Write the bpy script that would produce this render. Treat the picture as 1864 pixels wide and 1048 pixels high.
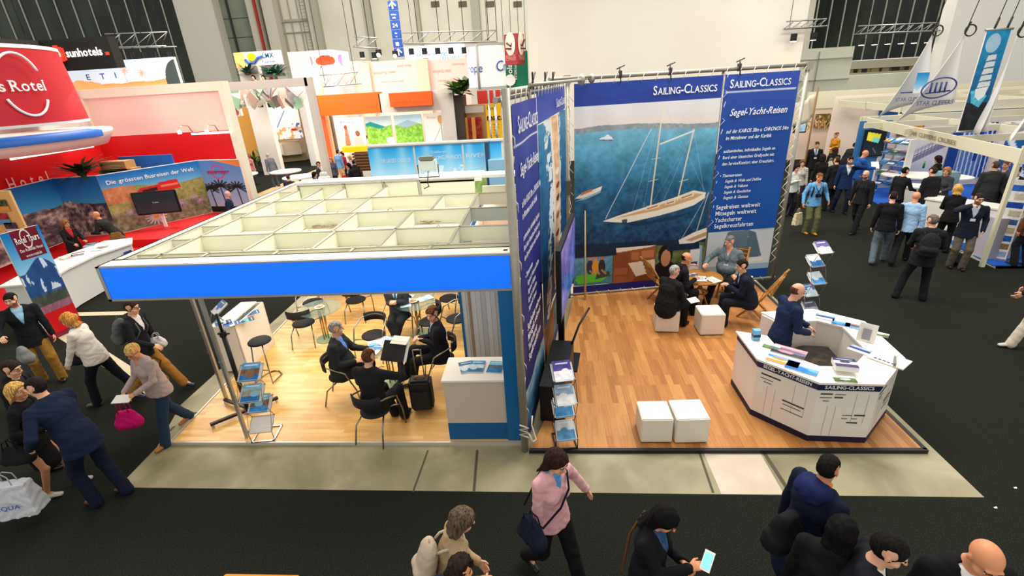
import bpy, bmesh, math, random
import numpy as np
from mathutils import Vector, Matrix
for o in list(bpy.data.objects): bpy.data.objects.remove(o)
SC = bpy.context.scene
COL = SC.collection
random.seed(5)
# ---------------------------------------------------------------- camera
CAM_H = 4.75
FPX = 885.0
RM = np.array([[0.99689004,-0.02741857,-0.07388147],[0.05688806,-0.39839654,0.9154474],[-0.05453438,-0.91680337,-0.39559775]])
cam_d = bpy.data.cameras.new('camera'); cam = bpy.data.objects.new('camera', cam_d); COL.objects.link(cam)
cam_d.sensor_width = 36.0; cam_d.lens = 36.0*FPX/1864; cam_d.clip_end = 200; cam_d.clip_start = .05
cam.matrix_world = Matrix(((RM[0,0],-RM[0,1],-RM[0,2],0),(RM[1,0],-RM[1,1],-RM[1,2],0),(RM[2,0],-RM[2,1],-RM[2,2],CAM_H),(0,0,0,1)))
SC.camera = cam
# ---------------------------------------------------------------- light
SC.view_settings.view_transform = 'Standard'; SC.view_settings.look = 'None'
SC.view_settings.gamma = 1; SC.view_settings.use_curve_mapping = False
SC.view_settings.exposure = 0.0
wd = bpy.data.worlds.new('world'); SC.world = wd; wd.use_nodes = True
wd.node_tree.nodes['Background'].inputs[0].default_value = (1.0, .97, .90, 1)
wd.node_tree.nodes['Background'].inputs[1].default_value = .85
def area(name, loc, size, power, color=(1,.95,.86), rot=(0,0,0)):
    l = bpy.data.lights.new(name, 'AREA'); l.shape='RECTANGLE'; l.size=size[0]; l.size_y=size[1]; l.energy=power; l.color=color
    o = bpy.data.objects.new(name, l); o.location=loc; o.rotation_euler=rot; COL.objects.link(o); return o
def spot(name, loc, target, power, ang=60, color=(1,.9,.75), r=.08, blend=.8):
    l = bpy.data.lights.new(name, 'SPOT'); l.energy=power; l.color=color; l.spot_size=math.radians(ang); l.spot_blend=blend; l.shadow_soft_size=r
    o = bpy.data.objects.new(name, l); o.location=loc; d=Vector(target)-Vector(loc); o.rotation_euler=d.to_track_quat('-Z','Y').to_euler(); COL.objects.link(o); return o
area('hall_light', (0,12,13), (10,3), 1500)
area('hall_light', (-14,22,13), (10,4), 2600)
area('hall_light', (12,20,13), (10,4), 1300)
area('hall_light', (4,8,9.5), (5,2), 430)
area('hall_light', (-8,33,16), (14,4), 5600, rot=(math.radians(45),0,0))  # added to brighten the hall back wall
area('hall_light', (24,34,15), (8,4), 2300, rot=(math.radians(50),0,0))  # second added light, brightens the right rear of the hall
area('stand_light', (-12.5,27,6.5), (4,3), 420, (1,.93,.82))
area('stand_light', (-9,24,6.2), (8,1.5), 110, (1,.93,.82), rot=(math.radians(30),0,0))
area('stand_light', (-3.1,8,2.55), (4.2,3.2), 150, (1,.92,.78))
area('stand_light', (-15,17,5.5), (4,2), 120, (1,.93,.82), rot=(math.radians(25),math.radians(-15),0))
# ---------------------------------------------------------------- picture measurement helpers (rays from the camera onto real planes)
def ray(px, py): return RM @ np.array([px-932.0, py-524.0, FPX])
def G(px, py, z=0.0):
    w = ray(px,py); t = (z-CAM_H)/w[2]; return Vector((w[0]*t, w[1]*t, z))
def atY(px, py, Y):
    w = ray(px,py); t = Y/w[1]; return Vector((w[0]*t, Y, CAM_H+w[2]*t))
def atX(px, py, X):
    w = ray(px,py); t = X/w[0]; return Vector((X, w[1]*t, CAM_H+w[2]*t))
# ---------------------------------------------------------------- materials
def lin(c):
    c = np.asarray(c, float)/255.0
    return np.where(c<=.04045, c/12.92, ((c+.055)/1.055)**2.4)
MC = {}
def M(name, col=(200,200,200), rough=.6, metal=0, noise=0, nscale=8, bump=0, emit=0, alpha=1, trans=0, spec=.4):
    if name in MC: return MC[name]
    m = bpy.data.materials.new(name); m.use_nodes = True; nt = m.node_tree; b = nt.nodes['Principled BSDF']
    c = lin(col); b.inputs['Base Color'].default_value = (*c,1); b.inputs['Roughness'].default_value = rough
    b.inputs['Metallic'].default_value = metal; b.inputs['Specular IOR Level'].default_value = spec
    if noise or bump:
        tc = nt.nodes.new('ShaderNodeTexCoord'); n = nt.nodes.new('ShaderNodeTexNoise'); n.inputs['Scale'].default_value = nscale; n.inputs['Detail'].default_value = 5
        nt.links.new(tc.outputs['Object'], n.inputs['Vector'])
        if noise:
            mx = nt.nodes.new('ShaderNodeMix'); mx.data_type='RGBA'
            mx.inputs[6].default_value = (*np.clip(c*(1-noise),0,1),1); mx.inputs[7].default_value = (*np.clip(c*(1+noise),0,1),1)
            nt.links.new(n.outputs['Fac'], mx.inputs[0]); nt.links.new(mx.outputs[2], b.inputs['Base Color'])
        if bump:
            bp = nt.nodes.new('ShaderNodeBump'); bp.inputs['Strength'].default_value = bump; bp.inputs['Distance'].default_value=.01
            nt.links.new(n.outputs['Fac'], bp.inputs['Height']); nt.links.new(bp.outputs[0], b.inputs['Normal'])
    if emit:
        b.inputs['Emission Color'].default_value = (*c,1); b.inputs['Emission Strength'].default_value = emit
    if trans:
        b.inputs['Transmission Weight'].default_value = trans; b.inputs['IOR'].default_value = 1.2
    if alpha<1: b.inputs['Alpha'].default_value = alpha
    MC[name] = m; return m
def fabric(col, tag_='cloth'):
    col = tuple(int(v) for v in col)
    return M('%s_%d_%d_%d'%(tag_,*col), col, .85, noise=.18, nscale=30, spec=.2)
def print_mat(name='printed_picture', emit=0.0, rough=.5):
    if name in MC: return MC[name]
    m = bpy.data.materials.new(name); m.use_nodes=True; nt=m.node_tree; b=nt.nodes['Principled BSDF']
    a = nt.nodes.new('ShaderNodeAttribute'); a.attribute_name='Col'; nt.links.new(a.outputs['Color'], b.inputs['Base Color']); b.inputs['Roughness'].default_value=rough
    b.inputs['Specular IOR Level'].default_value=.25
    if emit: nt.links.new(a.outputs['Color'], b.inputs['Emission Color']); b.inputs['Emission Strength'].default_value=emit
    MC[name]=m; return m
def plank_mat(name, c1, c2, c3, rot, length, width, rough=.35):
    m = bpy.data.materials.new(name); m.use_nodes=True; nt=m.node_tree; b=nt.nodes['Principled BSDF']; N=nt.nodes.new; L=nt.links.new
    tc=N('ShaderNodeTexCoord'); mp=N('ShaderNodeMapping'); mp.inputs['Rotation'].default_value=(0,0,rot); L(tc.outputs['Object'],mp.inputs[0])
    br=N('ShaderNodeTexBrick'); br.inputs['Scale'].default_value=1; br.inputs['Brick Width'].default_value=length; br.inputs['Row Height'].default_value=width
    br.inputs['Mortar Size'].default_value=.0015; br.inputs['Color1'].default_value=(0,0,0,1); br.inputs['Color2'].default_value=(1,1,1,1); br.inputs['Mortar'].default_value=(.4,.4,.4,1); br.offset=.37
    L(mp.outputs[0],br.inputs['Vector'])
    st=N('ShaderNodeMapping'); st.inputs['Scale'].default_value=(1.5,22,1); L(mp.outputs[0],st.inputs[0])
    n=N('ShaderNodeTexNoise'); n.inputs['Scale'].default_value=2; n.inputs['Detail'].default_value=6; L(st.outputs[0],n.inputs['Vector'])
    ad=N('ShaderNodeMath'); ad.operation='MULTIPLY_ADD'; ad.inputs[1].default_value=.5; L(br.outputs['Color'],ad.inputs[0])
    mu=N('ShaderNodeMath'); mu.operation='MULTIPLY'; mu.inputs[1].default_value=.62; L(n.outputs['Fac'],mu.inputs[0]); L(mu.outputs[0],ad.inputs[2])
    cr=N('ShaderNodeValToRGB'); e=cr.color_ramp.elements; e[0].position=.15; e[0].color=(*lin(c1),1); e[1].position=.85; e[1].color=(*lin(c3),1)
    k=e.new(.5); k.color=(*lin(c2),1); L(ad.outputs[0],cr.inputs[0]); L(cr.outputs[0],b.inputs['Base Color']); b.inputs['Roughness'].default_value=rough
    MC[name]=m; return m
def ramp_mat(name, cols, scale=3, rough=.7, detail=8, bump=0, dist=0, scl=(1,1,1), bscale=150, spec=.3):
    m = bpy.data.materials.new(name); m.use_nodes=True; nt=m.node_tree; b=nt.nodes['Principled BSDF']; N=nt.nodes.new; L=nt.links.new
    tc=N('ShaderNodeTexCoord'); mp=N('ShaderNodeMapping'); mp.inputs['Scale'].default_value=scl; L(tc.outputs['Object'],mp.inputs[0])
    n=N('ShaderNodeTexNoise'); n.inputs['Scale'].default_value=scale; n.inputs['Detail'].default_value=detail; n.inputs['Distortion'].default_value=dist; L(mp.outputs[0],n.inputs['Vector'])
    cr=N('ShaderNodeValToRGB'); e=cr.color_ramp.elements
    for i,(p,c) in enumerate(cols):
        if i==0: k=e[0]
        elif i==len(cols)-1: k=e[len(e)-1]
        else: k=e.new(p)
        k.position=p; k.color=(*lin(c),1)
    L(n.outputs['Fac'],cr.inputs[0]); L(cr.outputs[0],b.inputs['Base Color']); b.inputs['Roughness'].default_value=rough; b.inputs['Specular IOR Level'].default_value=spec
    if bump:
        n2=N('ShaderNodeTexNoise'); n2.inputs['Scale'].default_value=bscale; L(tc.outputs['Object'],n2.inputs['Vector'])
        bp=N('ShaderNodeBump'); bp.inputs['Strength'].default_value=bump; bp.inputs['Distance'].default_value=.01; L(n2.outputs['Fac'],bp.inputs['Height']); L(bp.outputs[0],b.inputs['Normal'])
    MC[name]=m; return m
# ---------------------------------------------------------------- objects
def empty(name, loc, label, cat, rz=0, group=None):
    o = bpy.data.objects.new(name, None); COL.objects.link(o); o.location=loc; o.rotation_euler=(0,0,rz)
    o.empty_display_size=.1; o['label']=label; o['category']=cat
    if group: o['group']=group
    return o
def tag(o, label, cat, group=None):
    o['label']=label; o['category']=cat
    if group: o['group']=group
    return o
def struct(o): o['kind']='structure'; return o
def copy_tree(o, parent=None):
    c=o.copy(); COL.objects.link(c); c.parent=parent
    for ch in list(o.children): copy_tree(ch, c)
    return c
class MB:
    """collects shapes, links them as one mesh object"""
    def __init__(s): s.v=[]; s.f=[]; s.m=[]; s.sm=[]
    def raw(s, vs, fs, m=0, smooth=False):
        k=len(s.v); s.v+= [tuple(v) for v in vs]; s.f+=[tuple(i+k for i in f) for f in fs]; s.m+=[m]*len(fs); s.sm+=[smooth]*len(fs); return s
    def box(s, c, size, m=0, rz=0, mat=None, bev=0):
        x,y,z=[d/2 for d in size]; R=mat or Matrix.Rotation(rz,3,'Z'); c=Vector(c)
        if bev:
            b=min(bev,x*.9,y*.9,z*.9); bm=bmesh.new(); bmesh.ops.create_cube(bm,size=1)
            for v in bm.verts: v.co=Vector((v.co.x*size[0],v.co.y*size[1],v.co.z*size[2]))
            bmesh.ops.bevel(bm,geom=bm.edges[:],offset=b,segments=2,affect='EDGES'); bm.verts.index_update()
            s.raw([R@v.co+c for v in bm.verts],[[v.index for v in f.verts] for f in bm.faces],m); bm.free(); return s
        vs=[R@Vector((a*x,b*y,d*z))+c for a in(-1,1) for b in(-1,1) for d in(-1,1)]
        return s.raw(vs,[(0,1,3,2),(4,6,7,5),(0,4,5,1),(2,3,7,6),(0,2,6,4),(1,5,7,3)],m)
    def bb(s, lo, hi, m=0, bev=0):
        return s.box([(a+b)/2 for a,b in zip(lo,hi)],[abs(b-a) for a,b in zip(lo,hi)],m,bev=bev)
    def wall(s, A, B, z0, z1, t=.04, m=0, off=0):
        """upright slab along ground line A-B, thickness t behind its left-hand side; front face on the line moved by off"""
        A=Vector(A[:2]); B=Vector(B[:2]); u=(B-A).normalized(); n=Vector((u.y,-u.x)); A=A+n*off; B=B+n*off; C=B-n*t; D=A-n*t
        vs=[(p.x,p.y,z) for z in (z0,z1) for p in (A,B,C,D)]
        return s.raw(vs,[(0,3,2,1),(4,5,6,7),(0,1,5,4),(1,2,6,5),(2,3,7,6),(3,0,4,7)],m)
    def prism(s, pts, z0, z1, m=0, mt=None):
        n=len(pts); vs=[(p[0],p[1],z0) for p in pts]+[(p[0],p[1],z1) for p in pts]
        s.raw(vs,[tuple(range(n))[::-1]],m); k=len(s.v)-2*n
        s.f.append(tuple(range(k+n,k+2*n))); s.m.append(m if mt is None else mt); s.sm.append(False)
        for i in range(n): s.f.append((k+i,k+(i+1)%n,k+n+(i+1)%n,k+n+i)); s.m.append(m); s.sm.append(False)
        return s
    def tube(s, pts, r, m=0, n=8, closed=False, rr=None):
        P=[Vector(p) for p in pts]; N=len(P); rings=[]; up=None
        for i,p in enumerate(P):
            if closed: t=(P[(i+1)%N]-P[i-1])
            else: t=P[min(i+1,N-1)]-P[max(i-1,0)]
            t=t.normalized() if t.length>1e-9 else Vector((0,0,1))
            if up is None: up=Vector((0,0,1)) if abs(t.z)<.9 else Vector((1,0,0))
            a=t.cross(up); 
            if a.length<1e-6: a=t.orthogonal()
            a.normalize(); b=a.cross(t); up=b
            rad=rr[i] if rr else r
            rings.append([p+(a*math.cos(2*math.pi*k/n)+b*math.sin(2*math.pi*k/n))*rad for k in range(n)])
        vs=[v for R in rings for v in R]; fs=[]
        for i in range(N if closed else N-1):
            j=(i+1)%N
            for k in range(n): fs.append((i*n+k,i*n+(k+1)%n,j*n+(k+1)%n,j*n+k))
        s.raw(vs,fs,m,True)
        if not closed:
            k0=len(s.v)-len(vs); s.f.append(tuple(k0+k for k in range(n))[::-1]); s.f.append(tuple(k0+(N-1)*n+k for k in range(n))); s.m+=[m,m]; s.sm+=[False,False]
        return s
    def lathe(s, prof, c=(0,0,0), n=24, m=0, smooth=True, a0=0, a1=2*math.pi, mat=None):
        full=abs(a1-a0-2*math.pi)<1e-6; K=n if full else n+1; c=Vector(c); vs=[]
        for r,z in prof:
            for k in range(K):
                a=a0+(a1-a0)*k/n; p=Vector((r*math.cos(a),r*math.sin(a),z)); vs.append((mat@p if mat else p)+c)
        fs=[]
        for i in range(len(prof)-1):
            for k in range(n): fs.append((i*K+k,i*K+(k+1)%K,(i+1)*K+(k+1)%K,(i+1)*K+k))
        s.raw(vs,fs,m,smooth); return s
    def cyl(s, c, r, h, m=0, n=20, mat=None, r2=None):
        r2=r if r2 is None else r2
        s.lathe([(0,0),(r,0)],c,n,m,False,mat=mat); s.lathe([(r,0),(r2,h)],c,n,m,True,mat=mat); s.lathe([(r2,h),(0,h)],c,n,m,False,mat=mat); return s
    def ball(s, c, r, m=0, n=12, mat=None):
        r=(r,r,r) if not hasattr(r,'__len__') else r; vs=[]; fs=[]; c=Vector(c)
        for i in range(n+1):
            t=math.pi*i/n
            for k in range(2*n):
                a=math.pi*k/n; p=Vector((r[0]*math.sin(t)*math.cos(a),r[1]*math.sin(t)*math.sin(a),r[2]*math.cos(t))); vs.append((mat@p if mat else p)+c)
        for i in range(n):
            for k in range(2*n): fs.append((i*2*n+k,(i+1)*2*n+k,(i+1)*2*n+(k+1)%(2*n),i*2*n+(k+1)%(2*n)))
        return s.raw(vs,fs,m,True)
    def build(s, name, mats, parent=None, loc=None):
        if not isinstance(mats,(list,tuple)): mats=[mats]
        me=bpy.data.meshes.new(name); me.from_pydata(s.v,[],s.f)
        for m in mats: me.materials.append(m)
        me.polygons.foreach_set('material_index', s.m); me.polygons.foreach_set('use_smooth', s.sm); me.validate(); me.update()
        o=bpy.data.objects.new(name,me); COL.objects.link(o)
        if parent: o.parent=parent
        if loc: o.location=loc
        return o
# ---------------------------------------------------------------- planes: a vertical surface on which prints and lettering are laid out in metres
class Wall:
    def __init__(s, A, B):
        s.A=Vector(A[:2]); s.B=Vector(B[:2]); s.u=(s.B-s.A).normalized(); s.n=Vector((s.u.y,-s.u.x)); s.L=(s.B-s.A).length
    def uv(s, px, py):
        w=ray(px,py); t=(s.n.dot(s.A))/(s.n.x*w[0]+s.n.y*w[1]); P=Vector((w[0]*t,w[1]*t)); return (P-s.A).dot(s.u), CAM_H+w[2]*t
    def P(s, u, z, off=0): p=s.A+s.u*u+s.n*off; return Vector((p.x,p.y,z))
    def fr(s): return lambda u,v,off=0: s.P(u,v,off)
class Flat:
    """any tilted rectangle: origin, u and v unit axes"""
    def __init__(s, O, U, V): s.O=Vector(O); s.U=Vector(U).normalized(); s.V=Vector(V).normalized(); s.N=s.U.cross(s.V)
    def P(s,u,v,off=0): return s.O+s.U*u+s.V*v+s.N*off
def vnoise(h, w, cells, seed=0):
    r=np.random.RandomState(seed); ch,cw=max(2,int(cells*h/w)+2),int(cells)+2; g=r.rand(ch+1,cw+1)
    y=np.linspace(0,ch-1.001,h); x=np.linspace(0,cw-1.001,w); yi=y.astype(int); xi=x.astype(int); fy=(y-yi)[:,None]; fx=(x-xi)[None]
    fy=fy*fy*(3-2*fy); fx=fx*fx*(3-2*fx)
    a=g[yi][:,xi]; b=g[yi][:,xi+1]; c=g[yi+1][:,xi]; d=g[yi+1][:,xi+1]
    return (a*(1-fx)+b*fx)*(1-fy)+(c*(1-fx)+d*fx)*fy
def fbm(h,w,cells,oct=4,seed=0):
    t=0; a=1; s=0
    for i in range(oct): t=t+a*vnoise(h,w,cells*2**i,seed+i); s+=a; a*=.55
    return t/s
class Pic:
    """picture painted on a grid of vertex colours; u right, v up, both 0..1"""
    def __init__(s, w, h, col=(255,255,255)):
        s.w=w; s.h=h; s.a=np.ones((h,w,3))*np.array(col,float)
        s.U,s.V=np.meshgrid((np.arange(w)+.5)/w,(np.arange(h)+.5)/h)
    def grad(s, v0, c0, v1, c1, mask=None, horiz=False):
        X=s.U if horiz else s.V; t=np.clip((X-v0)/(v1-v0),0,1)[...,None]; m=(X>=min(v0,v1))&(X<=max(v0,v1))
        if mask is not None: m&=mask
        c=np.array(c0,float)*(1-t)+np.array(c1,float)*t; s.a[m]=c[m]; return s
    def rect(s,u0,v0,u1,v1,c,op=1): m=(s.U>=u0)&(s.U<=u1)&(s.V>=v0)&(s.V<=v1); s.put(m,c,op); return s
    def put(s,m,c,op=1):
        c=np.array(c,float); c=c if c.ndim==1 else c[m]; s.a[m]=s.a[m]*(1-op)+c*op
    def inpoly(s,pts):
        m=np.zeros(s.U.shape,bool); n=len(pts)
        for i in range(n):
            x1,y1=pts[i]; x2,y2=pts[(i+1)%n]
            if y1==y2: continue
            c=((y1>s.V)!=(y2>s.V))&(s.U<(x2-x1)*(s.V-y1)/(y2-y1)+x1); m^=c
        return m
    def poly(s,pts,c,op=1): s.put(s.inpoly(pts),c,op); return s
    def line(s,p,q,wd,c,op=1,asp=None):
        asp=asp or s.w/s.h; ax=np.array([1*asp,1]); P=np.array(p)*ax; Q=np.array(q)*ax; d=Q-P; L=max(d@d,1e-9)
        t=np.clip(((s.U*asp-P[0])*d[0]+(s.V-P[1])*d[1])/L,0,1); D=np.hypot(s.U*asp-P[0]-t*d[0],s.V-P[1]-t*d[1])
        m=np.clip(1.2-D/(wd/2),0,1)*op; s.a=s.a*(1-m[...,None])+np.array(c,float)*m[...,None]; return s
    def ell(s,c,r,col,op=1): s.put(((s.U-c[0])/r[0])**2+((s.V-c[1])/r[1])**2<1,col,op); return s
    def noise(s,amt,cells,seed=0,mask=None,oct=4,tint=(1,1,1)):
        n=(fbm(s.h,s.w,cells,oct,seed)-.5)*2*amt; d=n[...,None]*np.array(tint)
        if mask is not None: d=d*mask[...,None]
        s.a+=d; return s
    def blend(s,c0,c1,n,mask=None):
        c=np.array(c0,float)*(1-n[...,None])+np.array(c1,float)*n[...,None]
        m=np.ones(s.U.shape,bool) if mask is None else mask; s.a[m]=c[m]; return s
def put_pic(name, pic, fr, u0, v0, u1, v1, off=.004, parent=None, mat=None, wave=None):
    h,w=pic.h,pic.w; us=np.linspace(u0,u1,w); vs=np.linspace(v0,v1,h)
    O=np.array(fr.P(0,0,0)); U=np.array(fr.P(1,0,0))-O; V=np.array(fr.P(0,1,0))-O; N=np.array(fr.P(0,0,1))-O
    uu,vv=np.meshgrid(us,vs); of=np.full(uu.shape,off)
    if wave is not None: of=of+wave(uu,vv)
    P=O+uu[...,None]*U+vv[...,None]*V+of[...,None]*N
    me=bpy.data.meshes.new(name); nv=h*w; me.vertices.add(nv); me.vertices.foreach_set('co',P.reshape(-1))
    i=np.arange(nv).reshape(h,w); q=np.stack([i[:-1,:-1],i[:-1,1:],i[1:,1:],i[1:,:-1]],-1).reshape(-1,4); nf=len(q)
    me.loops.add(nf*4); me.loops.foreach_set('vertex_index',q.reshape(-1)); me.polygons.add(nf); me.polygons.foreach_set('loop_start',np.arange(nf)*4)
    try: me.polygons.foreach_set('loop_total',np.full(nf,4))
    except Exception: pass
    me.update(); a=me.color_attributes.new('Col','FLOAT_COLOR','POINT')
    c=np.ones((nv,4)); c[:,:3]=lin(np.clip(pic.a,0,255)).reshape(-1,3); a.data.foreach_set('color',c.reshape(-1))
    me.materials.append(mat or print_mat()); me.polygons.foreach_set('use_smooth',[wave is not None]*nf)
    o=bpy.data.objects.new(name,me); COL.objects.link(o)
    if parent: o.parent=parent
    return o
GL = {}
def glyph(ch, bold):
    k=(ch,bold)
    if k in GL: return GL[k]
    cu=bpy.data.curves.new('glyph','FONT'); cu.body=ch; cu.size=1; cu.resolution_u=3; cu.offset=bold
    ob=bpy.data.objects.new('glyph',cu); me=bpy.data.meshes.new_from_object(ob)
    vs=[(v.co.x,v.co.y) for v in me.vertices]; fs=[tuple(p.vertices) for p in me.polygons]
    bpy.data.objects.remove(ob); bpy.data.curves.remove(cu); bpy.data.meshes.remove(me)
    GL[k]=(vs,fs); return GL[k]
SERIF = {'A':'lb rb','I':'ct cb','L':'lt lb','N':'lt lb rt','T':'cb','E':'lt lb','F':'lt lb','H':'lt lb rt rb','K':'lt lb rt rb','M':'lt lb rt rb','P':'lt lb','R':'lt lb rb','U':'lt rt','V':'lt rt','D':'lt lb','B':'lt lb','X':'lt lb rt rb','Y':'lt rt cb','Z':'',
 'i':'cb','l':'ct cb','n':'lb rb lt','m':'lb rb lt','r':'lb lt','h':'lb rb lt','u':'lt rb','d':'rt rb','b':'lt','k':'lb lt rb','p':'lb lt','f':'lb','w':'lt rt','v':'lt rt','q':'rb','t':''}
def lettering(name, lines, fr, mat, parent=None, off=.006):
    """lines: (text, u, v, size, dict(al, it, bold, serif, caps, sp, vert))  v = baseline"""
    mb=MB()
    for ln in lines:
        txt,u0,v0,sz=ln[:4]; op=ln[4] if len(ln)>4 else {}
        bold=op.get('bold',.0); it=op.get('it',0); serif=op.get('serif',False); sp=op.get('sp',.07); xs=op.get('xs',1); dv=op.get('slope',0)
        x=0; out=[]
        for i,ch in enumerate(txt):
            if ch==' ': x+=.28+sp; continue
            c2=ch; s=1
            if op.get('caps') and ch.islower(): c2=ch.upper(); s=.76
            vs,fs=glyph(c2,bold)
            if not vs: x+=.3; continue
            x0=min(v[0] for v in vs); x1=max(v[0] for v in vs); y0=min(v[1] for v in vs); y1=max(v[1] for v in vs)
            out.append(([(x+(v[0]-x0)*s,v[1]*s) for v in vs],fs))
            if serif and c2 in SERIF:
                for t in SERIF[c2].split():
                    cx={'l':x+.045,'r':x+(x1-x0)*s-.045,'c':x+(x1-x0)*s/2}[t[0]]; yy=(max(y0,0)*s if t[1]=='b' else y1*s)
                    a=.10*s; h=.045; ya,yb=(yy,yy+h) if t[1]=='b' else (yy-h,yy)
                    out.append(([(cx-a,ya),(cx+a,ya),(cx+a,yb),(cx-a,yb)],[(0,1,2,3)]))
            x+=(x1-x0)*s+sp
        w=(x-sp)*sz*xs; al=op.get('al','l'); u=u0-(w/2 if al=='c' else w if al=='r' else 0)
        if 'fit' in op: xs=xs*op['fit']/w; u=u0-(op['fit']/2 if al=='c' else op['fit'] if al=='r' else 0)
        for vs,fs in out:
            if op.get('vert'): pts=[fr.P(u0-(v[1])*sz, v0+(v[0]*xs)*sz, off) for v in vs]
            else: pts=[fr.P(u+(v[0]*xs+it*v[1])*sz, v0+v[1]*sz+dv*(v[0]*xs*sz), off) for v in vs]
            mb.raw(pts,fs)
    return mb.build(name,mat,parent)
def bar_between(mb, p, q, w, m=0, n=6): return mb.tube([p,q],w/2,m,n)
def hair_mat(c):
    k='hair_%d_%d_%d'%tuple(c)
    if k in MC: return MC[k]
    d=tuple(int(v*.45) for v in c); l=tuple(min(255,int(v*1.2+2)) for v in c)
    return ramp_mat(k,[(.3,d),(.5,tuple(c)),(.72,l)],scale=70,rough=.75,detail=2,bump=.3,scl=(1,1,.12),bscale=60,spec=.12)
WHITE=M('white_laminate',(238,234,226),.45,noise=.02,nscale=3); CREAM=M('cream_panel',(240,236,215),.55,noise=.03,nscale=4); BLACK=M('black_plastic',(16,16,18),.45)
CHROME=M('chrome',(205,205,208),.14,metal=1); ALU=M('aluminium',(176,176,174),.38,metal=.8,noise=.05); TXT_W=M('white_lettering',(248,248,250),.5)
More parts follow.
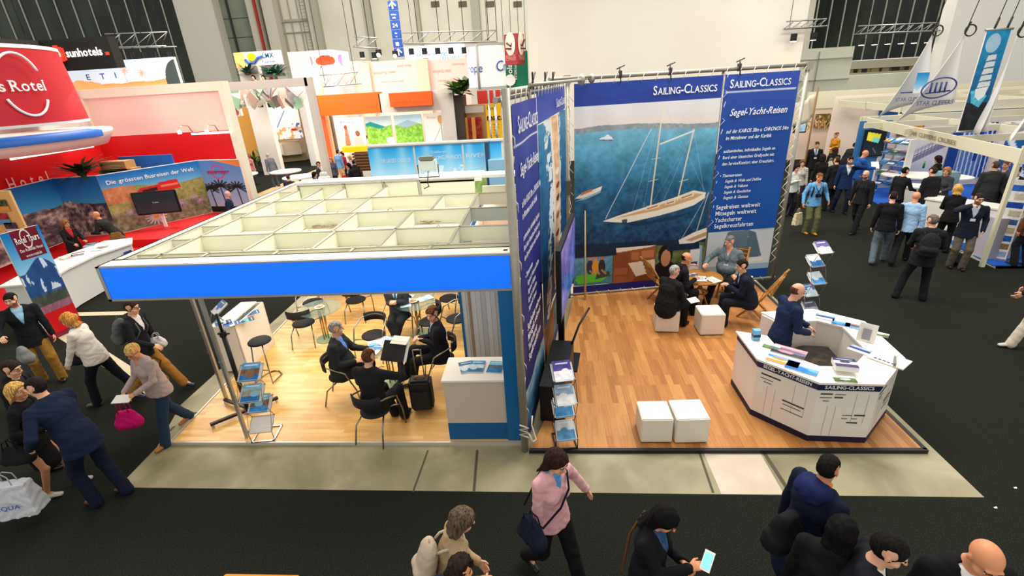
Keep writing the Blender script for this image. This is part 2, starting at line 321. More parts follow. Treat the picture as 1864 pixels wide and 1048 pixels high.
# ================================================================ people: one smooth surface grown around a jointed skeleton
class Field:
    def __init__(s, lo, hi, res):
        s.lo=np.array(lo,float); s.res=res; s.n=np.maximum(((np.array(hi)-s.lo)/res).astype(int)+1,4)
        s.ax=[(s.lo[i]+np.arange(s.n[i])*res).astype(np.float32) for i in range(3)]; s.d=np.full(tuple(s.n),.3,np.float32)
    def sub(s, lo, hi):
        sl=[]; 
        for i in range(3):
            a=int(max(0,math.floor((lo[i]-s.lo[i])/s.res))); b=int(min(s.n[i],math.ceil((hi[i]-s.lo[i])/s.res)+1))
            if b<=a: return None,None
            sl.append(slice(a,b))
        X=s.ax[0][sl[0]][:,None,None]; Y=s.ax[1][sl[1]][None,:,None]; Z=s.ax[2][sl[2]][None,None,:]
        return tuple(sl),(X,Y,Z)
    def join(s, sl, nd, k):
        o=s.d[sl]
        if k<=0: s.d[sl]=np.minimum(o,nd); return
        h=np.clip(.5+.5*(o-nd)/k,0,1); s.d[sl]=o*(1-h)+nd*h-k*h*(1-h)
    def cone(s, a, b, ra, rb, k=.02, right=None, fn='join'):
        a=np.array(a,float); b=np.array(b,float); ra=(ra,ra) if np.isscalar(ra) else ra; rb=(rb,rb) if np.isscalar(rb) else rb
        R=max(max(ra),max(rb))+k+.03; sl,g=s.sub(np.minimum(a,b)-R,np.maximum(a,b)+R)
        if sl is None: return
        X,Y,Z=g; d=b-a; L=max(np.linalg.norm(d),1e-6); w=d/L
        px=X-a[0]; py=Y-a[1]; pz=Z-a[2]; t=px*w[0]+py*w[1]+pz*w[2]; tc=np.clip(t/L,0,1)
        if right is None:
            qx=px-tc*d[0]; qy=py-tc*d[1]; qz=pz-tc*d[2]; D=np.sqrt(qx*qx+qy*qy+qz*qz)-(ra[0]+(rb[0]-ra[0])*tc)
        else:
            r=np.array(right,float); r=r-w*(r@w); r/=max(np.linalg.norm(r),1e-6); f=np.cross(w,r)
            u=px*r[0]+py*r[1]+pz*r[2]; v=px*f[0]+py*f[1]+pz*f[2]; ww=(t-tc*L)
            rx=ra[0]+(rb[0]-ra[0])*tc; ry=ra[1]+(rb[1]-ra[1])*tc; rm=np.minimum(rx,ry)
            D=(np.sqrt((u/rx)**2+(v/ry)**2+(ww/rm)**2)-1)*rm
        if fn=='join': s.join(sl,D,k)
        else: s.d[sl]=np.maximum(s.d[sl],-D)
    def ell(s, c, r, Rm=None, k=.015, fn='join'):
        c=np.array(c,float); r=np.array(r,float); m=r.max()+k+.02; sl,g=s.sub(c-m,c+m)
        if sl is None: return
        p=[g[0]-c[0],g[1]-c[1],g[2]-c[2]]
        if Rm is None: q=p
        else: q=[p[0]*Rm[0][i]+p[1]*Rm[1][i]+p[2]*Rm[2][i] for i in range(3)]
        k0=np.sqrt((q[0]/r[0])**2+(q[1]/r[1])**2+(q[2]/r[2])**2); k1=np.sqrt((q[0]/r[0]**2)**2+(q[1]/r[1]**2)**2+(q[2]/r[2]**2)**2)+1e-9
        D=k0*(k0-1)/k1
        if fn=='join': s.join(sl,D,k)
        else: s.d[sl]=np.maximum(s.d[sl],-D)
    def grid(s): return s.ax[0][:,None,None],s.ax[1][None,:,None],s.ax[2][None,None,:]
    def cut(s, D): s.d=np.maximum(s.d,-D)
    def keep(s, D): s.d=np.maximum(s.d,D)
    def disp(s, a, f):
        X,Y,Z=s.grid(); s.d=s.d+a*(np.sin(f*X+2.1*np.sin(.6*f*Z))*np.sin(.8*f*Z+1.7*np.sin(.7*f*Y+.5*f*X))).astype(np.float32)
    def mesh(s):
        d=s.d; d[0]=d[-1]=.1; d[:,0]=d[:,-1]=.1; d[:,:,0]=d[:,:,-1]=.1
        nx,ny,nz=d.shape; sg=d<0; cs=(nx-1,ny-1,nz-1); cnt=np.zeros(cs,np.int8)
        for i in(0,1):
            for j in(0,1):
                for k in(0,1): cnt+=sg[i:nx-1+i,j:ny-1+j,k:nz-1+k]
        act=(cnt>0)&(cnt<8); idx=np.full(cs,-1,np.int64); ii=np.argwhere(act); idx[act]=np.arange(len(ii))
        acc=np.zeros((len(ii),3)); num=np.zeros(len(ii)); I,J,K=ii.T
        C=[(0,0,0),(1,0,0),(0,1,0),(1,1,0),(0,0,1),(1,0,1),(0,1,1),(1,1,1)]
        E=[(0,1),(2,3),(4,5),(6,7),(0,2),(1,3),(4,6),(5,7),(0,4),(1,5),(2,6),(3,7)]
        V=[d[I+c[0],J+c[1],K+c[2]] for c in C]
        for a,b in E:
            va,vb=V[a],V[b]; m=(va<0)!=(vb<0); t=np.where(m,va/np.where(m,va-vb,1),0)
            for x in range(3): acc[:,x]+=np.where(m,C[a][x]+t*(C[b][x]-C[a][x]),0)
            num+=m
        vs=(ii+acc/num[:,None])*s.res+s.lo; F=[]
        for ax in range(3):
            a=[slice(None)]*3; b=[slice(None)]*3; a[ax]=slice(0,-1); b[ax]=slice(1,None)
            ch=sg[tuple(a)]!=sg[tuple(b)]; e=np.argwhere(ch); o1,o2=[(1,2),(2,0),(0,1)][ax]
            e=e[(e[:,o1]>0)&(e[:,o2]>0)]; 
            if not len(e): continue
            st=sg[tuple(a)][e[:,0],e[:,1],e[:,2]]; q=[]
            for s1,s2 in((0,0),(1,0),(1,1),(0,1)):
                p=e.copy(); p[:,o1]-=s1; p[:,o2]-=s2; p=np.minimum(p,np.array(cs)-1); q.append(idx[p[:,0],p[:,1],p[:,2]])
            q=np.stack(q,1); q[st]=q[st][:,::-1]; q=q[:, ::-1]; F.append(q)
        F=np.concatenate(F) if F else np.zeros((0,4),int); F=F[(F>=0).all(1)]
        return vs,F[:, ::-1]
def np_mesh(name, vs, F, mats, parent, mi=None):
    me=bpy.data.meshes.new(name); nf=len(F); me.vertices.add(len(vs)); me.vertices.foreach_set('co',vs.astype(float).reshape(-1))
    me.loops.add(nf*4); me.loops.foreach_set('vertex_index',F.reshape(-1)); me.polygons.add(nf); me.polygons.foreach_set('loop_start',np.arange(nf)*4)
    try: me.polygons.foreach_set('loop_total',np.full(nf,4))
    except Exception: pass
    for m in mats: me.materials.append(m)
    if mi is not None: me.polygons.foreach_set('material_index',mi.astype(int))
    me.polygons.foreach_set('use_smooth',[True]*nf); me.update(); me.validate()
    o=bpy.data.objects.new(name,me); COL.objects.link(o); o.parent=parent; return o
def rotm(rx=0,ry=0,rz=0):
    return np.array(Matrix.Rotation(math.radians(rz),3,'Z')@Matrix.Rotation(math.radians(ry),3,'Y')@Matrix.Rotation(math.radians(rx),3,'X'))
def ik(a, t, l1, l2, pole):
    a=np.array(a,float); t=np.array(t,float); d=t-a; L=np.linalg.norm(d); m=(l1+l2)*.999
    if L>m: t=a+d/L*m; d=t-a; L=m
    L=max(L,abs(l1-l2)+.01); w=d/np.linalg.norm(d); x=(l1*l1-l2*l2+L*L)/(2*L); h=math.sqrt(max(l1*l1-x*x,0))
    p=np.array(pole,float); p=p-w*(p@w); n=np.linalg.norm(p); p=p/n if n>1e-6 else np.array([0,1,0.])
    return a+w*x+p*h, t
SKIN={'fair':(226,170,138),'pink':(232,168,142),'tan':(196,138,102),'pale':(238,192,165),'warm':(222,150,108)}
PEOPLE=[]
class Person: pass
def person(label, at, face, h=1.75, res=.011, sit=False, lean=3, tilt=0, twist=0, pel=(0,0,0), fl=(-.1,.05), fr=(.1,-.05), hl=None, hr=None, hy=0, hp=8, ht=0,
           female=False, fat=0.0, top='jacket', tc=(28,28,32), shirt=(225,228,235), tie=None, bot='trousers', bc=(28,28,32), shoe=(25,20,18), hair='short', hc=(50,36,28), skin='fair',
           glasses=False, badge=False, fingers=None, beard=False, scarf=None, open_=False, hood=None, legskin=False, z0=0, curl=(35,35), palm=(None,None), group=None, seat=.46, boots=False):
    P=Person(); s=h/1.75; at_=at; at=(0,0) if at[0]=='H' else at; root=empty('person',(at[0],at[1],z0),label,'person',math.radians(face-90),group); P.root=root
    near=res<.0085
    SK=M('skin_'+skin,SKIN[skin],.5,noise=.06,nscale=25,spec=.35)
    T=np.array
    # ---- skeleton
    pz=(seat+.06)/s if sit else .93
    pelv=T([pel[0],pel[1],pz+pel[2]])
    SR=rotm(-lean,tilt,twist); HR0=rotm(-lean*.3,tilt*.3,twist*.3)
    sp=SR@T([0,0,1.]); rt=SR@T([1.,0,0]); fw=SR@T([0,1.,0])
    sw=.165 if female else .19
    chest=pelv+sp*.36; shc=pelv+sp*.50; neck=pelv+sp*.56
    sh=[shc-rt*sw,shc+rt*sw]; hip=[pelv-HR0@T([.09,0,.02]),pelv+HR0@T([.09,0,-.02])]
    HR=rotm(-hp-lean*.15,ht,0); HR=rotm(0,0,-hy)@HR; HR=(rotm(0,0,twist))@HR
    headc=neck+sp*.035+HR@T([0,.03,.125]) - HR@T([0,.01,0])
    if at_[0]=='H':
        a=math.radians(face-90); hx,hy_=headc[0]*s,headc[1]*s; g=G(at_[1],at_[2],headc[2]*s+z0); at=(g.x-(hx*math.cos(a)-hy_*math.sin(a)),g.y-(hx*math.sin(a)+hy_*math.cos(a))); root.location=(at[0],at[1],z0)
    LA,LF,LT,LS=.285,.255,.43,.43
    if hl is None: hl=(-sw-.08,.06,.86) if not sit else (-.15,.38,seat/s+.2)
    if hr is None: hr=(sw+.08,.02,.86) if not sit else (.15,.38,seat/s+.2)
    el=[];wr=[]
    for i,t in enumerate((hl,hr)):
        t=T(t[:3],float)/1.0; sg=-1 if i==0 else 1
        e,w=ik(sh[i],t,LA,LF,rt*sg*.55-fw*.9-T([0,0,.5])); el.append(e); wr.append(w)
    kn=[];an=[];fy=[]
    for i,t in enumerate((fl,fr)):
        if sit and t in((-.1,.05),(.1,-.05)): t=(t[0]*1.1,.44)
        z=t[2] if len(t)>2 else .085; tt=T([t[0],t[1],z]); k,a=ik(hip[i],tt,LT,LS,T([ (1 if i else -1)*.12,1,.25])); kn.append(k); an.append(a); fy.append(t[3] if len(t)>3 else 0)
    J=dict(sh=sh,el=el,wr=wr,kn=kn,an=an,hip=hip,pel=pelv,neck=neck,head=headc,HR=HR,SR=SR,s=s); P.J=J
    def S(v): return np.asarray(v)*s
    P.S=S
    cz=Matrix.Rotation(math.radians(face-90),3,'Z')
    P.w=lambda v: cz@Vector(tuple(np.asarray(v)*s))+Vector((at[0],at[1],z0))
    allp=np.array(sh+el+wr+kn+an+hip+[pelv,neck,headc]); lo=allp.min(0)-.24; hi=allp.max(0)+.24; lo[2]=max(lo[2],-.03) if True else lo[2]
    bw=fat
    def torso(F,inf,k=.03,hem=None):
        w0=.158+bw*.4 if not female else .17; 
        F.cone(pelv-sp*.02,pelv+sp*.15,(w0+inf,.118+bw+inf),((.14 if not female else .125)+bw*.8+inf,.105+bw+inf),k,rt)
        F.cone(pelv+sp*.15,pelv+sp*.38,((.14 if not female else .125)+bw*.8+inf,.105+bw+inf),((.172 if not female else .15)+bw*.3+inf,.118+bw*.4+inf),k,rt)
        F.cone(pelv+sp*.38,shc-sp*.01,((.172 if not female else .15)+bw*.3+inf,.118+bw*.4+inf),(.135+inf,.082+inf),k,rt)
        for i in(0,1): F.cone(shc+(sh[i]-shc)*.35+sp*.015,sh[i]-sp*.03,.056+inf,.047+inf,k+.02)
        if female:
            for q in(-1,1): F.ell(chest+rt*.065*q+fw*.085-sp*.02,(.06+inf,.055+inf,.06+inf),k=.03)
        if bw>.02: F.ell(pelv+sp*.17+fw*.05,(.14+bw+inf,.12+bw+inf,.14+inf),k=.05)
    def arms(F,inf,k=.02,cuff=1.0,r=1.0):
        for i in(0,1):
            F.cone(sh[i],el[i],(.053 if not female else .045)*r+inf,(.042 if not female else .036)*r+inf,k)
            F.cone(el[i],el[i]+(wr[i]-el[i])*cuff,(.042 if not female else .036)*r+inf,(.028)*r+inf*1.1,k)
    def legs(F,inf,k=.02,lo_=1.0,r=1.0,flare=0):
        for i in(0,1):
            F.cone(hip[i],kn[i],.086*r+inf,.058*r+inf,k); F.cone(kn[i],kn[i]+(an[i]-kn[i])*lo_,.056*r+inf,.038*r+inf+flare,k)
    # ---- body
    F=Field(lo,hi,res/s)
    torso(F,-.006); arms(F,-.004); legs(F,-.006)
    for i in(0,1):
        F.cone(an[i],an[i]+rotm(0,0,fy[i])@T([0,.10,-.048]),.032,.018,.01)
    F.cone(neck-sp*.05,headc-HR@T([0,.012,.05]),.056 if not female else .048,.05 if not female else .044,.02)
    F.cone(shc+sp*.0,neck+sp*.01,(.10,.06),(.055,.05),.03,rt)
    Hd=lambda x,y,z: headc+HR@T([x,y,z])
    F.ell(Hd(0,-.012,.028),(.074,.092,.088),HR,.02); F.ell(Hd(0,.022,-.045),(.055,.064,.062),HR,.03); F.ell(Hd(0,.06,-.092),(.026,.022,.02),HR,.02)
    for q in(-1,1):
        F.ell(Hd(.032*q,.092,.012),(.019,.016,.014),HR,fn='cut'); F.ell(Hd(.074*q,-.008,-.006),(.008,.016,.027),HR,.004); F.ell(Hd(.042*q,.05,-.03),(.024,.026,.022),HR,.02)
    F.cone(Hd(0,.082,.018),Hd(0,.106,-.018),.009,.014,.010); F.cone(Hd(-.035,.076,.034),Hd(.035,.076,.034),.012,.012,.010)
    if res<.02:
        F.ell(Hd(0,.083,-.052),(.024,.012,.011),HR,.006)
    # hands
    hn=[]
    for i in(0,1):
        sg=-1 if i==0 else 1
        d=wr[i]-el[i]; d/=np.linalg.norm(d)
        pn=palm[i]
        if pn is None: pn=(-rt*sg) if abs(d[2])>.6 else T([0,0,-1.])-rt*sg*.4
        pn=T(pn,float); pn=pn-d*(pn@d); pn/=np.linalg.norm(pn); sd=np.cross(d,pn)
        if (sd@fw)<0 and abs(d[2])>.6: sd=-sd
        elif abs(d[2])<=.6 and (sd@(-rt*sg))<0: sd=-sd
        o=wr[i]; fs=1.05 if not female else .95
        c0=o+d*.045*fs; F.cone(o+d*.01,o+d*.08*fs,(.030,.016),(.040*fs,.014),.012,sd)
        cu=curl[i]
        for q,(off,Lq) in enumerate(((.030,.072),(.010,.08),(-.010,.075),(-.029,.06))):
            a=o+d*.085*fs+sd*off*fs; c1=math.radians(cu*.7); c2=math.radians(cu*1.7)
            m=a+(d*math.cos(c1)+pn*math.sin(c1))*Lq*.52*fs; e=m+(d*math.cos(c2)+pn*math.sin(c2))*Lq*.5*fs
            F.cone(a-d*.01,m,.0095,.0088,.003); F.cone(m,e,.0088,.0072,.003)
        a=o+d*.03+sd*.028; m=a+(d*.7+sd*.6+pn*.25)*.045; e=m+(d*.85+sd*.15+pn*.4)*.032
        F.cone(a,m,.013,.0105,.008); F.cone(m,e,.0105,.0085,.003)
        hn.append((o+d*.10+pn*.03,d,pn,sd))
    J['hand']=hn
    vs,fc=F.mesh()
    mats=[SK,M('lips_'+skin,tuple(int(v*.78) if i else int(v*.86) for i,v in enumerate(SKIN[skin])),.4),M('stubble',tuple(int(v*.55) for v in SKIN[skin]),.8)]
    cc=vs[fc].mean(1); q=(cc-headc)@HR; mi=np.zeros(len(fc))
    lip=(abs(q[:,0])<.024)&(abs(q[:,2]+.052)<.0085)&(q[:,1]>.07); mi[lip]=1
    if beard: mi[(q[:,2]<-.03)&(q[:,2]>-.13)&(q[:,1]>.0)&(np.abs(q[:,0])<.09)&~lip&(np.hypot(*(q.T[:2]))<.12)]=2
    body=np_mesh('body',S(vs),fc,mats,root,mi)
    # eyes, brows
    if res<.013:
        for q_ in(-1,1):
            mb=MB(); Rm=Matrix(HR.tolist())
            mb.ball(S(Hd(.031*q_,.0725,.010)),(.012*s,.0105*s,.008*s),0,8,Rm); mb.ball(S(Hd(.031*q_,.0812,.009)),(.0062*s,.003*s,.0062*s),1,6,Rm)
            mb.build('eye',[M('eye_white',(225,222,215),.3),M('iris',(35,28,24),.2)],root)
            mb=MB(); mb.tube([S(Hd(.014*q_,.090,.030)),S(Hd(.032*q_,.088,.036)),S(Hd(.052*q_,.074,.030))],.0042*s,0,6)
            mb.build('eyebrow',hair_mat(hc),root)
    # ---- hair (head frame)
    if hair and hair!='bald':
        hr_=min(res,.009)/s; R_=.2
        H=Field((-.17,-.22,-.42 if hair in('long','pony') else -.2),(.17,.16,.2),hr_); X,Y,Z=H.grid()
        th=dict(short=.012,ring=.006,crop=.007,bob=.026,long=.022,curly=.026,bun=.012,pony=.012,hat=.02).get(hair,.012)
        H.ell((0,-.014,.030),(.074+th,.093+th,.088+th))
        slope=.7; front=Y-slope*Z-(.036 if hair!='ring' else .0)
        if hair in('short','crop','curly','ring','bun','pony'):
            H.keep(front); H.keep(-.07-Z if hair!='curly' else -.09-Z)
            H.keep(np.maximum(-(np.maximum(np.maximum(Y-.010,-.016-Y),np.abs(Z+.006)-.018)),-(.066-np.abs(X)))*1.0+0*Z) # clear of the ears
            if hair=='ring': H.keep(Z-.052-.35*np.abs(X)*0)
        if hair in('bob','long'):
            H.keep(np.minimum(front,1e3)); L=-.135 if hair=='bob' else -.36
            for q_ in(-1,1):
                H.cone((.062*q_,-.035,.03),(.072*q_,-.03 if hair=='bob' else -.02,-.11),.034,.03,.02)
                if hair=='long': H.cone((.072*q_,-.02,-.10),(.085*q_,.03,-.30),.034,.022,.02)
            H.cone((0,-.07,.03),(0,-.085,L*.75),(.085,.045),(.095,.035),.03,(1,0,0)); 
            if hair=='long': H.cone((0,-.085,-.2),(0,-.10,-.33),(.10,.034),(.085,.022),.03,(1,0,0))
            H.keep(front); H.keep(L-Z)
            H.d=H.d+(.0035*np.sin(90*X+3*np.sin(9*Z))*np.sin(75*Y+2*np.sin(11*Z))+(.008*np.sin(38*Z+25*Y) if hair=='bob' and hc[0]>180 and not legskin else 0)).astype(np.float32)
        if hair=='curly': H.disp(.008,95)
        if hair=='bun': H.ell((0,-.115,.07),(.04,.035,.04),k=.01)
        if hair=='pony': H.cone((0,-.10,.05),(0,-.15,-.08),.028,.03,.02); H.cone((0,-.15,-.08),(0,-.13,-.24),.03,.012,.02)
        if hair in('short',): H.disp(.0028,110)
        v2,f2=H.mesh()
        if len(f2): np_mesh('hair',S(headc+v2@HR.T),f2,[hair_mat(hc)],root)
    if glasses:
        mb=MB(); 
        for q_ in(-1,1):
            pts=[S(Hd(.031*q_+.022*math.cos(a),.102-abs(.031*q_+.022*math.cos(a))*.15,.008+.016*math.sin(a))) for a in np.linspace(0,2*math.pi,13)[:-1]]
            mb.tube(pts,.0022*s,0,5,True); mb.tube([S(Hd(.053*q_,.094,.012)),S(Hd(.078*q_,.06,.012)),S(Hd(.08*q_,-.01,.008))],.002*s,0,5)
        mb.tube([S(Hd(-.01,.103,.012)),S(Hd(.01,.103,.012))],.002*s,0,5)
        mb.build('glasses',M('spectacle_frame',(30,28,30),.3),root)
    # ---- clothing
    tk=.006 if top in('shirt','sweater') else .018
    cres=max(res,.008)/s
    def cloth(name,fn,mats,disp=None,mfn=None,extra=0):
        F=Field(lo-extra,hi+extra,cres); fn(F)
        if disp and res<.02: F.disp(*disp)
        v,f=F.mesh()
        if not len(f): return None
        mi=mfn((v[f].mean(1))) if mfn else None
        return np_mesh(name,S(v),f,mats,root,mi)
    def tl(c): q=c-pelv; return q@rt,q@fw,q@sp
    def Xf(F): 
        X,Y,Z=F.grid(); x=X-pelv[0]; y=Y-pelv[1]; z=Z-pelv[2]
        return [x*a[0]+y*a[1]+z*a[2] for a in (rt,fw,sp)]
    jacket=top in('jacket','coat','blazer','open_shirt')
    if jacket:
        def f(F):
            torso(F,.006)
            F.cone(neck-sp*.06,neck+sp*.005,(.075,.068),(.062,.058),.012,rt)
        cloth('shirt',f,[fabric(shirt),fabric(tie or shirt)],None,(lambda c:((np.abs(tl(c)[0])<.024+.0*tl(c)[2])&(tl(c)[1]>.0)).astype(int)) if tie else None)
        def f(F):
            torso(F,tk); arms(F,.014)
            hem=.34 if top=='coat' else .15
            if not sit:
                F.cone(pelv+sp*.08,pelv-T([0,0,hem]),(.165+bw+tk,.125+bw+tk),(.200+bw*.5+tk,.148+bw*.6+tk),.03,rt)
                if top=='coat': F.cone(pelv-T([0,0,.1]),pelv-T([0,0,.42]),(.18,.14),(.20,.16),.03,rt)
            else:
                F.cone(pelv+sp*.1,pelv+fw*.02-sp*.02,(.165+bw*.6+tk,.13+bw*.6+tk),(.178+bw*.5+tk,.14+bw*.5+tk),.03,rt)
            F.cone(neck-sp*.075-fw*.01,neck-sp*.018-fw*.02,(.10,.075),(.072,.064),.015,rt)
            if top=='coat' and not hood: F.cone(neck-sp*.05-fw*.02,neck-sp*.0-fw*.03,(.12,.10),(.10,.085),.02,rt)
            if not sit: hz=pelv[2]-hem+.0-(.27 if top=='coat' else 0)-.01; F.keep(np.minimum(hz-F.grid()[2]+0*F.grid()[0],.1))
            u,v,w=Xf(F); top_=.56; lowv=.02 if open_ else .26
            wd=np.clip((w-lowv)/(top_-lowv),0,1)*(.078 if not open_ else .085)+(.02 if open_ else 0)
            if open_: F.cut(-np.minimum((wd-np.abs(u)),v-.02)+0*w)
            else: F.cut(-np.minimum(np.minimum((wd-np.abs(u))*.95,v-.02),w-lowv))
        cloth('jacket' if top!='coat' else 'coat',f,[fabric(tc)],(.0035,38))
    else:
        def f(F):
            torso(F,tk+.004); arms(F,.010 if top!='sweater' else .014)
            if not sit: F.cone(pelv+sp*.08,pelv-T([0,0,.07]),(.160+bw*.8+tk,.122+bw+tk),(.198+bw*.6+tk,.146+bw*.6+tk),.03,rt)
            F.cone(neck-sp*.07,neck-sp*.012,(.085,.072),(.064,.06),.012,rt)
            if not sit: F.keep(np.maximum(pelv[2]-.10-F.grid()[2],-1)+0*F.grid()[0])
            u,v,w=Xf(F)
            if top in('blouse','shirt'): F.cut(-np.minimum(np.minimum((np.clip((w-.44)/.12,0,1)*.05-np.abs(u)),v-.02),w-.44))
        cloth({'sweater':'sweater','shirt':'shirt','blouse':'blouse'}.get(top,'top'),f,[fabric(tc) if not isinstance(tc,bpy.types.Material) else tc],(.004,42))
    if bot=='trousers':
        def f(F):
            legs(F,.016,.03,1.07,1.0,.018); F.cone(pelv-HR0@T([0,0,.06]),pelv+sp*.08,(.155+bw*.4,.12+bw*.6),(.148+bw*.6,.112+bw*.8),.03,rt)
        cloth('trousers',f,[fabric(bc)],(.004,30))
    elif bot=='skirt':
        def f(F):
            F.cone(pelv+sp*.08,pelv-T([0,0,.1]),(.14,.11),(.175,.135),.03,rt); F.cone(pelv-T([0,0,.1]),pelv-T([0,0,.40])+T([0,(kn[0]+kn[1])[1]*.25,0]),(.175,.135),(.165,.15),.03,rt)
        cloth('skirt',f,[fabric(bc)],(.003,30))
    # shoes
    for i in(0,1):
        a=an[i]; Rf=rotm(0,0,fy[i]); lift=a[2]-.085; tp=-lift*.8
        heel=a+Rf@T([0,-.045,-.042]); toe=a+Rf@T([0,.155,-.046+tp])
        F=Field(np.minimum(heel,toe)-.1,np.maximum(heel,toe)+.13,max(res*.8,.007)/s)
        F.cone(heel,a+Rf@T([0,.03,-.04+tp*.3]),(.036,.034),(.04,.038),.015,Rf@T([1,0,0])); F.cone(a+Rf@T([0,.03,-.04+tp*.3]),toe,(.042,.036),(.036,.024),.02,Rf@T([1,0,0]))
        if boots: F.cone(a+T([0,0,-.03]),a+(kn[i]-a)*.22,.05,.052,.02)
        elif not legskin: F.cone(a+T([0,0,-.03]),a+T([0,0,.015]),.04,.038,.01)
        X,Y,Z=F.grid(); 
        if lift<.02: F.keep(.002-Z)
        v,f=F.mesh()
        if len(f): np_mesh('shoe',S(v),f,[M('leather_%d_%d_%d'%shoe,shoe,.35,noise=.1,nscale=20)],root)
    if scarf is not None:
        F=Field(neck-.2,neck+.2,cres); F.cone(neck-rt*.05-sp*.01,neck+rt*.05-sp*.01,.05,.05,.02); F.cone(neck+fw*.05,neck+fw*.085-sp*.16,.045,.035,.02); F.disp(.006,60)
        v,f=F.mesh(); np_mesh('scarf',S(v),f,[fabric(scarf)],root)
    if hood is not None:
        F=Field(neck-.3,neck+.3,cres); F.cone(neck-fw*.06-rt*.07-sp*.01,neck-fw*.06+rt*.07-sp*.01,.075,.075,.04); F.ell(neck-fw*.12-sp*.03,(.13,.09,.11),k=.04); F.disp(.006,40)
        v,f=F.mesh(); np_mesh('hood',S(v),f,[fabric(hood)],root)
    if badge:
        mb=MB(); c=pelv+sp*.27+fw*(.135+bw); Rm=Matrix(SR.tolist()); mb.box(S(c),(.09*s,.006*s,.06*s),0,mat=Rm)
        for q_ in(-1,1): mb.tube([S(neck-sp*.02+rt*.06*q_+fw*.02),S(pelv+sp*.45+rt*.055*q_+fw*(.125+bw*.4)),S(c+sp*.03)],.004*s,1,5)
        mb.build('name_badge',[M('badge_card',(235,235,238),.5),M('lanyard',(60,70,110),.7)],root)
    PEOPLE.append(P); return P
def backpack(P, label, col=(35,35,38), sc=1.0):
    J=P.J; s=J['s']; SR=J['SR']; pel=J['pel']; F=Field(np.array([-.3,-.3,-.35]),np.array([.3,.3,.35]),.012)
    F.ell((0,0,0),(.15*sc,.085*sc,.22*sc)); F.cone((-.07*sc,.0,-.14*sc),(.07*sc,.0,-.14*sc),.085*sc,.085*sc,.05); F.cone((-.07*sc,-.05*sc,-.08*sc),(.07*sc,-.05*sc,-.08*sc),.065*sc,.065*sc,.02); F.disp(.004,45)
    v,f=F.mesh(); c=pel+SR@np.array([0,-.225,.30])
    r=empty('backpack',P.w(c),label,'backpack',P.root.rotation_euler.z); v=(v@SR.T)*s
    pb_=np_mesh('pack_body',v,f,[fabric(col,'nylon')],r)
    for q in(-1,1):
        mb=MB(); pts=[SR@np.array(p)*s for p in((.08*q,.06,.16),(.10*q,.10,.20),(.105*q,.20,.235),(.10*q,.305,.19),(.11*q,.355,.06),(.15*q,.30,-.08),(.13*q,.12,-.16))]
        mb.tube(pts,.014*s,0,6); mb.build('strap',fabric(col,'nylon'),r)
    mb=MB(); mb.tube([SR@np.array(p)*s for p in((-.03,-.01,.21),(0,-.01,.25),(.03,-.01,.21))],.006*s,0,5); mb.build('handle',fabric(col,'nylon'),pb_)
    return r
def bag(name, label, cat, c, size, rz, col, handle=.12, sh='soft', strap=None, tilt=0):
    """c: centre of the bag body in the world"""
    r=empty(name,c,label,cat,rz); x,y,z=[d/2 for d in size]
    F=Field((-x-.08,-y-.08,-z-.08),(x+.08,y+.08,z+.08),.009); X,Y,Z=F.grid()
    if sh=='soft': F.cone((-x*.55,0,-z*.35),(x*.55,0,-z*.35),(y,z*.62),(y,z*.62),.04,(0,1,0)); F.cone((-x*.4,0,z*.4),(x*.4,0,z*.4),(y*.6,z*.5),(y*.6,z*.5),.05,(0,1,0)); F.disp(.006,35)
    else:
        F.d=(np.maximum(np.maximum(np.abs(X)-x+Z*.06,np.abs(Y)-y*(1-.35*(Z/z))),np.abs(Z)-z)).astype(np.float32); F.disp(.006,32)
    v,f=F.mesh(); Rt=np.array(Matrix.Rotation(tilt,3,'Y')); np_mesh('bag_body',v@Rt.T,f,[fabric(col,'bag')],r)
    if handle:
        for q in(-1,1):
            mb=MB(); mb.tube([Rt@np.array(p) for p in((-x*.4,y*.5*q,z*.75),(-x*.3,y*.4*q,z+handle*.7),(0,y*.2*q,z+handle),(x*.3,y*.4*q,z+handle*.7),(x*.4,y*.5*q,z*.75))],.007,0,6); mb.build('handle',fabric(tuple(int(v*.8) for v in col),'bag'),r)
    if strap:
        mb=MB(); inv=Matrix.Rotation(-rz,3,'Z'); mb.tube([inv@(Vector(p)-Vector(c)) for p in strap],.011,0,6); mb.build('strap',fabric(tuple(int(v*.7) for v in col),'bag'),r)
    return r
# ================================================================ the hall
carpet=ramp_mat('dark_carpet',[(.3,(18,19,18)),(.5,(33,35,30)),(.7,(52,53,47))],scale=95,rough=.95,detail=3,bump=.3,spec=.05)
concrete=ramp_mat('stained_concrete',[(.3,(122,116,86)),(.5,(152,144,112)),(.7,(178,170,138))],scale=1.1,rough=.5,detail=9,dist=.6)
hallw=ramp_mat('hall_wall_paint',[(.3,(214,210,192)),(.7,(228,224,208))],scale=.3,rough=.8)
f=MB().bb((-80,-1,-.05),(80,61,0)).build('floor',carpet); struct(f)
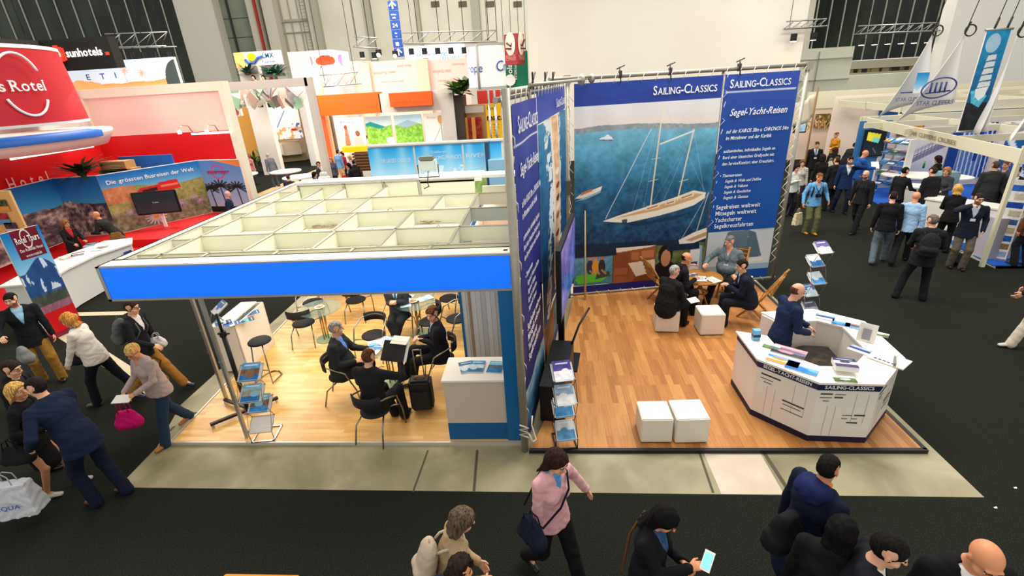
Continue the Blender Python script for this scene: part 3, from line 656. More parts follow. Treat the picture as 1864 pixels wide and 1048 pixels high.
# concrete strips that the carpet leaves bare around the stands
e=MB(); e.prism([(-5.83,4.61),(4.97,4.50),(4.97,11.2),(4.3,10.9),(-6.2,11.6)],0,.004); e.prism([(-6.23,6.4),(-5.6,4.62),(-5.6,11.5),(-6.2,11.5)],0,.0045); struct(e.build('trim_1',concrete))
m=MB(); m.bb((2.02,4.53,.0045),(2.75,5.28,.006),0); struct(m.build('trim_2',ramp_mat('steel_cover',[(.3,(196,180,160)),(.7,(214,200,182))],scale=2,rough=.5)))
m=MB()
for x0,x1,w in((1.97,1.93,.03),(2.80,2.83,.05),(-1.75,-1.78,.025),(-1.05,-1.0,.035)): m.raw([(x0-w/2,5.3,.0065),(x0+w/2,5.3,.0065),(x1+w/2,4.55,.0065),(x1-w/2,4.55,.0065)],[(0,3,2,1)])
m.bb((-6.0,6.15,.005),(-5.72,6.2,.0075)); m.bb((-5.95,5.7,.005),(-5.92,5.85,.0075))
struct(m.build('trim_3',M('floor_slot',(84,78,62),.8)))
m=MB(); m.prism([tuple(G(*q)[:2]) for q in ((1812,489),(1720,447),(1640,400),(1578,352))][::-1]+[(17,20),(17,11.0)],0,.005); struct(m.build('trim_4',concrete))
m=MB(); m.bb((-12,10.2,0),(-10.3,10.0,.004)); m.prism([(-12.4,9.75),(-6.9,6.6),(-6.8,6.85),(-12.3,10.1)],0,.0045); struct(m.build('trim_5',M('cream_duct_cover',(206,192,160),.6,noise=.1,nscale=4)))
# hall back wall with its two glazed bays, columns and recess
dark=M('dark_glass',(26,34,30),.15,spec=.6)
YB=60; KB_=YB/45
zz=lambda z: 4.75+(z-4.75)*KB_
def win_bay(n,x0,x1,z0,z1,step,zb=None,col=(58,66,56)):
    x0*=KB_; x1*=KB_; z0=zz(z0); z1=zz(z1); step*=KB_
    m=MB(); m.bb((x0,YB-.05,z0),(x1,YB+.1,z1),0); w=m.build('window_%d'%n,ramp_mat('window_night_%d'%n,[(.35,(14,17,15)),(.55,(34,42,36)),(.75,(62,74,62))],scale=.18,rough=.2,scl=(1,1,.5),detail=3)); struct(w)
    m=MB(); x=x0+.2
    while x<x1: m.bb((x-.035,YB-.2,z0),(x+.035,YB-.05,z1)); x+=step
    m.build('mullion',M('mullion_metal',(200,200,185),.4,metal=.3),w); return w
m=MB(); m.bb((-80,YB,-.0),(80,YB+.5,1.8)); m.bb((-29.5*KB_,YB,0),(21.5*KB_,YB+.5,28)); m.bb((33.5*KB_,YB,0),(80,YB+.5,28)); struct(m.build('wall_back',hallw))
win_bay(1,-58,-29.5,2.5,22,1.55); 
for i in range(1): pass
win_bay(2,21.5,33.5,4.55,22,1.02)
m=MB(); m.bb((28.6,YB-.6,1.8),(44.7,YB,zz(3.6))); m.bb((28.6,YB-.2,zz(3.9)),(44.7,YB,zz(4.5))); struct(m.build('trim_6',M('spandrel_beige',(190,184,160),.7)))
m=MB(); m.bb((27,YB-.1,zz(3.55)),(44.7,YB-.02,zz(3.95))); struct(m.build('trim_7',ramp_mat('window_strip',[(.45,(40,38,28)),(.55,(140,124,88))],scale=2.2,rough=.6,detail=1,scl=(1,1,.1))))
# columns along the back wall
for n,(px0,px1,col) in enumerate([(322,392,(214,210,196)),(452,470,(196,194,178)),(480,500,(205,200,184))]):
    a=atY(px0,30,YB-1.5); b=atY(px1,30,YB-1.5); m=MB(); m.bb((a.x,YB-1.5,0),(b.x,YB,28)); struct(m.build('trim_%d'%(8+n),M('column_%d'%n,col,.8)))
a=atY(392,30,YB-.2).x; b=atY(452,30,YB-.2).x
m=MB(); m.bb((a,YB-.15,0),(b,YB,28)); struct(m.build('wall_recess',ramp_mat('dark_wall_panels',[(.3,(118,126,112)),(.7,(140,146,130))],scale=.4)))
m=MB(); x=(a+b)/2-.3; m.bb((x,YB-.35,0),(x+.18,YB-.1,22)); z=3
while z<20: m.bb((a,YB-.18,z),(b,YB-.12,z+.06)); z+=1.9
struct(m.build('trim_11',M('dark_joint',(52,56,50),.7)))
x=atY(475,60,YB-1.7).x; r=MB().bb((x-.1,YB-1.9,0),(x+.12,YB-1.6,20)).build('drain_pipe',M('red_paint',(168,44,36),.5)); tag(r,'long red pipe running up the grey back wall','pipe')
# pilasters, door frame and ladder
for n,(px,w) in enumerate([(573,.7),(668,.7),(760,.35),(865,.9)]):
    x=atY(px,20,YB-.5).x; m=MB(); m.bb((x-w/2,YB-.7,0),(x+w/2,YB,22)); struct(m.build('trim_%d'%(12+n),M('pilaster',(172,170,152),.8)))
a=atY(485,40,YB-.2).x; b=atY(560,40,YB-.2).x; m=MB(); z=atY(500,42,YB-.2).z
m.bb((a,YB-.3,z),(b,YB-.1,z+.25)); m.bb((a,YB-.3,z-1.1),(b,YB-.1,z-1.0))
for k in range(6): x=a+(b-a)*k/5; m.bb((x,YB-.25,0),(x+.06,YB-.1,20))
struct(m.build('trim_16',M('panel_joints',(168,166,150),.8)))
r=empty('wall_ladder',(atY(560,60,YB-.6).x,YB-.6,0),'tall thin steel ladder fixed to the hall back wall beside a pilaster','ladder')
m=MB()
for q in(-.28,.28): m.bb((q-.03,-.03,0),(q+.03,.03,20))
m.build('rail',M('grey_steel',(130,130,120),.5,metal=.4),r); m=MB()
for k in range(60): m.bb((-.28,-.02,k*.33),(.28,.02,k*.33+.05))
m.build('rung',MC['grey_steel'],r)
for k,px in enumerate((792,842,892,942)):
    p=atY(px,8,YB-.1); o=MB().bb((p.x-.45,YB-.12,p.z-.25),(p.x+.45,YB-.02,p.z+.3)).build('vent_grille',M('vent_brown',(96,84,66),.6)); tag(o,['brown vent grille on the back wall, leftmost of four','brown vent grille on the back wall, second from the left','brown vent grille on the back wall, third from the left','brown vent grille on the back wall beside the big white wall'][k],'vent')
# big white partition wall
a=atY(962,80,30).x; b=atY(1462,80,30).x
struct(MB().bb((a,30,0),(b,32.5,14)).build('wall_partition',ramp_mat('white_partition',[(.3,(240,232,216)),(.7,(248,242,230))],scale=.2,rough=.8)))
p=atY(1455,90,36); q=atY(1540,165,36); m=MB().bb((p.x,36,0),(q.x,37,p.z)); m.bb((q.x,36.3,0),(40,37,atY(1600,135,36).z)); struct(m.build('wall_grey_block',ramp_mat('greenish_wall',[(.3,(200,202,184)),(.7,(212,214,198))],scale=.3)))
m=MB()
for px in (1488,): x=atY(px,120,35.97).x; m.bb((x-.03,35.93,0),(x+.03,35.98,p.z-.2))
for py in(108,146): z=atY(1490,py,35.97).z; m.bb((p.x,35.93,z-.03),(q.x,35.98,z+.03))
struct(m.build('trim_17',M('panel_seam',(150,152,138),.8)))
a=atY(1728,60,33).x
struct(MB().bb((a,33,0),(a+25,34,22)).build('wall_right',M('white_right_wall',(248,246,240),.8,noise=.02,nscale=1)))
# ================================================================ wooden stand floors
woodA=plank_mat('light_parquet',(214,156,80),(236,182,104),(248,204,134),0,.62,.075)
woodB=plank_mat('brown_parquet',(150,92,40),(184,120,58),(208,148,82),math.pi/2,.75,.095,.5)
PA=[(-5.66,5.46),(-.42,5.43),(-.42,10.7),(-5.9,10.7)]
o=empty('stand_floor',(0,0,0),'light yellow parquet platform with white edge under the canopy stand','floor platform')
MB().prism(PA,.004,.05).build('parquet_panel',woodA,o)
m=MB(); m.wall((-5.68,5.45),(-.40,5.42),.004,.056,.03,off=.03); m.wall((-5.92,10.7),(-5.68,5.45),.004,.056,.03,off=.02); m.build('edge_strip',M('white_edge',(205,198,186),.35,metal=.3),o)
o=empty('stand_floor',(0,0,0),'brown parquet platform with black edge under the yacht counter stand','floor platform')
PB=[(-.30,5.27),(4.80,5.25),(4.80,10.9),(.6,10.45),(-.1,5.9)]
MB().prism(PB,.004,.05).build('parquet_panel',woodB,o)
m=MB(); m.wall((-.32,5.25),(4.84,5.23),.004,.058,.05,off=.02); m.wall((4.82,5.23),(4.84,10.9),.004,.058,.05,off=.02); m.build('edge_strip',M('black_edge',(22,22,26),.5),o)
# ================================================================ canopy stand
FX0,FX1,FY=-5.70,-.44,5.46; ZT,ZB=2.85,2.37
can=empty('stand_canopy',(-3,5.5,ZB),'cream canopy stand roof with long blank bright blue fascia board','canopy')
C=(0,0,0)
def cbuild(m,name,mat): 
    o=m.build(name,mat); o.parent=can; o.location=(3,-5.5,-ZB); return o
m=MB(); m.bb((FX0,FY,ZT-.035),(FX1,FY+.24,ZT),0); m.bb((FX0,FY+.21,ZB),(FX1,FY+.24,ZT)); m.bb((FX0,FY-.0,ZB),(FX1,FY+.24,ZB+.03)); m.bb((FX0,FY,ZB),(FX0+.03,FY+.2,ZT)); cbuild(m,'fascia_frame',CREAM)
m=MB(); m.bb((FX0+.045,FY-.025,ZB+.03),(FX1-.01,FY+.0,ZT-.02)); cbuild(m,'fascia_board',M('bright_blue_board',(4,112,255),.35,emit=.55))  # emission lifts the blue; the board itself is no lamp
m=MB(); t=.03; m.bb((FX0,FY-.035,ZB),(FX1,FY-.02,ZB+.03)); m.bb((FX0,FY-.035,ZT-.02),(FX1,FY-.02,ZT)); m.bb((FX0,FY-.035,ZB),(FX0+.045,FY-.02,ZT)); cbuild(m,'fascia_trim',ALU)
m=MB(); m.bb((FX0,FY+.2,ZT-.035),(FX0+.17,10.75,ZT)); m.bb((FX0,FY+.2,ZB),(FX0+.03,10.75,ZT)); m.bb((FX0+.14,FY+.2,ZB),(FX0+.17,10.75,ZT)); cbuild(m,'side_fascia',CREAM)
bm_=M('beam_cream',(234,234,212),.5,noise=.04,nscale=5); bt=M('beam_metal_edge',(168,166,148),.35,metal=.5)
YR=[5.93,6.75,7.82,8.95,10.0]
ZC0=2.60
def beam(p,q,name='beam'):
    m=MB(); A=Vector(p); B=Vector(q); m.wall(A,B,ZC0,ZT-.035,.03,0,.015); m.wall(A,B,ZT-.035,ZT-.02,.04,1,.02); return cbuild(m,name,[bm_,bt])
beam((-5.2,YR[0]),(-.45,YR[0])) ; beam((FX0+.17,YR[0]),(-5.2,YR[0]))
for y in YR[1:4]: beam((-5.2,y),(-.45,y))
beam((-5.2,10.6),(-5.2,FY+.24))
for y in (6.6,7.3,8.1,8.9,9.8): beam((FX0+.17,y),(-5.2,y))
for x in (-4.52,-3.54,-2.52,-1.49): beam((x,YR[0]),(x,FY+.24))
for a,b,xs in ((YR[0],YR[1],(-4.05,-3.1,-2.2,-1.27)),(YR[1],YR[2],(-4.1,-3.17,-2.2,-1.25)),(YR[2],YR[3],(-4.2,-3.3,-1.9,-1.25)),(YR[3],10.0,(-4.7,-4.2,-3.3))):
    for x in xs: beam((x,b),(x,a))
# ceiling panels below the beams
cp=M('ceiling_panel',(244,243,224),.6,noise=.04,nscale=3)
for i,(a,b) in enumerate(zip([FY+.24]+YR[:-1],YR)):
    xe=-.45 if i<2 else -1.25
    xs=[-5.5,-4.6,-3.6,-2.6,-1.6,xe] if i<2 else [-5.5,-4.4,-3.3,-2.2,xe]
    for x0,x1 in zip(xs,xs[1:]): cbuild(MB().bb((x0+.01,a+.01,ZC0-.03),(x1-.01,b-.01,ZC0-.01)),'ceiling_panel',cp)
for i,(x0,x1) in enumerate(((-5.2,-4.25),(-4.2,-3.4),(-3.35,-2.65),(-2.6,-1.45))):
    m=MB(); m.bb((x0,10.0,ZB+.1),(x1,10.04,ZT+.05),0); m.bb((x0-.02,9.98,ZB+.1),(x0+.02,10.05,ZT+.07),1); m.bb((x0,9.98,ZT+.04),(x1,10.05,ZT+.07),1); cbuild(m,'rear_panel',[bm_,bt])
m=MB(); m.bb((-1.2,9.2,ZB+.1),(-.3,9.24,ZT+.05),0); m.bb((-.75,9.18,ZB+.1),(-.72,9.25,ZT+.07),1); cbuild(m,'rear_panel',[bm_,bt])
m=MB(); m.bb((-5.3,10.1,ZT+.04),(-.2,10.5,ZT+.1)); m.bb((-2.6,10.0,ZT+.0),(-1.3,10.6,ZT+.11)); cbuild(m,'rear_ledge',M('white_ledge',(250,250,248),.4))
# corner posts
m=MB(); 
for x,y in((FX0+.06,10.6),(-.5,FY+.1)): m.bb((x-.025,y-.025,.05),(x+.025,y+.025,ZT))
cbuild(m,'post',ALU)
# lamps and loose cable lying on the ceiling panels
k=0; rnd=random.Random(3)
for (px,py) in ((565,410),(612,405),(770,405),(818,402),(708,397),(508,445),(562,440),(622,440),(675,438),(740,437),(794,432)):
    p=G(px,py,ZC0); r=empty('recessed_lamp',p,'small lamp housing on the canopy ceiling, '+('rear row, %s from left'%('first','second','fourth','fifth','third')[k] if k<5 else 'front row, %s from left'%('first','second','third','fourth','fifth','sixth')[k-5]),'lamp',0,'lamps on top of the canopy ceiling')
    m=MB(); m.cyl((0,0,0),.055,.07,0,12); m.cyl((0,0,.07),.022,.07,1,8); m.tube([(0,0,.14),(.05,.02,.19),(.10,.03,.12),(.12,.03,.0)],.01,1,5); m.build('housing',[CHROME,M('lamp_ceramic',(200,188,150),.5)],r); k+=1
def cable_heap(px,py,w,h,n,label):
    p=G(px,py,ZC0-.005); m=MB()
    for i in range(n):
        cx=rnd.uniform(-w,w); cy=rnd.uniform(-h,h); r0=rnd.uniform(.05,.16); a0=rnd.uniform(0,6); pts=[(cx+r0*math.cos(a0+t)*(1+.2*math.sin(3*t)),cy+.6*r0*math.sin(a0+t),.012+.03*abs(math.sin(2*t+a0))) for t in np.linspace(0,rnd.uniform(3,7),14)]
        m.tube(pts,.009,0,5)
    o=m.build('cable_heap',M('beige_cable',(188,160,98),.6)); o.location=p; tag(o,label,'cable')
cable_heap(690,400,.42,.13,26,'big tangle of beige cable on the canopy ceiling')
cable_heap(592,412,.25,.1,12,'small heap of beige cable on the canopy ceiling, left of the big tangle')
cable_heap(778,404,.15,.08,6,'few loops of beige cable around a lamp on the canopy ceiling')
cable_heap(765,437,.3,.06,9,'flat heap of beige cable just behind the front canopy beam')
# low rear wall seen under the canopy, side cabin, blue post
o=MB().bb((-5.6,10.62,.05),(-.5,10.68,ZB)).build('rear_wall',M('grey_white_wall',(205,200,200),.6)); tag(o,'plain grey-white rear wall under the canopy','wall panel')
o=empty('storage_cabin',(-.9,7,0.05),'pale grey striped storage cabin wall behind the white cabinet','cabin')
m=MB(); 
for i in range(12): m.bb((-.47+i*.078,-.12,0),(-.47+i*.078+.074,-.08,2.3),i%3)
m.build('striped_panel',[M('stripe_a',(206,212,220),.5),M('stripe_b',(190,198,208),.5),M('stripe_c',(216,220,224),.5)],o)
m=MB(); m.bb((-.5,-.13,0),(-.46,3,2.3)); m.build('blue_corner_post',M('deep_blue_panel',(10,100,160),.45),o); m=MB(); m.bb((-.36,-.14,0),(-.33,-.11,2.3)); m.build('door_edge',M('brown_edge',(176,140,104),.5),o)
m=MB(); m.bb((-.36,-.16,1.75),(-.33,-.12,1.83)); m.build('door_hinge',CHROME,o)
o=MB().bb((-.62,5.44,.05),(-.42,5.50,ZB)).build('blue_panel',MC['deep_blue_panel']); tag(o,'narrow deep blue upright panel between cabinet and banner frame','panel')
pk=empty('storage_room',(-.8,8.6,0),'small pink-lit store room open at the top behind the canopy','room')
m=MB(); m.bb((-.42,-.8,0),(.5,-.76,2.3)); m.bb((-.42,.6,.0),(.6,.64,2.5)); m.bb((-.46,-.8,0),(-.42,.64,2.4)); m.build('wall_panel',M('pink_light_wall',(244,214,196),.6),pk)  # pink light of the room put into the wall colour
m=MB(); m.bb((-.40,.2,1.3),(.5,.6,1.34)); m.bb((-.40,-.2,.9),(.5,.1,.94)); m.build('shelf',WHITE,pk)
for (x,y,z,lb) in((-.85,8.95,1.34,'brown carton on the store room shelf, left one'),(-.62,8.95,1.34,'brown carton on the store room shelf, right one')):
    o=MB().bb((x-.09,y-.08,z),(x+.09,y+.08,z+.13)).build('carton',M('cardboard',(176,132,84),.8)); tag(o,lb,'box')
# ================================================================ laced banners of the sailing stand
NAVY=(38,62,150)
GALV=M('galvanised_tube',(168,164,152),.42,metal=.55,noise=.12,nscale=12)
def lace(mb, W, u, z0, z1, side, n=9, off=.03):
    rr=random.Random(int(u*10)); 
    for i in range(n):
        z=z0+(z1-z0)*(i+.5)/n; a=W.P(u,z,off); b=W.P(u+side*.10,z+.12,off+.02); c=W.P(u+side*.04,z+.2,-.04)
        mb.tube([a,b,c,W.P(u+side*.09,z+(z1-z0)/n*.9,off)],.006,0,5)
def sea(pic, v0, v1, deep, mid, lite, seed):
    m=(pic.V>=v0)&(pic.V<=v1); t=np.clip((pic.V-v0)/(v1-v0),0,1)
    r=np.random.RandomState(seed); n=fbm(pic.h,pic.w,14,5,seed); n2=fbm(pic.h,pic.w*1,40,3,seed+9)
    base=np.array(deep)*(1-t[...,None])+np.array(mid)*t[...,None]
    k=np.clip((t-.55)/.45,0,1)[...,None]; base=base*(1-k)+np.array(lite)*k
    base=base+((n-.5)*60+(n2-.5)*70*(1-t*.6))[...,None]*np.array([.5,.8,1])
    pic.a[m]=base[m]
def yacht_pic(W):
    u0,u1,z0,z1=.08,3.08,.98,4.20; P=Pic(330,350,(240,236,236)); N=lambda px,py:(lambda q:((q[0]-u0)/(u1-u0),(q[1]-z0)/(z1-z0)))(W.uv(px,py))
    P.grad(.80,(236,222,214),1,(228,232,238)); P.noise(9,3,2,P.V>.83)
    sea(P,0,.835,(22,52,84),(44,132,178),(120,186,214),4)
    hz=.835+.012*np.sin(P.U*5); sh=(P.V>hz-.012)&(P.V<hz+.012+.022*fbm(P.h,P.w,9,4,7)*(1-P.U*.55)); P.put(sh,(150,160,168)); P.noise(26,40,3,sh)
    P.put((P.V<.10)&(P.V<.10-.03*P.U),(14,30,46),.6)
    # furled rig and hulls
    def L(a,b,w,c,op=1): P.line(N(*a),N(*b),w,c,op)
    L((1102,397),(1185,236),.006,(226,230,232)); L((1207,189),(1283,350),.003,(190,205,215),.6); L((1207,189),(1150,388),.003,(200,215,225),.6); L((1184,376),(1262,238),.003,(190,205,215),.5)
    L((1262,236),(1280,345),.003,(190,205,215),.7); L((1262,236),(1205,370),.003,(190,205,215),.6); L((1207,189),(1170,383),.003,(190,205,215),.6)
    P.poly([N(1120,404),(N(1180,402)),N(1262,384),N(1290,362),N(1284,372),N(1230,398),N(1160,412)],(10,40,66),.6)
    P.poly([N(1096,402),N(1138,388),N(1190,372),N(1262,346),N(1284,350),N(1282,360),N(1262,373),N(1200,392),N(1142,405),N(1118,404)],(238,230,212))
    P.poly([N(1118,398),N(1190,376),N(1262,351),N(1279,353),N(1262,362),N(1195,383)],(208,168,118)); 
    for a in((1175,380,1200,374),(1210,370,1228,366),(1236,360,1262,353)): P.poly([N(a[0],a[1]+3),N(a[2],a[3]+3),N(a[2]+2,a[3]-5),N(a[0]+2,a[1]-5)],(236,214,186)); P.poly([N(a[0]+3,a[1]+1),N(a[2]-3,a[3]+1),N(a[2]-3,a[3]-1),N(a[0]+3,a[1]-1)],(150,96,62))
    P.poly([N(1131,400),N(1142,398),N(1142,405),N(1133,405)],(70,84,92))
    L((1184,376),(1207,189),.013,(240,226,196)); L((1232,364),(1262,236),.012,(240,226,196)); L((1202,262),(1262,238),.013,(246,240,226))
    for (a,b) in(((1182,330),(1198,326)),((1236,330),(1252,326)),((1186,290),(1202,287))): L(a,b,.005,(230,214,186))
    P.poly([N(1091,254),N(1116,254),N(1113,249),N(1106,244),N(1100,249),N(1093,251)],(238,240,244)); P.poly([N(1091,256),N(1116,256),N(1116,254),N(1091,254)],(70,110,150))
    P.poly([N(1046,362),N(1058,352),N(1096,338),N(1093,346),N(1062,360)],(236,226,214)); P.poly([N(1056,356),N(1078,347),N(1076,343),N(1058,351)],(196,120,80)); P.poly([N(1046,367),N(1066,362),N(1092,350),N(1094,346),N(1062,360)],(190,214,224),.7)
    P.poly([N(1234,436),N(1262,422),N(1286,414),N(1286,432),N(1262,441),N(1236,443)],(234,226,218)); P.poly([N(1246,436),N(1286,421),N(1286,428),N(1258,438)],(190,150,110))
    L((1266,424),(1289,350),.007,(220,214,204)); L((1238,436),(1289,350),.004,(200,206,210))
    return P,(u0,z0,u1,z1)
WB=Wall((.53,10.3),(5.2,10.97)); WS=Wall((-.35,5.35),(.45,10.38))
def frame_banner(W, uL, uR, ztop, label, fr_n):
    r=empty('banner_wall',W.P(W.L/2,0),label,'banner',0); r.location=(0,0,0); return r
rb=frame_banner(WB,0,4.72,4.6,'big fabric banner with yacht photo and blue text panel behind the seated group',0)
wv=lambda uu,vv:.012*np.sin(uu*3.1)+.006*np.sin(uu*7+vv*2.)+.01*np.exp(-((uu-.3-(4-vv)*.15)/.12)**2)
P,rc=yacht_pic(WB); put_pic('yacht_photo',P,WB,*rc,off=.012,parent=rb,wave=wv)
flat_col=lambda c: Pic(24,16,c)
def slab_print(name,c,W,u0,z0,u1,z1,parent,off=.01,var=6,wave=None,seed=1):
    P=Pic(60,60,c); P.noise(var,3,seed); return put_pic(name,P,W,u0,z0,u1,z1,off=off,parent=parent,wave=wave)
slab_print('header_strip',(46,70,158),WB,.08,4.16,3.08,4.58,rb,off=.014,wave=wv)
P=Pic(60,120,(34,70,152)); P.grad(0,(22,82,168),.6,(32,78,160)); P.grad(.6,(32,78,160),1,(54,80,172)); P.noise(5,3,2); P.rect(.03,.893,.97,.8975,(215,222,240)); put_pic('text_panel',P,WB,3.12,1.34,4.66,4.58,off=.012,parent=rb,wave=wv)
# lower photos
Q=Pic(90,80,(60,120,160)); sea(Q,0,1,(70,120,140),(90,150,186),(120,170,200),3); Q.poly([(.12,.05),(.7,.08),(.98,.28),(.6,.34),(.1,.3),(.03,.18)],(92,190,50)); Q.poly([(.55,.15),(.95,.22),(.9,.36),(.6,.32)],(60,70,62))
for x,c in((.42,(44,54,80)),(.56,(220,150,50)),(.72,(46,44,50))): Q.ell((x,.5),(.09,.2),c); Q.ell((x,.78),(.06,.09),(196,140,108)); Q.line((x,.4),(x+.1,.3),.07,(190,140,110))
put_pic('kayak_photo',Q,WB,.06,.30,.95,1.16,off=.012,parent=rb)
Q=Pic(90,80,(150,86,48)); Q.noise(14,4,3); Q.poly([(0,.86),(.85,.95),(1,1),(0,1)],(232,220,200)); Q.rect(.0,.2,.38,.85,(134,72,38)); Q.rect(.02,.24,.34,.42,(160,92,54)); Q.poly([(.35,.55),(.98,.6),(1,.25),(.55,.15)],(226,212,190)); Q.poly([(.55,.15),(1,.25),(1,0),(.45,0)],(120,60,34)); Q.rect(.42,.62,.6,.84,(176,110,66)); Q.rect(.66,.66,.94,.86,(186,120,74))
put_pic('cabin_photo',Q,WB,.97,.29,1.94,1.14,off=.012,parent=rb)
Q=Pic(110,80,(96,110,60)); Q.noise(40,9,4); Q.ell((.2,.2),(.26,.35),(24,22,26)); Q.ell((.2,.72),(.15,.3),(28,20,18)); Q.ell((.21,.62),(.1,.24),(196,134,98)); Q.poly([(.6,0),(1,0),(.95,.9),(.72,.95),(.66,.4)],(150,180,204)); Q.rect(.72,.2,.92,.8,(232,236,240)); Q.rect(.75,.35,.88,.45,(40,80,150))
put_pic('portrait_photo',Q,WB,1.95,.29,3.06,1.12,off=.012,parent=rb)
slab_print('blue_base_strip',(30,34,110),WB,.04,.12,3.08,.29,rb)
Q=Pic(100,90,(206,210,214)); Q.grad(0,(214,218,220),1,(196,204,212)); Q.poly([(.30,.98),(.62,1),(.60,.35),(.2,.3)],(96,120,136)); Q.poly([(.62,.98),(.72,.92),(.86,.32),(.6,.3)],(84,108,124)); Q.poly([(.15,.30),(.9,.28),(.88,.2),(.2,.2)],(226,226,222)); Q.noise(8,6,3)
Q.rect(0,0,1,.14,(150,182,200))
put_pic('sail_photo',Q,WB,3.12,.36,4.66,1.33,off=.012,parent=rb); slab_print('blue_base_strip',(24,72,160),WB,3.4,.14,4.66,.36,rb)
o=lambda **k:dict(serif=True,bold=.012,**k)
lettering('lettering',[('Sailing-Classics',2.96,4.29,.235,o(caps=1,al='r',fit=1.30)),('Sailing-Classics',3.22,4.33,.225,o(caps=1,fit=1.26)),
 ('Segel-Yacht-Reisen',3.88,3.80,.19,o(it=.28,al='c',fit=1.20)),
 ('auf der KAIROS 38m u. CHRONOS 54m',3.25,3.46,.105,o(it=.2,fit=1.33)),('im Mittelmeer und der Karibik',3.26,3.33,.10,o(it=.1,fit=.98)),
 ('authentisches, individuelles Segeln an',3.24,3.07,.09,o(it=.1,fit=1.12)),('Bord einer klassischen Großyacht mit',3.24,2.94,.09,o(it=.1,fit=1.12)),('dem Service/Komfort einer Kreuzfahrt.',3.24,2.81,.09,o(it=.1,fit=1.14)),
 ('• Themenreisen',3.22,2.56,.09,o(it=.2,fit=.48)),('Segeln & Wale und Delfine',3.35,2.44,.085,o(it=.25,fit=.80)),('Segeln & Vulkane',3.35,2.32,.085,o(it=.25,fit=.52)),('Segeln & Geschichte',3.35,2.20,.085,o(it=.25,fit=.6)),('Segeln & Genuss',3.35,2.08,.085,o(it=.25,fit=.56)),
 ('Segelreisen weltweit',3.22,1.86,.135,o(fit=1.0)),('Mitsegeln weltweit',3.22,1.72,.135,o(fit=.93)),('Yachtcharter',3.22,1.57,.135,o(fit=.62)),('Segelkreuzfahrten',3.22,1.43,.135,o(fit=.9))],WB,TXT_W,rb,off=.045)
fm=MB(); fm.tube([WB.P(-.05,.0,-.03),WB.P(-.05,4.72,-.03)],.045); fm.tube([WB.P(3.1,.05,-.06),WB.P(3.1,4.68,-.06)],.03)
fm.tube([WB.P(4.84,.0,-.03),WB.P(4.84,4.72,-.03)],.045); fm.tube([WB.P(-.1,4.68,-.03),WB.P(4.9,4.68,-.03)],.04); fm.tube([WB.P(-.1,.08,-.03),WB.P(4.9,.08,-.03)],.03); fm.build('tube_frame',GALV,rb)
fm=MB()
for u in(-.05,4.84): fm.box(WB.P(u,4.66,-.03),(.13,.13,.16),0,rz=.14)
for u in(1.0,2.0,3.4): fm.box(WB.P(u,4.7,-.02),(.05,.08,.14),1,rz=.14); fm.tube([WB.P(u,4.55,.05),WB.P(u-.04,4.84,.05)],.012,1,6); fm.tube([WB.P(u-.08,4.8,.0),WB.P(u+.08,4.86,.0)],.012,1,6)
fm.build('clamp',[GALV,M('dark_clamp',(50,46,44),.5)],rb)
lm=MB(); lace(lm,WB,.06,.3,4.5,-1,9); lace(lm,WB,4.68,.3,4.5,1,11); lace(lm,WB,3.09,1.2,4.4,1,6,.02)
for k in range(16): u=.3+k*.28; lm.tube([WB.P(u,4.55,.02),WB.P(u+.05,4.7,.03)],.006,0,5); lm.tube([WB.P(u,.15,.02),WB.P(u+.08,.06,.03)],.006,0,5)
lm.build('lacing_cord',M('white_cord',(225,220,205),.7),rb)
m=MB(); m.tube([WB.P(.27,.05,.25),WB.P(.27,2.1,.2)],.03,0,8,rr=[.028,.012]); o_=m.build('wooden_pole',M('pale_wood',(200,180,130),.6)); tag(o_,'slim pale wooden pole leaning against left edge of yacht photo','pole')
m=MB(); m.bb((-.06,-.05,2.45),(.06,.06,2.75)); o_=m.build('junction_box',M('grey_box',(90,86,80),.6)); o_.location=(.47,10.15,0); tag(o_,'small dark junction box on tube where the two banners meet','box')
# side banner
rs=empty('banner_wall',(0,0,0),'tall navy sailing banner seen edge-on between the two stands, laced to leaning tubes','banner')
Q=Pic(120,260,(20,70,120)); sea(Q,0,1,(10,60,110),(24,92,140),(60,130,170),8)
foam=fbm(Q.h,Q.w,12,5,21); hull=lambda v:.40+.16*np.sin(v*2.6)
for sgn in(-1,1):
    c=hull(Q.V)+sgn*(.20+.04*np.sin(Q.V*9)); dd=np.abs(Q.U-c+(.06 if sgn>0 else 0)); Q.put((dd<.13)&(foam>.44+dd*1.2),(216,228,234))
hw=.135*np.clip(np.sin(np.clip((Q.V-.06)/.92,0,1)*2.2),0,1)**.6; mh=np.abs(Q.U-hull(Q.V)-.02)<hw; Q.put(mh,(238,222,206)); mh2=np.abs(Q.U-hull(Q.V)-.02)<hw*.62; Q.put(mh2,(224,180,140)); Q.noise(42,20,5,mh2)
for v,c in((.62,(140,60,40)),(.55,(90,50,40)),(.45,(150,90,60)),(.35,(120,60,50)),(.7,(236,226,214)),(.5,(236,226,214)),(.28,(200,150,120))): Q.ell((hull(v)+.02,v),(.06,.018),c)
put_pic('yacht_photo',Q,WS,1.62,1.0,4.86,4.14,off=.012,parent=rs,wave=lambda u,v:.02*np.sin(u*4))
P=Pic(60,200,(44,62,150)); P.grad(0,(20,28,92),1,(60,68,160)); P.noise(8,3,4); P.rect(0,.876,1,.880,(225,225,240)); put_pic('text_panel',P,WS,.05,.9,1.58,4.5,off=.012,parent=rs,wave=lambda u,v:.015*np.sin(u*4))
slab_print('header_strip',(56,74,168),WS,1.62,4.15,4.86,4.56,rs)
P=Pic(80,60,(30,80,130)); sea(P,0,1,(40,90,130),(90,130,160),(170,190,200),5); P.noise(30,7,5); put_pic('lower_photo',P,WS,.05,.30,1.58,.9,off=.012,parent=rs)
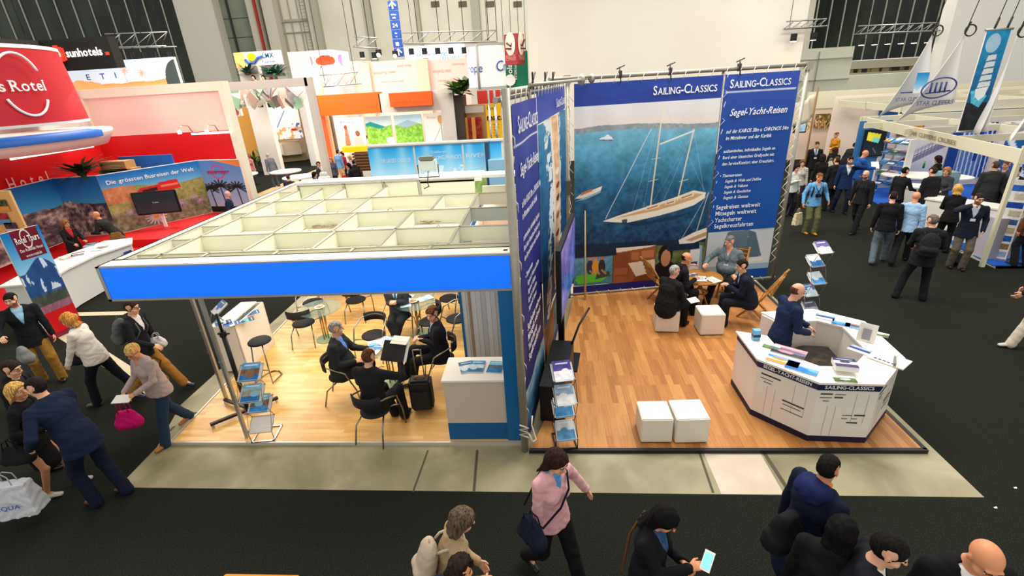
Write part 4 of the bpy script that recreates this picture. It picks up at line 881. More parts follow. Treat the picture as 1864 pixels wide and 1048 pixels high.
P=Pic(120,60,(120,70,50)); P.noise(60,8,6); P.rect(.33,0,.66,1,(70,110,120)); P.noise(40,10,8); put_pic('lower_photo',P,WS,1.62,.3,4.86,.98,off=.012,parent=rs); slab_print('blue_base_strip',(26,40,120),WS,.05,.1,4.86,.3,rs)
lettering('lettering',[('Sailing-Classics',.2,4.19,.26,o(caps=1,fit=1.28)),('Segel-Yacht-Reisen',.2,3.72,.21,o(it=.28,fit=1.22)),('auf der KAIROS 38m u. CHRONOS 54m',.2,3.36,.12,o(it=.2,fit=1.32)),('im Mittelmeer und der Karibik',.2,3.22,.11,o(it=.1,fit=1.0)),
 ('authentisches, individuelles Segeln an',.2,2.96,.10,o(it=.1,fit=1.15)),('Bord einer klassischen Großyacht mit',.2,2.83,.10,o(it=.1,fit=1.15)),('dem Service/Komfort einer Kreuzfahrt.',.2,2.70,.10,o(it=.1,fit=1.15)),('• Themenreisen',.2,2.46,.10,o(it=.2,fit=.5)),('Segeln & Wale und Delfine',.32,2.33,.095,o(it=.25,fit=.85)),('Segeln & Vulkane',.32,2.21,.095,o(it=.25,fit=.55)),('Segeln & Geschichte',.32,2.09,.095,o(it=.25,fit=.62)),('Segeln & Genuss',.32,1.97,.095,o(it=.25,fit=.58)),
 ('Segelreisen weltweit',.2,1.74,.15,o(fit=1.05)),('Mitsegeln weltweit',.2,1.59,.15,o(fit=.96)),('Yachtcharter',.2,1.44,.15,o(fit=.65)),('Segelkreuzfahrten',.2,1.29,.15,o(fit=.92)),('Sailing-Classics',4.7,4.26,.2,o(caps=1,al='r',fit=1.3))],WS,TXT_W,rs,off=.045)
fm=MB(); fm.tube([WS.P(-.06,0,-.02),WS.P(-.06,4.66,-.02)],.05); fm.tube([WS.P(1.6,0,-.08),WS.P(1.6,4.6,-.08)],.03); fm.tube([WS.P(4.95,0,-.02),WS.P(4.95,4.66,-.02)],.045)
fm.tube([WS.P(-.1,4.62,-.03),WS.P(5.0,4.62,-.03)],.035); fm.tube([WS.P(-.1,4.55,-.12),WS.P(5.0,4.55,-.12)],.03); fm.tube([WS.P(-.1,.1,-.03),WS.P(5.0,.1,-.03)],.03)
fm.tube([WS.P(1.1,4.66,.02),WS.P(3.8,4.66,.42)],.025); fm.tube([WS.P(2.9,4.70,.0),WS.P(5.2,4.70,.5)],.025); fm.build('tube_frame',GALV,rs)
fm=MB()
for u,of in((3.8,.42),(5.2,.5)): fm.ball(WS.P(u,4.66,of),(.07,.07,.09),0,8)
for u in(1.2,2.2,3.0): fm.tube([WS.P(u-.1,4.62,.03),WS.P(u+.1,4.80,.06)],.012,1,6); fm.tube([WS.P(u+.1,4.62,.03),WS.P(u-.1,4.80,.06)],.012,1,6)
fm.build('clamp',[GALV,MC['dark_clamp']],rs)
lm=MB(); lace(lm,WS,.06,.2,4.4,-1,6); lm.tube([WS.P(-.12,.35,.06),WS.P(-.1,.2,.1),WS.P(.05,.12,.12),WS.P(.12,.3,.05),WS.P(.2,.4,.05)],.012,0,6); lm.tube([WS.P(-.14,.3+.04*k,.06*(-1)**k) for k in range(6)],.012,0,6)
for k in range(16): lm.tube([WS.P(.2+k*.3,4.5,.02),WS.P(.25+k*.3,4.64,.03)],.006,0,5)
lm.build('lacing_cord',MC['white_cord'],rs)
# black cabinet with wide screen in front of side banner
W2=Wall(WS.P(0,0,.34)[:2],WS.P(5,0,.34)[:2]); ua,za=W2.uv(990,615); ub,zb=W2.uv(990,712)
r=empty('television',(0,0,0),'large flat screen with blue and violet picture facing right in front of the side banner','television')
tu0,tu1,tz0,tz1=1.35,3.35,zb+.03,zb+1.12
m=MB(); m.wall(W2.P(tu0-.04,0),W2.P(tu1+.04,0),tz0-.04,tz1+.04,.07,0,-.005); m.build('screen_frame',BLACK,r)
P=Pic(90,60,(70,90,170)); P.grad(0,(20,90,170),.6,(90,100,180)); P.grad(.6,(90,100,180),1,(130,110,170)); P.noise(50,5,11); put_pic('screen_picture',P,W2,tu0,tz0,tu1,tz1,off=.003,parent=r,mat=print_mat('screen_glow',.4,.2))
m=MB(); m.bb((-.05,-.05,0),(.05,.05,tz0+.2)); m.bb((-.3,-.3,0),(.3,.3,.03)); x=m.build('stand',BLACK,r); x.location=W2.P(2.2,.05,-.12); x.rotation_euler.z=-.16
o_=MB().wall(W2.P(.55,0,.12),W2.P(1.9,0,.12),.05,.66,.36).build('black_cabinet',BLACK); tag(o_,'low black cabinet standing under the wide screen','cabinet')
m=MB(); m.tube([W2.P(1.8,.66,.1),W2.P(2.05,.9,.2),W2.P(2.3,1.1,.35)],.02,0,6); tag(m.build('lamp_arm',BLACK),'short curved black lamp arm sticking out above the black cabinet','lamp arm')
# ================================================================ yacht stand counter
def off_poly(pts,d):
    n=len(pts); out=[]
    for i in range(n):
        a,b,c=[Vector(pts[j%n]) for j in(i-1,i,i+1)]; e1=(b-a).normalized(); e2=(c-b).normalized(); n1=Vector((-e1.y,e1.x)); n2=Vector((-e2.y,e2.x)); q=(n1+n2); q/=max(q.dot(n1),.3); out.append(tuple(b+q*d))
    return out
CT=[(2.86,6.78),(2.86,5.97),(3.40,5.38),(4.15,5.33),(4.78,5.93),(4.88,7.0),(4.34,7.47),(3.48,7.40)]
rc=empty('sales_counter',(3.9,6.3,.05),'white many-sided counter with navy top band and grey text lines standing on brown parquet','counter')
def cb(m,n,mt): x=m.build(n,mt,rc); x.location=(-3.9,-6.3,-.05); return x
inn=off_poly(CT,.40)
wt=M('counter_white',(242,236,226),.35,noise=.015,nscale=3)
m=MB(); ZC=1.0
for i in range(7):
    a,b=CT[i],CT[i+1]; c,d=inn[i+1],inn[i]; m.raw([(*a,ZC-.03),(*b,ZC-.03),(*c,ZC-.03),(*d,ZC-.03),(*a,ZC),(*b,ZC),(*c,ZC),(*d,ZC)],[(0,3,2,1),(4,5,6,7),(0,1,5,4),(2,3,7,6),(0,4,7,3),(1,2,6,5)])
cb(m,'worktop',wt)
ins=off_poly(CT,.035)
for i in range(7):
    a,b=ins[i],ins[i+1]; W=Wall(a,b); m=MB(); m.wall(a,b,.14,ZC-.13,.03); cb(m,'front_panel',wt)
    m=MB(); m.wall(a,b,ZC-.13,ZC-.03,.03,off=.008); cb(m,'navy_band',M('navy_band',(18,26,74),.4)); m=MB(); m.wall(a,b,.05,.14,.03,off=.004); cb(m,'plinth',M('navy_plinth',(14,20,52),.5))
    if i in(1,2,3):
        t={1:'SEGEL-YACHT-REISEN',2:'SAILING-CLASSICS',3:'SAILING-CLASSICS'}[i]; W=Wall(ins[i],ins[i+1]); x=lettering('lettering',[(t,W.L/2,ZC-.105,.07,dict(al='c',fit=W.L*.8,serif=1,bold=.02))],W,TXT_W,rc,off=.012); x.location=(-3.9,-6.3,-.05)
        m=MB(); n=6
        rr=random.Random(i)
        for k,(u,z,w) in enumerate(((.08,.78,.34),(.08,.72,.22),(.14,.67,.14),(.5,.50,.36),(.52,.45,.3),(.5,.37,.36)) if i!=2 else ((.06,.80,.2),(.3,.80,.18),(.06,.75,.2),(.3,.75,.14),(.12,.70,.1),(.5,.48,.16),(.7,.48,.18),(.5,.43,.1),(.66,.43,.1),(.6,.36,.18))):
            m.wall(W.P(u*W.L,0),W.P((u+w)*W.L,0),z,z+(.022 if k%3==0 else .010),.002,0,.004)
        for u in(.22,.36,.66,.86): m.wall(W.P(u*W.L,0),W.P(u*W.L+.004,0),.16+.2*(u>.5),.62+.2*(u>.5),.002,1,.003)
        cb(m,'printed_lines',[M('line_dark',(60,58,66),.6),M('line_grey',(170,164,158),.6)])
inb=off_poly(CT,.38)
m=MB()
for i in range(1,7): m.wall(inb[i+1],inb[i],.05,ZC-.03,.02)
m.wall(inb[7],ins[7],.05,ZC-.03,.02); m.wall(ins[0],inb[0],.05,ZC-.03,.02)
m.wall(inb[0],inb[1],.5,.52,.0) if False else None
cb(m,'inner_panel',wt)
m=MB(); W=Wall(inb[7],ins[7]); m.wall(W.P(.08,0),W.P(W.L-.06,0),.25,.85,.01,0,.012); cb(m,'open_niche',M('niche_brown',(120,104,78),.7))
# things on the counter
def brochure(c, size, rz, cols, label, group=None, tilt=0, h=.006, name='brochure', cat='brochure', seed=1, tilty=0):
    """thin booklet with a printed cover"""
    r=empty(name,c,label,cat,rz,group); x,y=size; R3=Matrix.Rotation(tilt,3,'X')@Matrix.Rotation(tilty,3,'Y')
    m=MB(); m.box(R3@Vector((0,0,h/2)),(x,y,h),mat=R3); pg_=m.build('pages',M('paper',(240,238,232),.6),r)
    P=Pic(24,32,cols[0]); rr=random.Random(seed); n=len(cols)
    for i,c_ in enumerate(cols): P.rect(0,i/n,1,(i+1)/n,c_)
    P.noise(34,4,seed); 
    P.ell((rr.uniform(.3,.7),rr.uniform(.3,.6)),(.22,.14),cols[rr.randrange(n)]); P.rect(.15,.82,.85,.87,(240,240,244),.8)
    O=R3@Vector((-x/2,-y/2,h)); F=Flat(O,R3@Vector((1,0,0)),R3@Vector((0,1,0))); put_pic('cover',P,F,0,0,x,y,off=.001,parent=pg_); return r
ZK=1.006
bl=[((225,228,232),(40,60,130),(150,170,200)),((30,90,170),(60,150,210),(200,220,235)),((90,150,200),(40,110,180),(110,70,50)),((60,90,40),(90,120,60),(230,230,225)),((60,64,72),(120,110,140),(200,150,160)),((235,150,50),(240,240,240),(60,130,200)),((40,120,200),(90,170,220),(215,235,240))]
KB=[(1502,577,.26,.2,-35,0,'navy and white sailing brochure on the far rim of the counter'),(1531,588,.24,.18,-35,1,'deep blue sailing brochure on the far rim of the counter'),(1554,594,.22,.16,-35,2,'brochure with brown and sky blue cover on far counter rim, nearest the upright card'),
 (1404,632,.22,.16,-38,3,'small green and white flyer propped at left corner of counter'),(1436,640,.42,.26,-38,4,'wide grey and mauve photo sheet on near rim of the counter'),(1425,657,.40,.18,-38,5,'orange and blue sheet on near rim of the counter'),(1460,670,.38,.22,-38,6,'sky blue sheet beside the orange one on the near rim'),
 (1537,690,.26,.14,-8,3,'green flyer lying at the front corner of the counter'),(1565,637,.26,.18,-50,0,'olive and navy magazine on right rim of the counter'),(1601,608,.22,.12,-40,3,'dark olive flyer near the right corner behind the upright card')]
for i,(px,py,w,h_,rz,ci,lb) in enumerate(KB): brochure(G(px,py,ZK),(w,h_),math.radians(rz),bl[ci],lb,seed=i+3,tilt=.25 if i==3 else 0)
brochure(G(1537,668,1.052),(.26,.22),math.radians(-15),((60,40,90),(230,230,235),(20,30,90)),'thick stack of navy sailing catalogues with a white flower-like cover on counter',seed=40,h=.07,name='catalogue_stack',cat='catalogues')
p=G(1575,620,ZK); r=empty('display_card',p,'white upright display card standing on far rim of the counter','display card',-.7); m=MB(); m.box((0,0,.13),(.22,.01,.27),mat=Matrix.Rotation(-.2,3,'X')); m.box((0,.08,.12),(.1,.008,.26),mat=Matrix.Rotation(.35,3,'X')); m.build('card',WHITE,r)
m=MB(); m.box((0,-.035,.12),(.1,.004,.16),mat=Matrix.Rotation(-.2,3,'X')); m.build('picture',M('grey_print',(150,150,156),.5),r)
p=G(1618,655,ZK); r=empty('paper_stack',p,'white loose papers with blue marks on right end of counter','papers',-.9); m=MB(); m.box((0,0,.01),(.42,.30,.02)); m.build('sheets',WHITE,r); m=MB(); 
for k in range(5): m.box((-.12+.05*k,-.11,.022),(.035,.03,.002),k%2)
m.build('print_marks',[M('ink_blue',(50,60,150),.5),M('ink_brown',(96,60,50),.5)],r)
o_=MB().bb((-.11,-.012,0),(.11,.012,.05)).build('pen_tray',M('grey_tray',(120,116,108),.5)); o_.location=G(1628,660,ZK+.02); o_.rotation_euler.z=1.0; tag(o_,'short grey tray at the right tip of the counter','tray')
r=empty('leaflet_box',G(1375,617,ZK),'sky blue leaflet box at the left tip of counter','box'); MB().bb((-.05,-.04,0),(.05,.04,.16)).build('box_body',M('sky_blue_card',(110,180,220),.5),r); MB().bb((-.052,-.042,.05),(.052,.042,.09)).build('navy_stripe',MC['navy_band'],r)
o_=MB().prism([(3.35,6.2),(3.8,5.85),(4.3,6.2),(4.35,6.9),(4.0,6.95),(3.5,6.75)],.45,.62).build('stacked_coats',ramp_mat('dark_heap',[(.3,(14,14,16)),(.55,(40,34,30)),(.7,(96,70,46))],scale=5)); tag(o_,'dark heap of coats and cases stored inside the counter','coats')
# ================================================================ seating
def cube(p,label,rz=0,s_=.44,h=.44):
    r=empty('cube_stool',(p[0],p[1],.05),label,'stool',rz); MB().bb((-s_/2,-s_/2,.015),(s_/2,s_/2,h),bev=.012).build('cube_cover',M('white_leatherette',(236,230,216),.45,noise=.03,nscale=5),r); MB().bb((-s_/2+.02,-s_/2+.02,0),(s_/2-.02,s_/2-.02,.015)).build('base',BLACK,r); return r
cube((1.42,5.58),'white cube stool near front edge of brown parquet, left of the pair',0,.42,.40); cube((1.88,5.58),'white cube stool near front edge of brown parquet, right of the pair',.03,.44,.41)
cube((3.08,8.55),'empty white cube stool in front of the round wooden table'); cube((2.30,8.70),'white cube stool under the grey haired man at the round table',-.1)
wood=ramp_mat('teak',[(.3,(150,96,40)),(.7,(196,138,66))],scale=4,rough=.5,scl=(1,8,1)); 
def slat_table(p,label):
    r=empty('round_table',(p[0],p[1],.05),label,'table'); m=MB(); R=.42
    for k in range(11):
        y=-R+.04+k*.076; w=math.sqrt(max(R*R-y*y,.01)); m.bb((-w,y-.033,.66),(w,y+.033,.685))
    m.lathe([(R-.03,.655),(R,.655),(R,.69),(R-.03,.69)],n=32); m.build('tabletop',wood,r)
    for a in(.5,2.07,3.64,5.21): m=MB(); m.tube([(.3*math.cos(a),.3*math.sin(a),0),(-.1*math.cos(a),-.1*math.sin(a),.66)],.02,0,8); m.build('leg',wood,r)
    m=MB(); m.lathe([(.14,.33),(.16,.33),(.16,.36),(.14,.36)],n=20); m.build('stretcher_ring',wood,r); return r
slat_table((3.2,9.62),'round slatted teak table with papers, four men seated around it')
def fold_chair(p,rz,label):
    r=empty('folding_chair',(p[0],p[1],.05),label,'chair',rz)
    m=MB()
    for k in range(7): m.box((0,-.17+k*.058,.44),(.42,.045,.018))
    m.build('seat',wood,r); m=MB()
    for k in range(5): m.box((0,-.33-.035*k*.9,.60+k*.085),(.40,.018,.07),mat=Matrix.Rotation(-.35,3,'X'))
    m.build('backrest',wood,r)
    for q in(-1,1):
        m=MB(); m.tube([(.22*q,.22,0),(.22*q,-.16,.44),(.22*q,-.50,1.02)],.022,0,6); m.build('back_leg',wood,r); m=MB(); m.tube([(.19*q,-.30,0),(.19*q,.20,.44)],.02,0,6); m.build('front_leg',wood,r)
    m=MB(); m.tube([(-.2,.1,.1),(.2,.1,.1)],.014); m.tube([(-.2,-.2,.12),(.2,-.2,.12)],.014); m.build('stretcher',wood,r); return r
fold_chair((4.12,9.15),math.radians(55),'teak folding chair under man in dark suit at right of the round table')
fold_chair((2.55,9.95),math.radians(-75),'teak folding chair left of the round table in front of the cabin photo')
fold_chair((4.0,10.1),math.radians(150),'teak folding chair under the man in grey shirt')
for i,(px,py,rz,lb) in enumerate(((1276,507,-12,'white printed sheet on the round wooden table, left one'),(1298,509,24,'white printed sheet on the round wooden table, right one'))):
    p=G(px,py,.75); r=empty('paper_sheet',p,lb,'paper',math.radians(rz)); MB().box((0,0,0),(.21,.28,.003)).build('sheet',M('paper',(240,238,232),.6),r); m=MB()
    for k in range(9): m.box((-.02+.01*(k%2),.10-k*.024,.003),(.14,.006,.002))
    m.build('text_lines',M('text_grey',(130,130,134),.6),r)
brochure(G(1262,500,.745),(.18,.12),.4,((60,80,100),(180,190,200)),'small grey leaflet beside sheets on the round wooden table',seed=8)
seatb=M('black_upholstery',(24,24,30),.75,noise=.1,nscale=40); wirem=M('brushed_steel',(150,146,140),.25,metal=1)
def chrome_chair():
    r=empty('tub_chair',(0,0,.05),'x','chair')
    m=MB(); m.lathe([(0,.455),(.19,.455),(.215,.44),(.215,.42),(.19,.41),(0,.41)],n=24); m.build('seat',seatb,r)
    arc=[(.27*math.cos(a),.25*math.sin(a)-.02,.70+.04*math.sin(-a)) for a in np.linspace(math.radians(-5),math.radians(-175),17)]
    m=MB()
    pts=[(.27,.30,0),(.28,.26,.3),(.29,.14,.62),(.275,.02,.67)]+arc[1:-1]+[(-.275,.02,.67),(-.29,.14,.62),(-.28,.26,.3),(-.27,.30,0)]
    m.tube(pts,.0125,0,8); m.build('arm_frame',wirem,r)
    n=11; vs=[];fs=[]
    for i,a in enumerate(np.linspace(math.radians(-35),math.radians(-145),n)):
        for rad,z in((.255,.60),(.262,.76),(.285,.76),(.28,.60)): vs.append((rad*math.cos(a),rad*.93*math.sin(a)-.02,z+.03))
    for i in range(n-1):
        for k in range(4): fs.append((i*4+k,i*4+(k+1)%4,(i+1)*4+(k+1)%4,(i+1)*4+k))
    m=MB(); m.raw(vs,fs,0,True); m.raw(vs[:4],[(0,1,2,3)]); m.raw(vs[-4:],[(3,2,1,0)]); m.build('backrest',seatb,r)
    for q in(-1,1): m=MB(); m.tube([(.22*q,-.30,0),(.21*q,-.22,.28),(.16*q,-.05,.41)],.0125); m.build('rear_leg',wirem,r)
    m=MB(); m.tube([(-.275,.2,.42),(-.1,.12,.40),(.1,.12,.40),(.275,.2,.42)],.011); m.build('seat_rail',wirem,r); return r
cc0=chrome_chair(); ccused=[0]
def put_chair(x,y,face,label,s_=1):
    o=cc0 if not ccused[0] else copy_tree(cc0); ccused[0]=1; o.location=(x,y,.05); o.rotation_euler.z=math.radians(face-90); o['label']=label; o['group']='chrome tub chairs on light parquet'; return o
put_chair(G(680,612,.45).x,G(680,612,.45).y,262,'empty chrome tub chair behind papers on small table, its curved back toward the men')
put_chair(G(553,590,.45).x,G(553,590,.45).y,100,'empty chrome tub chair standing alone left of the glass tables')
put_chair(G(648,548,.45).x,G(648,548,.45).y,95,'empty chrome tub chair at the rear between the two glass tables')
put_chair(G(818,545,.45).x,G(818,545,.45).y-.0,250,'empty chrome tub chair at the rear right glass table beside the cabin wall')
put_chair(G(832,582,.45).x,G(832,582,.45).y,215,'empty chrome tub chair against the striped cabin wall')
put_chair(G(785,598,.45).x-.1,G(785,598,.45).y+.25,190,'empty chrome tub chair half hidden behind the man with dark curly hair')
put_chair(G(570,552,.45).x,G(570,552,.45).y,280,'empty chrome tub chair partly under the left glass table')
glass=M('table_glass',(170,215,215),.05,trans=.85,alpha=.55); brass=M('brass_tube',(190,150,90),.25,metal=1)
def glass_table(x,y,label,R=.42):
    r=empty('glass_table',(x,y,.05),label,'table'); MB().cyl((0,0,.70),R,.012,0,36).build('tabletop',glass,r)
    for a in(0,2.1,4.2): m=MB(); m.tube([(.05*math.cos(a),.05*math.sin(a),.02),(.05*math.cos(a),.05*math.sin(a),.70)],.014); m.build('column',brass,r)
    MB().cyl((0,0,0),.2,.02,0,30).build('base',M('glass_base',(170,190,160),.15,metal=.3),r); MB().cyl((0,0,.68),.07,.018,0,20).build('top_plate',CHROME,r); return r
t1=G(595,617,.05); glass_table(t1.x,t1.y,'round glass table with brass column at the rear left of parquet'); t2=G(765,606,.05); glass_table(t2.x,t2.y,'round glass table with leaflets at the rear right of parquet'); glass_table(-2.72,6.92,'small glass table in the middle of seated men, covered in brochures',.36)
for i,(x,y,lb) in enumerate(((t1.x,t1.y,'round plate of snacks on the left glass table'),(t2.x-.05,t2.y,'round plate of snacks on right glass table'))):
    r=empty('snack_plate',(x,y,.765),lb,'plate'); MB().lathe([(0,.0),(.06,0),(.1,.02),(.095,.024),(.06,.006),(0,.006)]).build('plate',WHITE,r); m=MB(); rr=random.Random(i)
    for k in range(22): m.box((rr.uniform(-.05,.05),rr.uniform(-.05,.05),.015+rr.uniform(0,.012)),(.022,.016,.01),rz=rr.uniform(0,3))
    x_=m.build('crackers',M('cracker',(206,150,80),.8),r); x_['kind']='stuff'
blue3=((30,90,170),(120,180,220),(225,235,240)); 
tb=[(-2.95,6.98,20,blue3,'blue brochure at left on the small table'),(-2.80,7.10,-30,((220,225,232),(150,180,210)),'pale brochure at back of small table'),(-2.58,7.02,60,((235,238,240),(90,140,190),(40,60,90)),'white and blue brochure in middle of small table'),(-2.86,6.78,-10,((230,235,240),(70,130,190)),'open white leaflet at the front of the small table'),(-2.64,6.84,35,((60,120,180),(200,190,160)),'harbour picture brochure next to the open white leaflet')]
for i,(x,y,a,c,lb) in enumerate(tb): brochure((x,y,.765+.006*i),(.2,.28),math.radians(a),c,lb,seed=i)
for i,(dx,dy,a,lb) in enumerate(((-.18,-.12,20,'spread blue leaflet at the front of the right glass table'),(.16,.12,-50,'pale blue leaflet sticking out to the right on the right glass table'),(-.2,.14,0,'blue leaflet behind the plate on right glass table'))): brochure((t2.x+dx,t2.y+dy,.768+.007*i),(.21,.3),math.radians(a),((200,225,240),(110,180,220),(235,240,240)),lb,seed=20+i)
# white cabinet with blue base, front right
r=empty('info_cabinet',(-.98,5.76,.05),'white cabinet with beige front and deep blue base near front right of light parquet','cabinet')
m=MB(); m.bb((-.48,-.28,.28),(.44,.28,.97)); m.build('carcass',M('beige_front',(206,192,176),.55),r); m=MB(); m.bb((-.50,-.30,.97),(.46,.30,1.0)); m.build('worktop',WHITE,r); MB().bb((-.48,-.29,0),(.52,.28,.28)).build('base',M('blue_base',(4,92,150),.4),r)
brochure(G(850,668,1.055),(.21,.29),.3,((90,150,190),(220,230,235),(40,110,150)),'blue and white catalogue fanned out at the left on the white cabinet',seed=31); brochure(G(868,667,1.06),(.21,.29),-.05,((40,110,160),(200,215,225),(60,140,190)),'blue catalogue overlapping the fanned one on the white cabinet',seed=32); brochure(G(902,668,1.055),(.21,.29),-.12,((30,120,180),(90,110,120),(120,190,220)),'single harbour catalogue at right on the white cabinet',seed=33)
# trolley case
p=G(772,745,.05); r=empty('trolley_case',(p.x,p.y,.05),'black upright trolley suitcase with long pulled-out handle beside the seated men','suitcase',.1)
MB().bb((-.17,-.11,.05),(.17,.13,.58),bev=.035).build('case_body',M('black_nylon',(24,23,26),.7,noise=.2,nscale=60),r); MB().bb((-.14,-.14,.08),(.14,-.10,.44),bev=.02).build('front_pocket',MC['black_nylon'],r)
m=MB(); 
for q in(-.06,.06): m.tube([(q,.1,.56),(q,.1,1.02)],.009)
m.tube([(-.06,.1,1.02),(.06,.1,1.02)],.012); m.build('pull_handle',wirem,r); m=MB(); m.tube([(-.08,0,.58),(-.05,0,.62),(.05,0,.62),(.08,0,.58)],.012); m.build('grab_handle',M('tan_leather',(180,110,70),.5),r)
for q in(-1,1): m=MB(); m.cyl((.13*q-.015,.1,.03),.03,.03,0,12,Matrix.Rotation(math.pi/2,3,'Y')); m.build('wheel',BLACK,r)
# posts, wheeled stand, white shelf, bar stool at the left
for i,(px,py,lb) in enumerate(((450,795,'slim aluminium post from floor to the blue fascia, nearer one'),(412,725,'slim aluminium post from floor to the blue fascia, farther one'))):
    p=G(px,py,.05); m=MB(); m.bb((-.022,-.022,0),(.022,.022,ZB-.05)); 
    for z in (.5,.9,1.3): m.bb((-.03,-.026,z),(.03,-.02,z+.02))
    o_=m.build('fascia_post',ALU); o_.location=(p.x,p.y,.05); tag(o_,lb,'post')
p=G(452,748,.05); r=empty('flipchart_stand',(p.x,p.y,.05),'black wheeled display stand with one thick pole and crossed feet','stand')
m=MB(); m.tube([(0,0,.06),(0,0,1.45)],.035,0,12); m.tube([(0,0,1.4),(0,0,1.75)],.022,0,10); m.build('pole',BLACK,r); m=MB(); m.cyl((0,0,1.38),.05,.08); m.tube([(-.08,0,1.42),(.1,0,1.42)],.015); m.build('clamp',BLACK,r)
for nm,a,b in(('foot',(-.52,.22,.07),(.0,.0,.07)),('foot',(-.35,-.42,.07),(.38,.26,.07))):
    m=MB(); d=Vector(b)-Vector(a); m.box((Vector(a)+Vector(b))/2,(d.length,.05,.04),rz=math.atan2(d.y,d.x)); ft_=m.build(nm,BLACK,r)
for c in((-.5,.2),(-.33,-.4),(.36,.24)): m=MB(); m.cyl((c[0]-.01,c[1],.028),.028,.02,0,12,Matrix.Rotation(math.pi/2,3,'Y')); m.build('castor',CHROME,ft_)
a,b,c_=G(479,549,.97),G(440,551,.97),G(427,594,.97)
W=Wall((c_.x,c_.y),(a.x,a.y)); r=empty('display_shelf',(c_.x,c_.y,.05),'white sloping display shelf cabinet with brochures standing at left edge of parquet','shelf',math.atan2(W.u.y,W.u.x))
L=W.L; m=MB(); D=.44; m.bb((0,0,0),(L,.02,.92)) ; m.bb((0,D-.02,0),(L,D,.92)); m.bb((0,0,0),(.02,D,.92)); m.bb((L-.02,0,0),(L,D,.92)); m.build('carcass',WHITE,r); m=MB(); m.bb((-.01,.14,.90),(L+.01,D+.01,.93)); m.build('top_board',WHITE,r); m=MB(); m.bb((.02,.02,.62),(L-.02,.3,.64)); m.bb((.02,.02,.3),(L-.02,.3,.32)); m.build('shelf_board',WHITE,r)
for i,(px,py,lb) in enumerate(((407,588,'blue booklet at left end of white display shelf'),(422,590,'second blue booklet on white display shelf'),(448,583,'turquoise island booklet on white display shelf'),(458,570,'dark blue booklet highest on white display shelf'))): brochure(G(px,py,.99 if i<2 else .96),(.19,.26),-.9,(((60,110,170),(200,215,225),(40,80,130)),((70,120,180),(220,225,230),(50,90,150)),((20,110,160),(90,180,200),(10,60,90)),((16,60,110),(30,90,150)))[i],lb,seed=50+i)
p=G(472,620,.82); r=empty('bar_stool',(p.x,p.y,.05),'bar stool with round black seat and looped chrome frame at left of the parquet','stool')
m=MB(); m.lathe([(0,.79),(.17,.79),(.19,.77),(.19,.75),(0,.74)]); m.build('seat',seatb,r)
for q in(-1,1): m=MB(); m.tube([(.1*q,-.1,.75),(.13*q,-.16,.3),(.16*q,-.2,.03),(.16*q,.12,.015),(.05*q,.22,.015)],.012); m.build('leg',wirem,r)
m=MB(); m.tube([(-.14,-.17,.28),(.14,-.17,.28)],.012); m.tube([(-.05,.22,.015),(.05,.22,.015)],.012); m.build('footrest',wirem,r)
# zig-zag brochure racks
def zigrack(p,rz,n,label,cols,step=.30,frame=None,blank=0,w=.30,sway=.13,z0=.12):
    frame=frame or wirem; r=empty('brochure_rack',(p[0],p[1],.05),label,'brochure rack',rz); d=.26; prev=None
    m=MB(); m.bb((-w/2,-.18,0),(w/2,-.16,.02)); m.bb((-w/2,.16,0),(w/2,.18,.02)); m.bb((-w/2,-.18,0),(-w/2+.02,.18,.02)); m.bb((w/2-.02,-.18,0),(w/2,.18,.02)); m.build('base',frame,r)
    for i in range(n):
        z=z0+i*step; y=sway*(1 if i%2 else -1)*.5; R3=Matrix.Rotation(.6,3,'X'); c=Vector((0,y,z+.12)); m=MB()
        cs=[c+R3@Vector(v) for v in((-w/2,-d/2,0),(w/2,-d/2,0),(w/2,d/2,0),(-w/2,d/2,0))]
        m.tube(cs,.006,0,5,True); m.tube([cs[0],cs[0]+R3@Vector((0,0,.03))],.005); m.box(c-R3@Vector((0,0,.004)),(w,d,.004),1,mat=R3); m.box(c+R3@Vector((0,-d/2,.012)),(w,.006,.03),1,mat=R3); m.build('tray',[frame,M('tray_clear',(225,228,228),.15,alpha=.75)],r)
        if prev:
            for q in(0,1): m=MB(); m.tube([prev[3-q],cs[q]],.005); m.tube([prev[q],cs[q]],.004); m.build('link_rod',frame,r)
        else:
            for q in(0,1): m=MB(); m.tube([(-w/2 if q==0 else w/2,-.16,.02),cs[q]],.006); m.build('link_rod',frame,r)
        prev=cs
        if i>=blank:
            cw=Matrix.Rotation(rz,3,'Z')@(c+R3@Vector((0,0,.004)))+Vector((p[0],p[1],.05)); k=i-blank; L_,pc=cols[k%len(cols)]
            b=brochure(cw,(w*.8,d*1.12),rz,pc,L_,seed=70+i+int(p[0]*7)%50,tilt=.6,h=.02)
    return r
H_=((50,130,190),(110,90,80),(120,180,215))
p=G(487,790,.05); zigrack((p.x,p.y),math.radians(8),4,'zig-zag wire brochure rack at front left of light parquet',[('harbour picture brochure in lowest filled tray of the zig-zag rack on light parquet',H_),('coast picture brochure in middle tray of the zig-zag rack on light parquet',((40,110,170),(150,150,130),(130,180,210))),('town picture brochure in top tray of the zig-zag rack on light parquet',((30,110,170),(130,96,80),(90,160,210)))],step=.27,blank=1,w=.33)
p=G(425,660,.05); zigrack((p.x,p.y),math.radians(-40),4,'second zig-zag wire rack leaning behind the black wheeled stand',[('faded booklet in low tray of the rack behind the black stand',((60,130,190),(220,230,235))),('blue booklet in second tray of rack behind the black stand',H_),('white booklet in third tray of rack behind the black stand',((230,232,236),(90,150,200))),('grey booklet in top tray of rack behind the black stand',((200,204,210),(80,120,170)))],step=.3)
